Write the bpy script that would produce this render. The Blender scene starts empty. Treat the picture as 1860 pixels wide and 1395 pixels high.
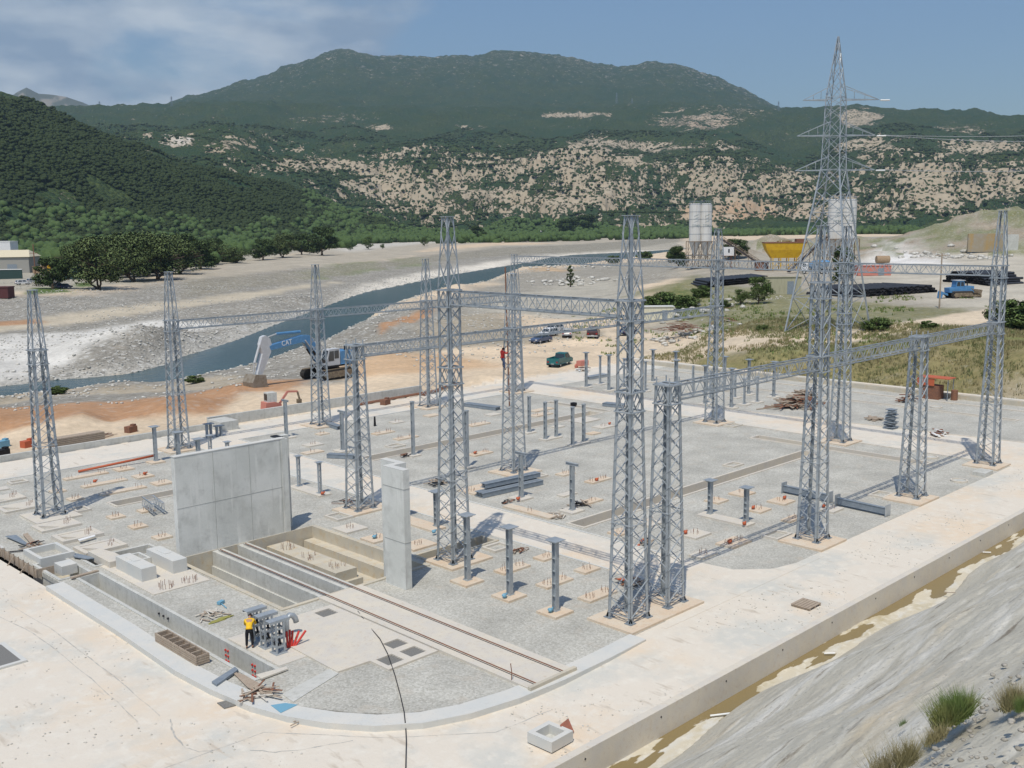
import bpy, math, random
import numpy as np
from mathutils import Vector, Matrix
from mathutils.geometry import tessellate_polygon
R = random.Random(7)
rad = math.radians
SC = bpy.context.scene
COL = SC.collection

# ------------------------------------------------------------------ camera
PITCH, ROLL, YAW, FPX, CAMH = 0.15404, -0.01064, 0.77844, 1885.14, 19.5
def cam_axes():
    fwd = Vector((math.sin(YAW)*math.cos(PITCH), math.cos(YAW)*math.cos(PITCH), -math.sin(PITCH)))
    right = Vector((math.cos(YAW), -math.sin(YAW), 0)); up = right.cross(fwd)
    r2 = right*math.cos(ROLL) + up*math.sin(ROLL); u2 = up*math.cos(ROLL) - right*math.sin(ROLL)
    return r2, u2, fwd
RI, UP, FW = cam_axes()
cd = bpy.data.cameras.new('camera'); cam = bpy.data.objects.new('camera', cd); COL.objects.link(cam)
cam.matrix_world = Matrix(((RI.x, UP.x, -FW.x, 0), (RI.y, UP.y, -FW.y, 0), (RI.z, UP.z, -FW.z, CAMH), (0, 0, 0, 1)))
cd.sensor_width = 36; cd.lens = 36*FPX/1860; cd.clip_end = 60000; cd.clip_start = 0.1
SC.camera = cam
# survey helpers: metres on the site grid from a bearing read off the photograph
def G(px, py, z=0.0):
    d = FW + RI*((px-930)/FPX) - UP*((py-697.5)/FPX); t = (z-CAMH)/d.z
    return Vector((d.x*t, d.y*t, z))
def bearing(px, py, D):
    d = FW + RI*((px-930)/FPX) - UP*((py-697.5)/FPX); t = D/math.hypot(d.x, d.y)
    return Vector((d.x*t, d.y*t, CAMH+d.z*t))

# ------------------------------------------------------------------ light, sky
SUN_AZ, SUN_EL = 238.7, 63.0      # clockwise from +Y
world = bpy.data.worlds.new("World"); SC.world = world; world.use_nodes = True
nt = world.node_tree; nt.nodes.clear()
def N(t, kind, **kw):
    n = t.nodes.new(kind)
    for k, v in kw.items():
        if k.startswith('i_'):
            k = k[2:]; n.inputs[int(k) if k.isdigit() else k.replace('_', ' ')].default_value = v
        else: setattr(n, k, v)
    return n
out = N(nt, 'ShaderNodeOutputWorld'); bg = N(nt, 'ShaderNodeBackground', i_Strength=0.095)
sky = N(nt, 'ShaderNodeTexSky', sky_type='NISHITA', sun_disc=False, sun_elevation=rad(SUN_EL), sun_rotation=rad(SUN_AZ))
sky.air_density = 1.2; sky.dust_density = 1.6; sky.ozone_density = 1.0; sky.altitude = 100
tc = N(nt, 'ShaderNodeTexCoord'); sep = N(nt, 'ShaderNodeSeparateXYZ'); nt.links.new(tc.outputs['Generated'], sep.inputs[0])
mp = N(nt, 'ShaderNodeMapping'); mp.inputs['Scale'].default_value = (1, 1, 2.6); nt.links.new(tc.outputs['Generated'], mp.inputs[0])
n1 = N(nt, 'ShaderNodeTexNoise', i_Scale=5.5, i_Detail=9.0, i_Roughness=0.56, i_Distortion=0.25); nt.links.new(mp.outputs[0], n1.inputs['Vector'])
n2 = N(nt, 'ShaderNodeTexNoise', i_Scale=2.2, i_Detail=3.0); nt.links.new(mp.outputs[0], n2.inputs['Vector'])
# clouds stand over the left (north) part of the sky: direction dot
dotn = N(nt, 'ShaderNodeVectorMath', operation='DOT_PRODUCT'); nt.links.new(tc.outputs['Generated'], dotn.inputs[0])
dotn.inputs[1].default_value = (math.sin(rad(26)), math.cos(rad(26)), 0.12)
gate = N(nt, 'ShaderNodeMapRange', interpolation_type='SMOOTHSTEP'); gate.inputs[1].default_value = 0.955; gate.inputs[2].default_value = 0.998
nt.links.new(dotn.outputs['Value'], gate.inputs[0])
ad = N(nt, 'ShaderNodeMath', operation='ADD'); nt.links.new(n1.outputs[0], ad.inputs[0])
m2 = N(nt, 'ShaderNodeMath', operation='MULTIPLY', i_1=0.45); nt.links.new(n2.outputs[0], m2.inputs[0]); nt.links.new(m2.outputs[0], ad.inputs[1])
g2 = N(nt, 'ShaderNodeMath', operation='MULTIPLY_ADD', i_1=0.42, i_2=-0.22); nt.links.new(gate.outputs[0], g2.inputs[0])
ad2 = N(nt, 'ShaderNodeMath', operation='ADD'); nt.links.new(ad.outputs[0], ad2.inputs[0]); nt.links.new(g2.outputs[0], ad2.inputs[1])
cm = N(nt, 'ShaderNodeMapRange', interpolation_type='SMOOTHSTEP'); cm.inputs[1].default_value = 0.70; cm.inputs[2].default_value = 0.92; cm.inputs[4].default_value = 0.92
nt.links.new(ad2.outputs[0], cm.inputs[0])
n3 = N(nt, 'ShaderNodeTexNoise', i_Scale=7.0, i_Detail=6.0); nt.links.new(mp.outputs[0], n3.inputs['Vector'])
cr = N(nt, 'ShaderNodeMapRange'); cr.inputs[1].default_value = 0.42; cr.inputs[2].default_value = 0.62; nt.links.new(n3.outputs[0], cr.inputs[0])
cmix = N(nt, 'ShaderNodeMix', data_type='RGBA'); cmix.inputs[6].default_value = (3.0, 4.0, 5.4, 1); cmix.inputs[7].default_value = (6.6, 7.3, 8.0, 1)
nt.links.new(cr.outputs[0], cmix.inputs[0])
tint = N(nt, 'ShaderNodeMix', data_type='RGBA', blend_type='MULTIPLY'); tint.inputs[0].default_value = 1; tint.inputs[7].default_value = (0.78, 0.93, 1.12, 1)
nt.links.new(sky.outputs[0], tint.inputs[6])
smix = N(nt, 'ShaderNodeMix', data_type='RGBA'); nt.links.new(cm.outputs[0], smix.inputs[0]); nt.links.new(tint.outputs[2], smix.inputs[6]); nt.links.new(cmix.outputs[2], smix.inputs[7])
nt.links.new(smix.outputs[2], bg.inputs[0]); nt.links.new(bg.outputs[0], out.inputs[0])
sd = bpy.data.lights.new('sun', 'SUN'); sd.energy = 3.6; sd.angle = rad(0.55); sd.color = (1.0, 0.93, 0.81)
sun = bpy.data.objects.new('sun', sd); COL.objects.link(sun)
sv = Vector((math.sin(rad(SUN_AZ))*math.cos(rad(SUN_EL)), math.cos(rad(SUN_AZ))*math.cos(rad(SUN_EL)), math.sin(rad(SUN_EL))))
sun.rotation_euler = sv.to_track_quat('Z', 'Y').to_euler(); sun.location = (0, 0, 300)
SC.view_settings.view_transform = 'Standard'; SC.view_settings.look = 'None'; SC.view_settings.gamma = 1; SC.view_settings.exposure = 0.0
SC.cycles.max_bounces = 5; SC.cycles.volume_bounces = 0

# ------------------------------------------------------------------ materials
def mat(name, col, rough=0.8, metal=0.0, n=None, bump=0.0, bscale=20.0, world_co=False, spec=0.3, extra=None):
    """n: list of (scale, colour, low, high) noise overlays on the base colour"""
    m = bpy.data.materials.new(name); m.use_nodes = True; t = m.node_tree; b = t.nodes['Principled BSDF']
    b.inputs['Roughness'].default_value = rough; b.inputs['Metallic'].default_value = metal; b.inputs['Specular IOR Level'].default_value = spec
    if world_co: co = N(t, 'ShaderNodeNewGeometry').outputs['Position']
    else: co = N(t, 'ShaderNodeTexCoord').outputs['Object']
    cur = None
    if extra == 'attr':
        a = N(t, 'ShaderNodeAttribute', attribute_name='albedo'); cur = a.outputs['Color']
    for item in (n or []):
        sc, c, lo, hi = item[:4]; det = item[4] if len(item) > 4 else 5.0; stretch = item[5] if len(item) > 5 else None
        src = co
        if stretch:
            mpn = N(t, 'ShaderNodeMapping'); mpn.inputs['Scale'].default_value = stretch; t.links.new(co, mpn.inputs[0]); src = mpn.outputs[0]
        nz = N(t, 'ShaderNodeTexNoise', i_Scale=sc, i_Detail=det, i_Roughness=0.6); t.links.new(src, nz.inputs['Vector'])
        mr = N(t, 'ShaderNodeMapRange'); mr.inputs[1].default_value = lo; mr.inputs[2].default_value = hi; t.links.new(nz.outputs[0], mr.inputs[0])
        mx = N(t, 'ShaderNodeMix', data_type='RGBA')
        if cur is None: mx.inputs[6].default_value = (*col, 1)
        else: t.links.new(cur, mx.inputs[6])
        mx.inputs[7].default_value = (*c, 1); t.links.new(mr.outputs[0], mx.inputs[0]); cur = mx.outputs[2]
    if cur is None: b.inputs['Base Color'].default_value = (*col, 1)
    else: t.links.new(cur, b.inputs['Base Color'])
    if bump:
        nz = N(t, 'ShaderNodeTexNoise', i_Scale=bscale, i_Detail=6.0); t.links.new(co, nz.inputs['Vector'])
        bp = N(t, 'ShaderNodeBump', i_Strength=1.0, i_Distance=bump); t.links.new(nz.outputs[0], bp.inputs['Height']); t.links.new(bp.outputs[0], b.inputs['Normal'])
    return m
M = {}
M['steel'] = mat('galvanised_steel', (0.35, 0.39, 0.42), 0.45, 0.3, [(0.7, (0.47, 0.50, 0.52), 0.42, 0.65), (3, (0.27, 0.31, 0.34), 0.5, 0.8), (25, (0.25, 0.29, 0.32), 0.55, 0.9)], spec=0.45)
M['steel_dark'] = mat('dull_grey_steel', (0.22, 0.26, 0.30), 0.6, 0.2, [(4, (0.3, 0.34, 0.38), 0.4, 0.75)], spec=0.35)
M['conc'] = mat('cast_concrete', (0.50, 0.50, 0.465), 0.9, 0, [(0.5, (0.58, 0.58, 0.545), 0.4, 0.65), (3.2, (0.39, 0.39, 0.36), 0.5, 0.8), (0.9, (0.36, 0.355, 0.31), 0.55, 0.85, 8.0, (3, 3, 0.35)), (26, (0.2, 0.2, 0.18), 0.62, 0.78)], bump=0.01, bscale=9, world_co=True)
M['conc_warm'] = mat('stained_concrete', (0.55, 0.50, 0.40), 0.9, 0, [(0.8, (0.46, 0.43, 0.36), 0.4, 0.7), (2.2, (0.50, 0.38, 0.22), 0.52, 0.8), (1.2, (0.46, 0.44, 0.4), 0.55, 0.75, 5, (2, 2, .4))], bump=0.01, bscale=12, world_co=True)
M['pad'] = mat('footing_concrete', (0.62, 0.49, 0.36), 0.9, 0, [(1.1, (0.62, 0.55, 0.45), 0.35, 0.65), (5, (0.47, 0.35, 0.24), 0.55, 0.85)], bump=0.006, bscale=20, world_co=True)
M['pad_pale'] = mat('pale_footing_concrete', (0.62, 0.57, 0.48), 0.9, 0, [(1.1, (0.56, 0.53, 0.48), 0.35, 0.65), (5, (0.5, 0.42, 0.33), 0.55, 0.85)], bump=0.006, bscale=20, world_co=True)
M['road'] = mat('dusty_concrete_road', (0.66, 0.605, 0.52), 0.92, 0, [(0.22, (0.56, 0.55, 0.50), 0.48, 0.60, 7), (0.13, (0.68, 0.57, 0.44), 0.50, 0.66, 7), (1.6, (0.70, 0.66, 0.58), 0.5, 0.75, 8), (5, (0.50, 0.455, 0.38), 0.60, 0.85, 8), (0.9, (0.52, 0.46, 0.38), 0.60, 0.70, 9, (2.2, .5, 1)), (18, (0.40, 0.36, 0.31), 0.70, 0.78)], bump=0.01, bscale=6, world_co=True)
M['kerb'] = mat('pale_kerb_concrete', (0.55, 0.56, 0.54), 0.9, 0, [(0.7, (0.62, 0.60, 0.55), 0.4, 0.7), (6, (0.44, 0.44, 0.42), 0.6, 0.85)], bump=0.006, bscale=14, world_co=True)
M['water'] = mat('river_water', (0.014, 0.05, 0.06), 0.2, 0, [(0.02, (0.025, 0.07, 0.075), 0.4, 0.7), (0.25, (0.05, 0.11, 0.12), 0.58, 0.75, 8, (.3, 1, 1))], bump=0.14, bscale=0.8, world_co=True, spec=0.5)
M['puddle'] = mat('muddy_puddle', (0.26, 0.19, 0.08), 0.12, 0, [(0.6, (0.33, 0.26, 0.13), 0.4, 0.7)], world_co=True, spec=0.5)
M['wood'] = mat('weathered_timber', (0.36, 0.29, 0.225), 0.85, 0, [(4, (0.42, 0.35, 0.27), 0.4, 0.7), (14, (0.17, 0.12, 0.09), 0.55, 0.8)])
M['rust'] = mat('rusty_steel', (0.19, 0.10, 0.07), 0.85, 0.1, [(6, (0.30, 0.14, 0.08), 0.4, 0.7)])
M['black'] = mat('black_plastic', (0.014, 0.014, 0.016), 0.55)
M['pipe'] = mat('black_plastic_pipe', (0.028, 0.029, 0.033), 0.45, 0, [(0.6, (0.05, 0.05, 0.055), 0.4, 0.7)])
M['rubber'] = mat('dusty_rubber', (0.035, 0.033, 0.03), 0.9)
M['glass'] = mat('dark_glass', (0.03, 0.04, 0.05), 0.08, 0, spec=0.7)
M['orange'] = mat('orange_plastic', (0.48, 0.12, 0.055), 0.6)
M['redpipe'] = mat('red_plastic_duct', (0.55, 0.05, 0.04), 0.5)
M['blueplas'] = mat('blue_plastic', (0.17, 0.36, 0.48), 0.55)
M['white'] = mat('white_plastic', (0.78, 0.78, 0.76), 0.5)
M['wire'] = mat('dark_cable', (0.03, 0.03, 0.035), 0.6)
M['grate'] = mat('steel_grating', (0.17, 0.17, 0.16), 0.7, 0.2, [(30, (0.26, 0.25, 0.23), 0.4, 0.6)], world_co=True)
def gravel_mat(name, base, dark, light, s=9.0, bump=0.05):
    m = bpy.data.materials.new(name); m.use_nodes = True; t = m.node_tree; b = t.nodes['Principled BSDF']
    b.inputs['Roughness'].default_value = 0.95; b.inputs['Specular IOR Level'].default_value = 0.2
    co = N(t, 'ShaderNodeNewGeometry').outputs['Position']
    v = N(t, 'ShaderNodeTexVoronoi', i_Scale=s); t.links.new(co, v.inputs['Vector'])
    wn = N(t, 'ShaderNodeSeparateColor'); t.links.new(v.outputs['Color'], wn.inputs[0])
    r = N(t, 'ShaderNodeValToRGB'); r.color_ramp.elements[0].color = (*dark, 1); r.color_ramp.elements[1].color = (*light, 1)
    e = r.color_ramp.elements.new(0.5); e.color = (*base, 1); t.links.new(wn.outputs[0], r.inputs[0])
    nz = N(t, 'ShaderNodeTexNoise', i_Scale=0.35, i_Detail=6.0); t.links.new(co, nz.inputs['Vector'])
    mr = N(t, 'ShaderNodeMapRange'); mr.inputs[1].default_value = 0.3; mr.inputs[2].default_value = 0.7; mr.inputs[3].default_value = 0.84; mr.inputs[4].default_value = 1.14
    t.links.new(nz.outputs[0], mr.inputs[0])
    mx = N(t, 'ShaderNodeMix', data_type='RGBA', blend_type='MULTIPLY'); mx.inputs[0].default_value = 1
    t.links.new(r.outputs[0], mx.inputs[6]); t.links.new(mr.outputs[0], mx.inputs[7]); 
    nz2 = N(t, 'ShaderNodeTexNoise', i_Scale=0.9, i_Detail=8.0); t.links.new(co, nz2.inputs['Vector'])
    mr2 = N(t, 'ShaderNodeMapRange'); mr2.inputs[1].default_value = 0.56; mr2.inputs[2].default_value = 0.74; mr2.inputs[4].default_value = 0.55; t.links.new(nz2.outputs[0], mr2.inputs[0])
    mx2 = N(t, 'ShaderNodeMix', data_type='RGBA'); t.links.new(mr2.outputs[0], mx2.inputs[0]); t.links.new(mx.outputs[2], mx2.inputs[6]); mx2.inputs[7].default_value = (0.46, 0.41, 0.34, 1)
    t.links.new(mx2.outputs[2], b.inputs['Base Color'])
    bp = N(t, 'ShaderNodeBump', i_Strength=1.0, i_Distance=bump); t.links.new(v.outputs['Distance'], bp.inputs['Height']); bp.invert = True
    t.links.new(bp.outputs[0], b.inputs['Normal'])
    return m
M['gravel'] = gravel_mat('crushed_stone', (0.44, 0.43, 0.385), (0.36, 0.35, 0.31), (0.52, 0.51, 0.465), 12.0, 0.014)

# ------------------------------------------------------------------ mesh builder
class MB:
    def __init__(s): s.v = []; s.f = []
    def add(s, vs, fs):
        k = len(s.v); s.v += [tuple(p) for p in vs]; s.f += [tuple(i+k for i in f) for f in fs]; return s
    def box(s, x, y, z, sx, sy, sz, rz=0.0, mtx=None):
        """centre x,y ; z = bottom"""
        c, n = math.cos(rz), math.sin(rz); vs = []
        for dz in (0, sz):
            for a, b in ((-.5, -.5), (.5, -.5), (.5, .5), (-.5, .5)):
                u, w = a*sx, b*sy; vs.append(Vector((x+u*c-w*n, y+u*n+w*c, z+dz)))
        if mtx: vs = [mtx @ p for p in vs]
        return s.add(vs, [(0, 3, 2, 1), (4, 5, 6, 7), (0, 1, 5, 4), (1, 2, 6, 5), (2, 3, 7, 6), (3, 0, 4, 7)])
    def bar(s, p, q, w, h=None, upv=None):
        p, q = Vector(p), Vector(q); h = h or w; d = (q-p)
        if d.length < 1e-6: return s
        d.normalize(); u = Vector(upv) if upv else (Vector((0, 0, 1)) if abs(d.z) < 0.95 else Vector((1, 0, 0)))
        a = d.cross(u).normalized(); b = a.cross(d).normalized(); vs = []
        for e in (p, q):
            for i, j in ((-.5, -.5), (.5, -.5), (.5, .5), (-.5, .5)): vs.append(e+a*(i*w)+b*(j*h))
        return s.add(vs, [(0, 1, 2, 3), (7, 6, 5, 4), (0, 4, 5, 1), (1, 5, 6, 2), (2, 6, 7, 3), (3, 7, 4, 0)])
    def angle(s, p, q, w, t, n1, n2):
        """L profile: two legs lying along directions n1 and n2 from the corner line"""
        p, q, n1, n2 = Vector(p), Vector(q), Vector(n1), Vector(n2)
        for a, b in ((n1, n2), (n2, n1)):
            vs = []
            for e in (p, q):
                for i, j in ((0, 0), (w, 0), (w, t), (0, t)): vs.append(e+a*i+b*j)
            s.add(vs, [(0, 1, 2, 3), (7, 6, 5, 4), (0, 4, 5, 1), (1, 5, 6, 2), (2, 6, 7, 3), (3, 7, 4, 0)])
        return s
    def tube(s, pts, r, n=8, r2=None, caps=True):
        pts = [Vector(p) for p in pts]; k = len(pts); rings = []
        for i, p in enumerate(pts):
            d = (pts[min(i+1, k-1)]-pts[max(i-1, 0)]).normalized()
            u = Vector((0, 0, 1)) if abs(d.z) < 0.9 else Vector((1, 0, 0))
            a = d.cross(u).normalized(); b = a.cross(d).normalized()
            rr = r if r2 is None else r+(r2-r)*i/(k-1)
            if isinstance(r, (list, tuple)): rr = r[i]
            rings.append([p+a*(math.cos(2*math.pi*j/n)*rr)+b*(math.sin(2*math.pi*j/n)*rr) for j in range(n)])
        vs = [p for g in rings for p in g]; fs = []
        for i in range(k-1):
            for j in range(n):
                j2 = (j+1) % n; fs.append((i*n+j, i*n+j2, (i+1)*n+j2, (i+1)*n+j))
        if caps: fs.append(tuple(range(n))[::-1]); fs.append(tuple((k-1)*n+j for j in range(n)))
        return s.add(vs, fs)
    def hollow(s, p, q, r, ri, n=12):
        p, q = Vector(p), Vector(q); d = (q-p).normalized(); u = Vector((0, 0, 1)) if abs(d.z) < 0.9 else Vector((1, 0, 0))
        a = d.cross(u).normalized(); b = a.cross(d).normalized(); vs = []
        for e, rr in ((p, r), (q, r), (q, ri), (p, ri)):
            vs += [e+a*(math.cos(2*math.pi*j/n)*rr)+b*(math.sin(2*math.pi*j/n)*rr) for j in range(n)]
        fs = []
        for g in range(4):
            h = (g+1) % 4
            for j in range(n):
                j2 = (j+1) % n; fs.append((g*n+j, g*n+j2, h*n+j2, h*n+j))
        return s.add(vs, fs)
    def prism(s, loops, z0, z1, bottom=False, sides=True):
        """loops: outer [+ holes] of (x,y); top cap at z1 and side walls"""
        if not isinstance(loops[0][0], (list, tuple)): loops = [loops]
        L3 = [[Vector((p[0], p[1], 0)) for p in lp] for lp in loops]; flat = [p for lp in L3 for p in lp]
        tris = tessellate_polygon(L3); k = len(flat)
        def ccw(t):
            a, b, c = (flat[i] for i in t); return t if (b-a).cross(c-a).z > 0 else (t[0], t[2], t[1])
        tris = [ccw(t) for t in tris]
        s.add([(p.x, p.y, z1) for p in flat], tris)
        if bottom: s.add([(p.x, p.y, z0) for p in flat], [t[::-1] for t in tris])
        if sides:
            for lp in L3:
                m_ = len(lp)
                for i in range(m_):
                    a, b = lp[i], lp[(i+1) % m_]
                    s.add([(a.x, a.y, z0), (b.x, b.y, z0), (b.x, b.y, z1), (a.x, a.y, z1)], [(0, 1, 2, 3)])
        return s
    def extr(s, prof, axis, a, b, origin=(0, 0, 0), mtx=None):
        """profile of 2D points extruded along axis 'x' (profile y,z) or 'y' (profile x,z) from a to b"""
        n = len(prof); vs = []
        for e in (a, b):
            for u, w in prof:
                p = Vector((e, u, w)) if axis == 'x' else Vector((u, e, w)); p = p+Vector(origin)
                vs.append(mtx @ p if mtx else p)
        fs = [(i, (i+1) % n, n+(i+1) % n, n+i) for i in range(n)]
        tr = tessellate_polygon([[Vector((u, w, 0)) for u, w in prof]])
        fs += [tuple(t) for t in tr]+[tuple(i+n for i in t[::-1]) for t in tr]
        return s.add(vs, fs)
    def blob(s, c, rx, ry, rz, seed=0, rough=0.15, seg=8, rings=6):
        q = random.Random(seed); vs = [(c[0], c[1], c[2]-rz)]; 
        for i in range(1, rings):
            th = math.pi*i/rings
            for j in range(seg):
                ph = 2*math.pi*j/seg; k = 1+q.uniform(-rough, rough)
                vs.append((c[0]+rx*k*math.sin(th)*math.cos(ph), c[1]+ry*k*math.sin(th)*math.sin(ph), c[2]-rz*k*math.cos(th)))
        vs.append((c[0], c[1], c[2]+rz)); fs = []; L = len(vs)-1
        for j in range(seg):
            j2 = (j+1) % seg; fs.append((0, 1+j2, 1+j)); o = 1+(rings-2)*seg; fs.append((L, o+j, o+j2))
            for i in range(rings-2): fs.append((1+i*seg+j, 1+i*seg+j2, 1+(i+1)*seg+j2, 1+(i+1)*seg+j))
        return s.add(vs, fs)
    def mesh(s, name):
        me = bpy.data.meshes.new(name); me.from_pydata(s.v, [], s.f); return me
    def build(s, name, m, parent=None, smooth=False, loc=None):
        me = s.mesh(name)
        if smooth: me.polygons.foreach_set('use_smooth', [True]*len(me.polygons))
        me.materials.append(M[m] if isinstance(m, str) else m)
        o = bpy.data.objects.new(name, me); COL.objects.link(o)
        if parent: o.parent = parent
        if loc: o.location = loc
        return o
def tag(o, label=None, cat=None, group=None, kind=None):
    if label: o['label'] = ' '.join(label.split()[:16])
    if cat: o['category'] = cat
    if group: o['group'] = group
    if kind: o['kind'] = kind
    return o
def thing(name, label, cat, loc=(0, 0, 0), rz=0.0, group=None):
    o = bpy.data.objects.new(name, None); COL.objects.link(o); o.location = loc; o.rotation_euler = (0, 0, rz); o.empty_display_size = .2
    return tag(o, label, cat, group)
def struct(o): o['kind'] = 'structure'; return o
KIDS = {}
def dup(root, loc, rz=0.0, label=None, group=None, scale=None):
    r = root.copy(); COL.objects.link(r); r.location = loc; r.rotation_euler = (0, 0, rz)
    if scale: r.scale = scale if isinstance(scale, tuple) else (scale,)*3
    if label: r['label'] = label
    if group: r['group'] = group
    if root.name not in KIDS:
        allo = list(bpy.data.objects); KIDS[root.name] = [(c, [g for g in allo if g.parent == c]) for c in allo if c.parent == root]
    for c, gs in KIDS[root.name]:
        d = c.copy(); COL.objects.link(d); d.parent = r
        for g in gs: e = g.copy(); COL.objects.link(e); e.parent = d
    return r
ORD = ['first', 'second', 'third', 'fourth', 'fifth', 'sixth', 'seventh', 'eighth', 'ninth', 'tenth', 'eleventh', 'twelfth']
# ------------------------------------------------------------------ terrain: one sheet to the horizon
def vnoise(x, y, seed):
    xi = np.floor(x).astype(np.int64); yi = np.floor(y).astype(np.int64); fx = x-xi; fy = y-yi
    def h(a, b):
        n = (a*374761393+b*668265263+seed*982451653) & 0x7fffffff; n = ((n ^ (n >> 13))*1274126177) & 0x7fffffff
        return ((n ^ (n >> 16)) & 0xffff)/65535.0
    fx = fx*fx*(3-2*fx); fy = fy*fy*(3-2*fy)
    return (h(xi, yi)*(1-fx)+h(xi+1, yi)*fx)*(1-fy)+(h(xi, yi+1)*(1-fx)+h(xi+1, yi+1)*fx)*fy
def fbm(x, y, seed, octv=5, ridged=False):
    s = np.zeros_like(x); a = 1.0; t = 0
    for o in range(octv):
        n = vnoise(x, y, seed+o)
        if ridged: n = 1-np.abs(2*n-1)
        s += n*a; t += a; a *= 0.5; x = x*2.03+17.1; y = y*2.03-5.3
    return s/t
def sstep(a, b, x): t = np.clip((x-a)/(b-a), 0, 1); return t*t*(3-2*t)
def azr(p): return math.atan2(p[0], p[1]), math.log(math.hypot(p[0], p[1]))
CT = [(0,795,0),(200,765,0),(420,730,0),(620,700,0),(860,655,0),(1000,650,0),(1100,640,.1),(960,600,0),(1060,600,0),(1180,600,.3),(1240,640,.5),
(0,757,1.0),(150,748,1.3),(300,735,1.1),(430,705,.9),(600,685,0),(520,700,.2),
(0,735,-2.2),(130,722,-2.2),(300,708,-1.8),(400,690,-1.6),(0,724,-3.6),(130,710,-3.6),(300,697,-3.6),(400,680,-3.2),(470,664,-3),
(450,690,0),(650,640,-.6),(750,610,0),(700,600,-.3),(740,575,-1),(850,540,-1),(860,580,-.5),(950,520,-1.5),(1000,500,-2.5),(1060,490,-3.2),(1100,488,-3.0),(1150,482,-2.6),(1200,476,-2.2),(1080,520,-1),(1100,560,0),(1150,505,0),(1200,492,.6),(1240,482,2),
(0,690,-3),(200,660,-2.5),(400,610,-2.5),(560,560,-2.5),(700,515,-2.5),(860,480,-2.5),(1000,462,-2.8),(1170,453,-3),
(0,640,-2.5),(200,600,-2.5),(0,560,-1.5),(250,545,-1.5),(500,520,-2),(700,490,-2),
(0,535,0),(150,535,0),(330,500,.5),(530,485,.5),(620,478,.5),(753,463,.5),(903,447,.5),(1120,437,0),(1240,432,0),
(330,545,-2.2),(540,515,-2.5),(640,498,-2.5),(765,482,-2.5),(960,465,-2.5),(1170,451,-2.5),
(0,500,0),(200,500,0),(450,465,0),(700,440,0),(900,435,0),(1100,430,0),(1240,425,0),(0,460,0),(300,455,0),
(1160,530,2),(1250,540,3.5),(1300,600,2.5),(1240,590,1),(1400,560,4),(1400,500,4),(1300,480,4),(1250,480,3.5),(1500,560,4),(1500,600,3.5),(1600,520,4),(1700,560,4),(1700,600,4),
(1850,560,4),(1850,600,4),(1800,500,4.5),(1600,480,4),(1400,460,4),(1350,660,2),(1500,650,3),(1700,635,4.0),(1860,640,4.3),
(1300,690,0),(1547,700,0),(1700,722,0),(1860,742,0),(1640,478,4.5),(1860,470,5),(1500,440,4),(1300,440,3),(1400,425,3),(1600,425,4)]
cp = []; cz = []
for px, py, z in CT:
    a, l = azr(G(px, py, z)); cp.append((a*3.0, l)); cz.append(z)
for px in (0, 400, 900, 1300, 1860):      # flat floor far off
    p = bearing(px, 420, 1300); a, l = azr(p); cp.append((a*3, l)); cz.append(0.0)
cp = np.array(cp); cz = np.array(cz)
def kern(d): return d
K = np.sqrt(((cp[:, None]-cp[None])**2).sum(-1)); nC = len(cz)
A = np.zeros((nC+3, nC+3)); A[:nC, :nC] = -kern(K)-0.0*np.eye(nC); A[:nC, nC] = 1; A[:nC, nC+1:] = cp; A[nC:, :nC] = A[:nC, nC:].T
W_ = np.linalg.solve(A+1e-9*np.eye(nC+3), np.concatenate([cz, [0, 0, 0]]))
def rbf(az, lr):
    q = np.stack([az*3.0, lr], -1).reshape(-1, 2); o = np.empty(len(q))
    for i in range(0, len(q), 50000):
        d = np.sqrt(((q[i:i+50000, None]-cp[None])**2).sum(-1)); o[i:i+50000] = -d@W_[:nC]+W_[nC]+q[i:i+50000]@W_[nC+1:]
    return o.reshape(az.shape)
RIV_N = [(-400,790),(-60,727),(0,720),(60,712),(130,705),(210,699),(300,692),(385,676),(450,664),(500,648),(560,636),(600,612),(628,602),(651,590),(686,566),(729,545),(762,536),(785,534),(815,524),(850,516),(872,515),(912,499),(950,484),(1000,484),(1060,479),(1103,472),(1160,466),(1217,461),(1262,458)]
RIV_F = [(1262,449),(1236,452),(1169,457),(1040,463),(1000,468),(960,477),(921,483),(867,492),(811,501),(723,520),(670,530),(640,539),(610,550),(520,583),(433,617),(383,633),(333,648),(300,663),(233,680),(150,687),(83,693),(40,698),(0,703),(-60,708),(-400,760)]
RIV = [G(x, y, -4.0) for x, y in RIV_N+RIV_F]
def inpoly(X, Y, poly):
    c = np.zeros(X.shape, bool); n = len(poly)
    for i in range(n):
        x0, y0 = poly[i][0], poly[i][1]; x1, y1 = poly[(i+1) % n][0], poly[(i+1) % n][1]
        if y0 == y1: continue
        m_ = ((y0 > Y) != (y1 > Y)) & (X < (x1-x0)*(Y-y0)/(y1-y0)+x0); c ^= m_
    return c
def pdist(X, Y, poly, closed=True):
    d = np.full(X.shape, 1e9); n = len(poly)
    for i in range(n if closed else n-1):
        x0, y0 = poly[i][0], poly[i][1]; x1, y1 = poly[(i+1) % n][0], poly[(i+1) % n][1]
        vx, vy = x1-x0, y1-y0; L = vx*vx+vy*vy+1e-9; t = np.clip(((X-x0)*vx+(Y-y0)*vy)/L, 0, 1)
        d = np.minimum(d, np.hypot(X-x0-t*vx, Y-y0-t*vy))
    return d
def prof(pts): 
    xs = [p[0] for p in pts]; ys = [p[1] for p in pts]
    return lambda q: np.interp(q, xs, ys)
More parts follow.
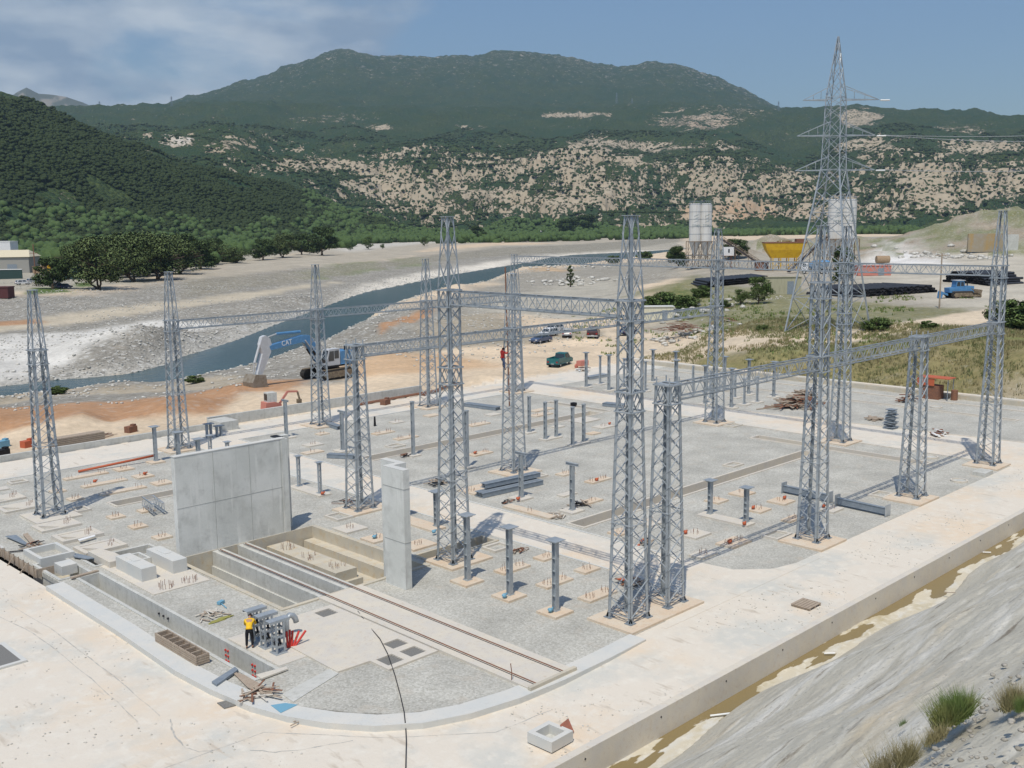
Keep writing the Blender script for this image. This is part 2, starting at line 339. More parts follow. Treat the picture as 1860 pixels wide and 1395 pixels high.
# skyline and ridge profiles of the hills (bearing -> elevation), nearest to farthest
LAY = [
 (prof([(0, 1500), (700, 1500), (760, 1900), (1860, 2000)]), prof([(-200,95),(0,158),(60,180),(150,215),(250,262),(300,286),(330,298),(420,318),(470,335),(520,352),(580,380),(640,398),(680,405),(760,412),(900,409),(1200,405),(1500,405),(1860,398),(2060,396)])),
 (prof([(0, 2000), (1860, 2100)]), prof([(-200,250),(0,290),(200,300),(330,310),(420,322),(480,338),(560,352),(640,372),(700,388),(800,392),(900,383),(1000,388),(1200,395),(1500,388),(1860,385),(2060,384)])),
 (prof([(0, 2350), (1860, 2350)]), prof([(-200,230),(200,262),(300,262),(380,256),(430,254),(470,268),(530,286),(600,298),(660,305),(700,296),(760,290),(800,292),(860,305),(930,322),(980,312),(1040,290),(1080,296),(1130,318),(1180,322),(1230,318),(1290,308),(1340,315),(1420,330),(1480,338),(1560,318),(1640,300),(1700,312),(1760,322),(1860,312),(2060,310)])),
 (prof([(0, 2600), (1860, 2600)]), prof([(-200,225),(200,256),(380,250),(430,249),(470,260),(530,280),(600,290),(700,285),(800,276),(930,296),(1040,284),(1130,298),(1230,298),(1290,291),(1340,300),(1420,316),(1480,324),(1560,302),(1640,293),(1700,300),(1860,300),(2060,300)])),
 (prof([(0, 3300), (1860, 3300)]), prof([(-200,220),(200,246),(400,236),(600,246),(760,250),(900,248),(1000,255),(1100,252),(1200,244),(1280,248),(1350,262),(1420,282),(1500,258),(1600,236),(1700,246),(1860,240),(2060,240)])),
 (prof([(0, 4600), (1860, 4600)]), prof([(-200,208),(180,203),(300,195),(350,191),(500,192),(700,198),(900,202),(1000,206),(1200,196),(1400,203),(1480,201),(1560,197),(1640,198),(1700,207),(1860,214),(2060,214)])),
 (prof([(0, 7200), (1860, 7200)]), prof([(-200,225),(300,212),(340,192),(370,184),(400,176),(450,160),(500,143),(550,120),(600,101),(630,96),(660,95),(700,103),(770,109),(830,106),(900,98),(950,96),(1000,103),(1070,117),(1120,128),(1150,123),(1190,118),(1240,128),(1300,150),(1370,185),(1410,204),(1450,222),(1860,235),(2060,235)])),
 (prof([(0, 9500), (1860, 9500)]), prof([(-200,300),(1860,300)]))]
def px_of_az(az): return 930+FPX*np.tan(np.clip(az-YAW, -0.75, 0.75))     # bearing to profile abscissa (level sight line)
def elev_of(px, py):       # tangent of elevation for a sight line
    vx = (px-930)/FPX; vy = (py-697.5)/FPX
    dx = FW.x+RI.x*vx-UP.x*vy; dy = FW.y+RI.y*vx-UP.y*vy; dz = FW.z+RI.z*vx-UP.z*vy
    return dz/np.hypot(dx, dy)
def hills(az, D):
    px = px_of_az(az)
    z = np.zeros_like(D); D0 = np.interp(px, [0, 300, 600, 900, 1250, 1860], [900, 1000, 1150, 1300, 1450, 1500])
    pD, pz = D0, np.zeros_like(D)
    for Df, pf in LAY:
        Dk = Df(px); zk = CAMH+Dk*elev_of(px, pf(px)); t = np.clip((D-pD)/np.maximum(Dk-pD, 1), 0, 1)
        tt = t*t*(3-2*t)*0.55+t*0.45
        z = np.where((D > pD), pz+(zk-pz)*tt, z); pD, pz = Dk, zk
    return z, D0
YX0, YX1 = 20.9, 113.0
YARD = [(20.55, 57), (20.5, 48), (20.3, 41.6), (20.45, 38.8), (20.8, 36.2), (21.35, 34.4), (22.1, 32.9), (23.2, 31.4), (24.6, 30.3), (26.3, 29.6), (28.6, 29.15), (30.9, 29.0), (30.9, 23), (139, 23), (139, 29.6), (113, 29.6), (113, 90.9), (20.55, 90.9)]
def height(X, Y, az, D):
    z = rbf(az, np.log(D)); hz, D0 = hills(az, D); z = z*(1-sstep(D0*0.75, D0, D))+hz
    fl = sstep(0, 5, X-114)+sstep(0, 5, Y-97); fl = np.clip(fl, 0, 1); flat = np.where((X < 30) & (Y < 92), -0.18, 0.0)
    near = fl*sstep(60, 90, D); z = z*near+(1-near)*flat
    m_ = D < 1300
    ins = inpoly(X, Y, RIV); d = np.full(X.shape, 1e6); d[m_] = pdist(X[m_], Y[m_], RIV)
    z = np.where(ins, -4-np.minimum(0.25*d, 2.0), np.where(d < 1e5, np.maximum(-3.98, -4+(z+4)*sstep(0, 1, d/(1.5+0.022*D))), z))
    # roughness of natural ground
    rough = np.clip((D-100)/60, 0, 1)*(D < 1300)*near*(~ins)
    z = z+rough*(fbm(X/7, Y/7, 3, 4)-.5)*np.where(z > 3, 0.5, 0.9)*np.clip(d/6, 0, 1)
    hill = sstep(0, 350, D-D0)
    z = z+hill*(fbm(X/260, Y/260, 11, 6, True)-.6)*np.interp(D, [1000, 1500, 1800, 2600, 4600, 7500], [26, 30, 70, 90, 70, 70])
    z = z+hill*(fbm(X/60, Y/60, 31, 4)-.5)*np.interp(D, [1000, 1500, 7000], [10, 14, 25])
    z = z-hill*sstep(.55, .9, fbm(X/95+.15*Y/95, Y/95, 61, 4, True))*np.interp(D, [1500, 1750, 2500, 2700], [0, 34, 34, 0])*np.interp(px_of_az(az), [600, 750], [0.2, 1])
    tb = hill*sstep(1720, 1850, D)*(1-sstep(2500, 2750, D))*np.interp(px_of_az(az), [560, 700], [0, 1]); st = 17.0; zw = z+14*(fbm(X/180, Y/180, 81, 3)-.5); fr = zw/st-np.floor(zw/st)
    z = z+tb*.8*((np.floor(zw/st)+sstep(.35, .75, fr))*st-zw)
    # spoil heap rising at the right behind the yard, gravel heaps
    for px, py, zz, r, h in HEAPS:
        c = G(px, py, zz); q = np.hypot(X-c.x, Y-c.y)/r; z = z+h*np.clip(1-q, 0, 1)**1.2*(0.85+0.3*fbm(X/5, Y/5, int(px), 3))*np.where(ins, 0, sstep(0, 9, d))
    return z
HEAPS = [(833,520,-1,9,3.6),(640,560,-2.5,9,2.6),(960,497,-1,16,3.0),(1010,497,-1,14,2.0),(200,640,-2.7,16,2.2),(260,630,-2.7,20,2.6),(330,620,-2.7,18,2.0),(450,560,-2.4,20,2.0),(540,545,-2.2,16,2.0),
 (1050,505,0,12,2.0),(700,592,0,12,1.2),(640,628,0,8,1.0),(1500,455,4,35,8),(1400,452,4,26,10),(1345,465,4,14,6.5),(1440,460,4,24,7),(1620,470,4,13,3.6),(1585,470,4,11,3.2),(1670,472,4.5,12,2.6),
 (1960,452,5,120,20),(1830,448,5,70,7),(1760,452,5,40,4),(330,735,0,6,.6),(560,790,0,1,0),(880,690,0,4,.8),(430,795,0,.1,0),(1250,520,3,10,1.2),(1190,505,1,12,1.6),(760,560,0,9,1.0)]
azs = np.radians(np.linspace(44.6-38, 44.6+38, 1000))
r1 = 1/np.linspace(1/27.0, 1/420.0, 430); r2 = np.arange(420, 2700, 11.0)[1:]; r3 = np.arange(2700, 9600, 38.0)
rs = np.concatenate([r1, r2, r3]); AZ, DD = np.meshgrid(azs, rs, indexing='ij'); XX = DD*np.sin(AZ); YY = DD*np.cos(AZ)
ZZ = height(XX, YY, AZ, DD)
def ground_z(x, y):
    a = np.array([math.atan2(x, y)]); d = np.array([math.hypot(x, y)]); return float(height(np.array([x]), np.array([y]), a, d)[0])
def on_ground(px, py, z0=0.0, it=8):
    z = z0
    for _ in range(it): p = G(px, py, z); z = 0.5*z+0.5*ground_z(p.x, p.y)
    p.z = z; return p
# --- natural colours by place
ALB = np.zeros(XX.shape+(3,)); ROCK = np.zeros(XX.shape); VEG = np.zeros(XX.shape)
def paint(mask, col=None, rock=None, veg=None):
    m3 = mask[..., None]
    if col is not None: ALB[:] = ALB*(1-m3)+np.array(col)*m3
    if rock is not None: ROCK[:] = ROCK*(1-mask)+rock*mask
    if veg is not None: VEG[:] = VEG*(1-mask)+veg*mask
BZ = np.where(np.abs(AZ) < 9, 0, 0.0)
wob = (fbm(XX/9, YY/9, 77, 5)-.5)
def region(pts, z=0.0, soft=2.0, w=6.0):
    """soft-edged area whose outline is surveyed at level z"""
    q = np.array(pts, float); vx = (q[:, 0]-930)/FPX; vy = (q[:, 1]-697.5)/FPX; d3 = np.array(FW)[None]+np.array(RI)[None]*vx[:, None]-np.array(UP)[None]*vy[:, None]; zz_ = np.full(len(q), float(z))
    for _ in range(10):
        t_ = (zz_-CAMH)/d3[:, 2]; x_, y_ = d3[:, 0]*t_, d3[:, 1]*t_; g = rbf(np.arctan2(x_, y_), np.log(np.hypot(x_, y_))); g = np.where((x_ > 114) | (y_ > 97), g, 0); zz_ = np.where(q[:, 1] < 447, z, np.clip(.5*zz_+.5*g, z-3, z+3))
    t_ = (zz_-CAMH)/d3[:, 2]; poly = list(zip(d3[:, 0]*t_, d3[:, 1]*t_))
    mm = DD < 1500; r = np.zeros(XX.shape); X, Y = XX[mm], YY[mm]
    d = pdist(X, Y, poly); s = np.where(inpoly(X, Y, poly), d, -d)+wob[mm]*w*np.clip(DD[mm]/150, .15, 3)
    r[mm] = sstep(-soft, soft, s/np.clip(DD[mm]/120, .3, 5)); return r*(DD > 60)*((YY > 92) | (XX > 113.5))
one = np.ones(XX.shape)
cream, cream2 = (0.64, 0.57, 0.47), (0.62, 0.58, 0.51)
grav, pale, tan, orange_, green, dry = (0.285, 0.265, 0.225), (0.60, 0.57, 0.50), (0.66, 0.53, 0.38), (0.42, 0.24, 0.13), (0.10, 0.15, 0.045), (0.24, 0.205, 0.10)
paint(one, cream, 0.0)
paint(sstep(100, 106, np.where(XX < 112, DD, 0))*(YY > 92), tan, 0.1)
far = sstep(-1, 1, YY-93)*(XX < 113)+((XX >= 113)*1.0); far = np.clip(far, 0, 1)
paint(far, (0.62, 0.50, 0.36), 0.05)
# ground between road and river
paint(region([(-200,770),(0,757),(200,748),(330,735),(440,715),(520,705),(640,695),(700,660),(800,640),(760,560),(650,560),(500,640),(300,685),(-200,730)], 0, 1.5), grav, 0.6)
paint(region([(-200,800),(0,790),(200,765),(400,745),(440,715),(540,712),(560,690),(400,700),(330,715),(200,728),(0,738),(-200,745)], 0.6, 1.5, 8), orange_, 0.15)
paint(region([(-200,745),(0,735),(120,716),(260,712),(400,705),(470,690),(400,680),(200,703),(0,722),(-200,735)], -1, 1, 3), (0.40,0.34,0.25), 0.4)
paint(region([(640,700),(700,680),(900,650),(1000,640),(1240,600),(1235,640),(1240,600),(1100,590),(960,615),(780,640),(680,650)], 0, 2), tan, 0.05)
paint(region([(600,690),(760,680),(900,665),(800,640),(690,645),(620,660)], 0, 2), (0.56, 0.39, 0.24), 0.05)
paint(region([(760,640),(1240,590),(1235,555),(1160,560),(1140,600),(960,600),(900,560),(830,560),(760,590)], 0, 2), (0.36, 0.31, 0.23), 0.3)
paint(region([(640,640),(700,590),(740,560),(785,545),(880,520),(950,490),(1100,478),(1240,470),(1260,500),(1160,520),(1140,560),(960,560),(860,570),(780,585),(690,620)], 0, 2), (0.31, 0.285, 0.235), 0.5)
paint(region([(860,560),(1000,520),(1130,500),(1160,560),(1000,580)], 0, 2), (0.42, 0.39, 0.32), 0.3)
paint(region([(690,610),(740,590),(790,570),(785,560),(720,580),(685,600)], 0.5, .6, 2), orange_, 0.1)
paint(region([(985,500),(1040,490),(1000,483),(960,488)], 0, 1.5, 3), (0.5,0.36,0.22), 0.2)
# far bank
paint(region([(-200,760),(0,703),(300,663),(520,583),(723,520),(867,492),(1000,468),(1236,452),(1236,433),(900,447),(620,478),(330,500),(150,535),(-200,540)], -2.6, 3), grav, 0.75)
paint(region([(-200,700),(0,688),(80,675),(160,650),(240,632),(300,615),(420,590),(300,580),(150,600),(0,610),(-200,620)], -2.6, 1.5), (0.62, 0.60, 0.55), 0.15)
paint(region([(0,700),(120,688),(250,670),(340,640),(430,610),(520,578),(600,550),(560,550),(430,590),(330,625),(240,660),(100,678),(0,690)], -3.2, 1.0), (0.46, 0.44, 0.39), 1.0)
paint(region([(600,548),(723,518),(867,490),(1000,466),(1236,451),(1236,446),(1000,461),(860,480),(760,495),(690,512),(640,522)], -3.2, 1.5, 3), (0.68, 0.63, 0.54), 0.3)
paint(region([(180,583),(330,560),(450,545),(540,525),(620,512),(540,518),(440,532),(300,548),(200,560),(-100,600),(-100,612)], -2, .8, 3), (0.48, 0.42, 0.32), 0.1)
paint(region([(-200,602),(60,588),(130,583),(60,582),(-200,592)], -2, .5, 2), orange_, 0.1)
paint(region([(330,510),(440,500),(540,487),(620,479),(753,464),(903,448),(1120,438),(1240,432),(1240,424),(900,432),(700,444),(600,452),(440,478),(330,498)], 0.4, 1.5, 3), (0.41, 0.365, 0.29), 0.1)
paint(region([(600,453),(640,458),(720,447),(820,438),(920,432),(900,427),(700,430),(600,436)], 0, 3, 4), (0.52, 0.49, 0.43), 0.3)
paint(region([(760,458),(900,446),(1020,440),(900,440),(800,448)], 0.4, 2, 3), (0.60, 0.47, 0.33), 0.1)
for pts in ([(540,492),(590,486),(605,508),(560,508)], [(595,484),(680,474),(700,492),(620,500)], [(700,472),(760,466),(790,480),(720,488)]):
    paint(region(pts, -1, .8, 5)*0.75, (0.16, 0.19, 0.07), 0.3)
paint(region([(330,512),(540,490),(620,482),(753,467),(903,450),(1120,440),(1236,435),(1236,446),(960,461),(765,480),(640,496),(540,513),(330,542)], -1, 1, 5)*.7, (0.25, 0.225, 0.165), 0.6)  # levee face: darker grey painted in, standing for the shading of its slope
# left settlement and grass verges
paint(region([(-200,540),(0,532),(160,527),(330,498),(600,450),(600,425),(0,430),(-200,440)], 0, 3), (0.38, 0.35, 0.28), 0.2)
paint(region([(40,535),(60,522),(110,520),(135,532),(100,531)], 0, .5, 1), green, 0)
paint(region([(132,518),(160,512),(175,520),(150,522)], 0, .5, 1), green, 0)
# the high right-hand ground
paint(region([(1170,600),(1235,560),(1235,490),(1262,455),(1240,440),(1860,425),(2300,425),(2300,640),(1860,622),(1700,622),(1560,640),(1300,660)], 3, 2), (0.36, 0.325, 0.26), 0.2)
paint(region([(1560,470),(1900,462),(1900,560),(1700,560),(1560,500)], 4, 3), (0.48, 0.44, 0.36), 0.1)
paint(region([(1235,650),(1400,622),(1560,610),(1700,590),(1900,560),(2300,560),(2300,590),(1900,590),(1790,585),(1600,612),(1440,632),(1300,650),(1235,690)], 3.2, 1), (0.55, 0.47, 0.34), 0.05)
paint(region([(1235,690),(1260,645),(1340,640),(1440,632),(1600,614),(1790,588),(1900,592),(2300,600),(2300,780),(1860,748),(1547,705),(1300,690)], 2, 1.5), dry, 0.0, 0.6)
paint(region([(1300,662),(1340,648),(1440,637),(1600,620),(1780,596),(1900,597),(2300,600),(2300,620),(1860,616),(1700,622),(1560,640),(1400,652)], 3, 1)*.8, (0.17, 0.20, 0.07), 0.0, 0.6)
paint(region([(1300,700),(1547,703),(1860,745),(1860,735),(1547,690),(1300,682)], .3, 1, 4), (0.17, 0.18, 0.06), 0.0, 0.8)
paint(region([(1720,745),(1860,755),(2300,800),(2300,700),(1860,680),(1780,700)], 1.5, 2), (0.34, 0.29, 0.2), 0.2, 0.2)
paint(region([(1170,530),(1260,500),(1340,530),(1400,520),(1500,545),(1640,555),(1780,560),(1700,580),(1560,600),(1420,610),(1330,600),(1240,585)], 3, 2, 8)*.85, (0.20, 0.20, 0.10), 0.3, 0.6)
paint(region([(1190,540),(1240,520),(1250,545),(1270,580),(1200,575)], 1.5, 1), (0.09, 0.14, 0.04), 0.0, 1)
paint(region([(1565,478),(1600,455),(1650,455),(1700,470),(1730,480),(1560,480)], 5, 2), (0.72, 0.70, 0.66), 0.1)
paint(((np.hypot(XX-G(1850, 452, 5).x, YY-G(1850, 452, 5).y) < 150) & (ZZ > 6.0))*np.clip(.35+wob*3, 0, 1), (0.15, 0.17, 0.07), 0.5, 0.6); paint(((np.hypot(XX-G(1850, 452, 5).x, YY-G(1850, 452, 5).y) < 150) & (ZZ > 5.2))*np.clip(.1-wob*2.5, 0, 1), (0.30, 0.22, 0.14), 0.6, 0.1)
paint(region([(1100,600),(1235,602),(1400,604),(1560,598),(1690,578),(1790,562),(1900,550),(2300,550),(2300,585),(1900,586),(1785,588),(1600,612),(1440,630),(1300,645),(1235,660),(1100,650)], 3.2, .5, 1.5), (0.60, 0.50, 0.37), 0.0, 0.0)
# hills: share of cover (VEG) and earth colour
px_v = px_of_az(AZ); D0m = np.interp(px_v, [0, 300, 600, 900, 1250, 1860], [900, 1000, 1150, 1300, 1450, 1500])
hm = sstep(-120, 0, DD-D0m)
paint(hm, (0.36, 0.30, 0.21), 0.0, 0.88)
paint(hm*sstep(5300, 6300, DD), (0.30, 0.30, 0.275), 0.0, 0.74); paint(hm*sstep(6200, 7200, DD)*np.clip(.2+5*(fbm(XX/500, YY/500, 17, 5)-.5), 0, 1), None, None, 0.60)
el = (ZZ-CAMH)/DD
def pyq(): # apparent height of each hill vertex, used only to look up mapped outcrops
    c0 = FW.z; hor = np.hypot(FW.x, FW.y); dxy = np.hypot(XX, YY)
    f = (XX*FW.x+YY*FW.y+(ZZ-CAMH)*FW.z); u = (XX*UP.x+YY*UP.y+(ZZ-CAMH)*UP.z); r = (XX*RI.x+YY*RI.y+(ZZ-CAMH)*RI.z)
    return 930+FPX*r/f, 697.5-FPX*u/f
hx, hy = pyq(); wb = (fbm(XX/150, YY/150, 91, 5)-.5); wb2 = (fbm(XX/45, YY/45, 93, 4)-.5)
OC = []; strata = fbm(AZ*9, ZZ/11+wb*3, 95, 4)
def outcrop(cx, cy, rx, ry, amt=0.75, col=None, lo=1700, hi=9e9):
    OC.append((cx, cy, rx, ry, amt, lo, hi))
    q = np.hypot((hx-cx)/rx, (hy-cy)/ry)+wb*2.4+wb2*1.0+(strata-.5)*1.6*((DD > 1700) & (DD < 2800)); m_ = (1-sstep(0.6, 1.25, q))*((DD > lo) & (DD < hi))*hm
    paint(m_*amt, None, None, 0.20)
    if col is not None: paint(m_*amt, col)
for o in [(760,350,110,30,.7),(860,318,50,10,.7),(660,340,40,14,.5),(720,312,60,9,.6),(560,302,80,10),(420,262,48,11),(900,352,70,18,.7),(1010,370,80,18,.7),(1040,318,40,26,.8),(960,330,40,10,.5),(1110,350,50,24,.6),(1080,392,60,10,.6),(1180,264,130,16,.9,(0.36,0.30,0.22)),(1290,325,40,22,.75),(1330,362,50,14,.6),(1380,340,36,14,.6),(1250,380,50,12,.5),
  (1430,330,36,22,.6),(1560,212,34,13,.9),(1590,262,70,17),(1680,312,66,20,.9),(1700,355,70,26,.8),(1600,385,70,20,.6),(1780,268,80,12,.8),(1830,330,50,22,.8),(325,257,24,8,1,(0.6,0.56,0.5)),
  (690,232,30,3,1),(840,230,30,2.5,.9),(1020,209,60,5,1),(1330,388,120,20,.7,(0.47,0.26,0.13)),
  (740,275,60,10,.5),(1320,212,70,16,.4),(1240,222,80,14,.5,(0.38,0.27,0.19)),(620,210,70,12,.3),(1050,270,60,10,.3),(1740,235,60,10,.4),(950,300,60,14,.4),(1480,385,70,22,.6),(1200,300,60,12,.4)]: outcrop(*o)
for o in [(220,180,40,30,.12),(300,330,60,30,.32),(350,370,60,22,.30),(430,385,40,14,.3),(270,265,60,18,.22),(100,330,80,30,.12),(620,400,40,10,.5)]: outcrop(*o, lo=900, hi=1700)
# strata: bare ledges where slopes are steep
gz = np.gradient(ZZ, axis=1)/np.gradient(DD, axis=1); paint(np.clip(sstep(0.30, 0.75, np.abs(gz))*hm*(DD > 1700)*(DD < 3000), 0, 1)*0.6, None, None, 0.30)
paint(((DD < D0m+350) & (DD > D0m-80) & (px_v > 300))*1.0*0.8, None, None, 0.97)
# --- mesh
nA, nR = XX.shape
keep = ~(inpoly(XX, YY, YARD)); inside = YY < 24.05
vid = np.arange(nA*nR).reshape(nA, nR)
a_, b_, c_, d_ = vid[:-1, :-1], vid[:-1, 1:], vid[1:, 1:], vid[1:, :-1]
ok = (keep[:-1, :-1] | keep[:-1, 1:] | keep[1:, 1:] | keep[1:, :-1]) & ~(inside[:-1, :-1] & inside[:-1, 1:] & inside[1:, 1:] & inside[1:, :-1])
# drop faces fully under the yard (cut one step wide of its edge)
fq = np.stack([a_[ok], d_[ok], c_[ok], b_[ok]], -1)
used = np.zeros(nA*nR, bool); used[fq.ravel()] = True; remap = np.cumsum(used)-1
# tuck the rim of the sheet just under the yard slab and wall
ZT = ZZ.copy(); rim = (inpoly(XX, YY, YARD)); ZT = np.where(rim, -0.75, ZT); ZT = np.where(((XX > 8) & (XX < 21.5) & (YY < 91)) | ((XX < 32) & (XX > 8) & (YY < 33)), -0.95, ZT); ZT = np.where(YY < 24.05, -1.6, ZT)
co = np.stack([XX, YY, ZT], -1).reshape(-1, 3)[used]; fq = remap[fq]
me = bpy.data.meshes.new('ground'); me.vertices.add(len(co)); me.vertices.foreach_set('co', co.ravel().astype('f'))
me.loops.add(fq.size); me.loops.foreach_set('vertex_index', fq.ravel().astype('i')); me.polygons.add(len(fq))
me.polygons.foreach_set('loop_start', np.arange(0, fq.size, 4).astype('i')); me.polygons.foreach_set('use_smooth', np.ones(len(fq), bool)); me.update(calc_edges=True)
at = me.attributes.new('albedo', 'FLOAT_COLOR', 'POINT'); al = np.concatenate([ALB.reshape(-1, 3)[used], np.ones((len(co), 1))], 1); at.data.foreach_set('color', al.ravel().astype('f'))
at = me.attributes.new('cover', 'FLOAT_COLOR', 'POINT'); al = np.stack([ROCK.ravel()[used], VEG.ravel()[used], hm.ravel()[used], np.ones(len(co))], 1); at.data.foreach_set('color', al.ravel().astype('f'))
def ground_material():
    m = bpy.data.materials.new('natural_ground'); m.use_nodes = True; t = m.node_tree; b = t.nodes['Principled BSDF']; b.inputs['Roughness'].default_value = 0.95; b.inputs['Specular IOR Level'].default_value = 0.15
    L = t.links.new; co = N(t, 'ShaderNodeNewGeometry').outputs['Position']
    al = N(t, 'ShaderNodeAttribute', attribute_name='albedo').outputs['Color']; cv = N(t, 'ShaderNodeAttribute', attribute_name='cover').outputs['Color']
    s = N(t, 'ShaderNodeSeparateColor'); L(cv, s.inputs[0]); rock, veg, hill = s.outputs
    def noise(sc, det=5.0, ro=0.6): n = N(t, 'ShaderNodeTexNoise', i_Scale=sc, i_Detail=det, i_Roughness=ro); L(co, n.inputs['Vector']); return n.outputs[0]
    def mrange(v, a, b_, c=0.0, d=1.0): n = N(t, 'ShaderNodeMapRange'); n.inputs[1].default_value = a; n.inputs[2].default_value = b_; n.inputs[3].default_value = c; n.inputs[4].default_value = d; L(v, n.inputs[0]); return n.outputs[0]
    def mul(a, b_): n = N(t, 'ShaderNodeMath', operation='MULTIPLY'); L(a, n.inputs[0]); (L(b_, n.inputs[1]) if not isinstance(b_, float) else setattr(n.inputs[1], 'default_value', b_)); return n.outputs[0]
    def mixc(f, a, b_, mode='MIX'):
        n = N(t, 'ShaderNodeMix', data_type='RGBA', blend_type=mode)
        for k, v in ((0, f), (6, a), (7, b_)):
            if isinstance(v, (tuple, float)): n.inputs[k].default_value = v if isinstance(v, float) else (*v, 1)
            else: L(v, n.inputs[k])
        return n.outputs[2]
    # soil variation
    c = mixc(1.0, al, mrange(noise(0.09, 7), .3, .7, .82, 1.18), 'MULTIPLY')
    c = mixc(1.0, c, mrange(noise(1.3, 6), .3, .7, .86, 1.14), 'MULTIPLY')
    c = mixc(mrange(noise(0.35, 8, .65), .55, .75, 0, .3), c, (0.50, 0.40, 0.29))
    c = mixc(mrange(noise(0.5, 9, .7), .57, .72, 0, .4), c, (0.52, 0.52, 0.49))
    # stones: pale and dark cells
    v = N(t, 'ShaderNodeTexVoronoi', i_Scale=1.1); L(co, v.inputs['Vector']); sc = N(t, 'ShaderNodeSeparateColor'); L(v.outputs['Color'], sc.inputs[0])
    v2 = N(t, 'ShaderNodeTexVoronoi', i_Scale=3.4); L(co, v2.inputs['Vector']); sc2 = N(t, 'ShaderNodeSeparateColor'); L(v2.outputs['Color'], sc2.inputs[0])
    c = mixc(mul(mul(mrange(sc.outputs[0], .72, .9), mrange(v.outputs['Distance'], .62, .4)), mul(rock, 0.95)), c, (0.60, 0.59, 0.55))
    c = mixc(mul(mrange(sc.outputs[1], .75, .9), mul(rock, 0.6)), c, (0.14, 0.135, 0.12))
    c = mixc(mul(mrange(sc2.outputs[0], .7, .95), mul(rock, 0.6)), c, (0.50, 0.49, 0.45))
    c = mixc(mul(mrange(sc2.outputs[1], .7, .95), mul(rock, 0.5)), c, (0.18, 0.17, 0.15))
    # near grass tufts
    gt = mixc(mrange(noise(1.7, 7, .7), .35, .65), (0.07, 0.10, 0.03), (0.36, 0.30, 0.14)); nearveg = mul(mul(veg, mrange(noise(.55, 7, .65), .38, .6)), mrange(hill, 1.0, 0.0))
    c = mixc(nearveg, c, gt)
    # hill scrub: bushes as dark clumps on earth
    earth = mixc(mrange(noise(.02, 8, .7), .35, .7), c, (0.42, 0.36, 0.27)); earth = mixc(mrange(noise(.05, 8, .7), .5, .75, 0, .6), earth, (0.30, 0.22, 0.14))
    vb = N(t, 'ShaderNodeTexVoronoi', i_Scale=0.085, i_Randomness=1.0); L(co, vb.inputs['Vector']); nb = noise(.035, 8, .75)
    vf = N(t, 'ShaderNodeTexVoronoi', i_Scale=0.2, i_Randomness=1.0); L(co, vf.inputs['Vector'])
    sub = N(t, 'ShaderNodeMath', operation='SUBTRACT'); L(nb, sub.inputs[0]); L(mul(vf.outputs['Distance'], 0.16), sub.inputs[1])
    sub2 = N(t, 'ShaderNodeMath', operation='ADD'); L(sub.outputs[0], sub2.inputs[0]); L(mrange(veg, 0, 1, -0.16, 0.27), sub2.inputs[1])
    vg = N(t, 'ShaderNodeTexVoronoi', i_Scale=0.13); L(co, vg.inputs['Vector']); sg = N(t, 'ShaderNodeSeparateColor'); L(vg.outputs['Color'], sg.inputs[0])
    dots = mul(mrange(sg.outputs[0], .45, .5), mrange(vg.outputs['Distance'], .50, .36)); bm_ = N(t, 'ShaderNodeMath', operation='MAXIMUM'); L(mrange(sub2.outputs[0], .46, .50), bm_.inputs[0]); L(dots, bm_.inputs[1]); bush = bm_.outputs[0]
    scf = N(t, 'ShaderNodeSeparateColor'); L(vf.outputs['Color'], scf.inputs[0])
    leaf = mixc(mrange(scf.outputs[0], .1, .9), (0.028, 0.048, 0.020), (0.065, 0.090, 0.030)); leaf = mixc(mrange(noise(.008, 6), .4, .65), leaf, (0.03, 0.06, 0.025))
    hc = mixc(bush, earth, leaf); c = mixc(hill, c, hc)
    L(c, b.inputs['Base Color'])
    # relief
    h1 = mul(mul(v2.outputs['Distance'], rock), -0.16); h2 = mul(noise(2.2, 7, .7), 0.10); h3 = mul(mul(bush, mrange(vf.outputs['Distance'], .9, 0., 0.2, 1.0)), 5.0)
    a1 = N(t, 'ShaderNodeMath', operation='ADD'); L(h1, a1.inputs[0]); L(h2, a1.inputs[1]); a2 = N(t, 'ShaderNodeMath', operation='ADD'); L(a1.outputs[0], a2.inputs[0]); L(mul(h3, hill), a2.inputs[1])
    bp = N(t, 'ShaderNodeBump', i_Strength=0.9, i_Distance=1.0); L(a2.outputs[0], bp.inputs['Height']); L(bp.outputs[0], b.inputs['Normal'])
    return m
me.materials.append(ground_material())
go = bpy.data.objects.new('ground', me); COL.objects.link(go); struct(go)
# river
rv = MB(); big = [(p.x, p.y) for p in [G(x, y+ (14 if i < len(RIV_N) else 0), -4.0) for i, (x, y) in enumerate(RIV_N+[(x, y-3-0.03*(y-440)) for x, y in RIV_F])]]
rv.prism(big, -4.6, -4.0, sides=False); struct(rv.build('river_water', 'water'))
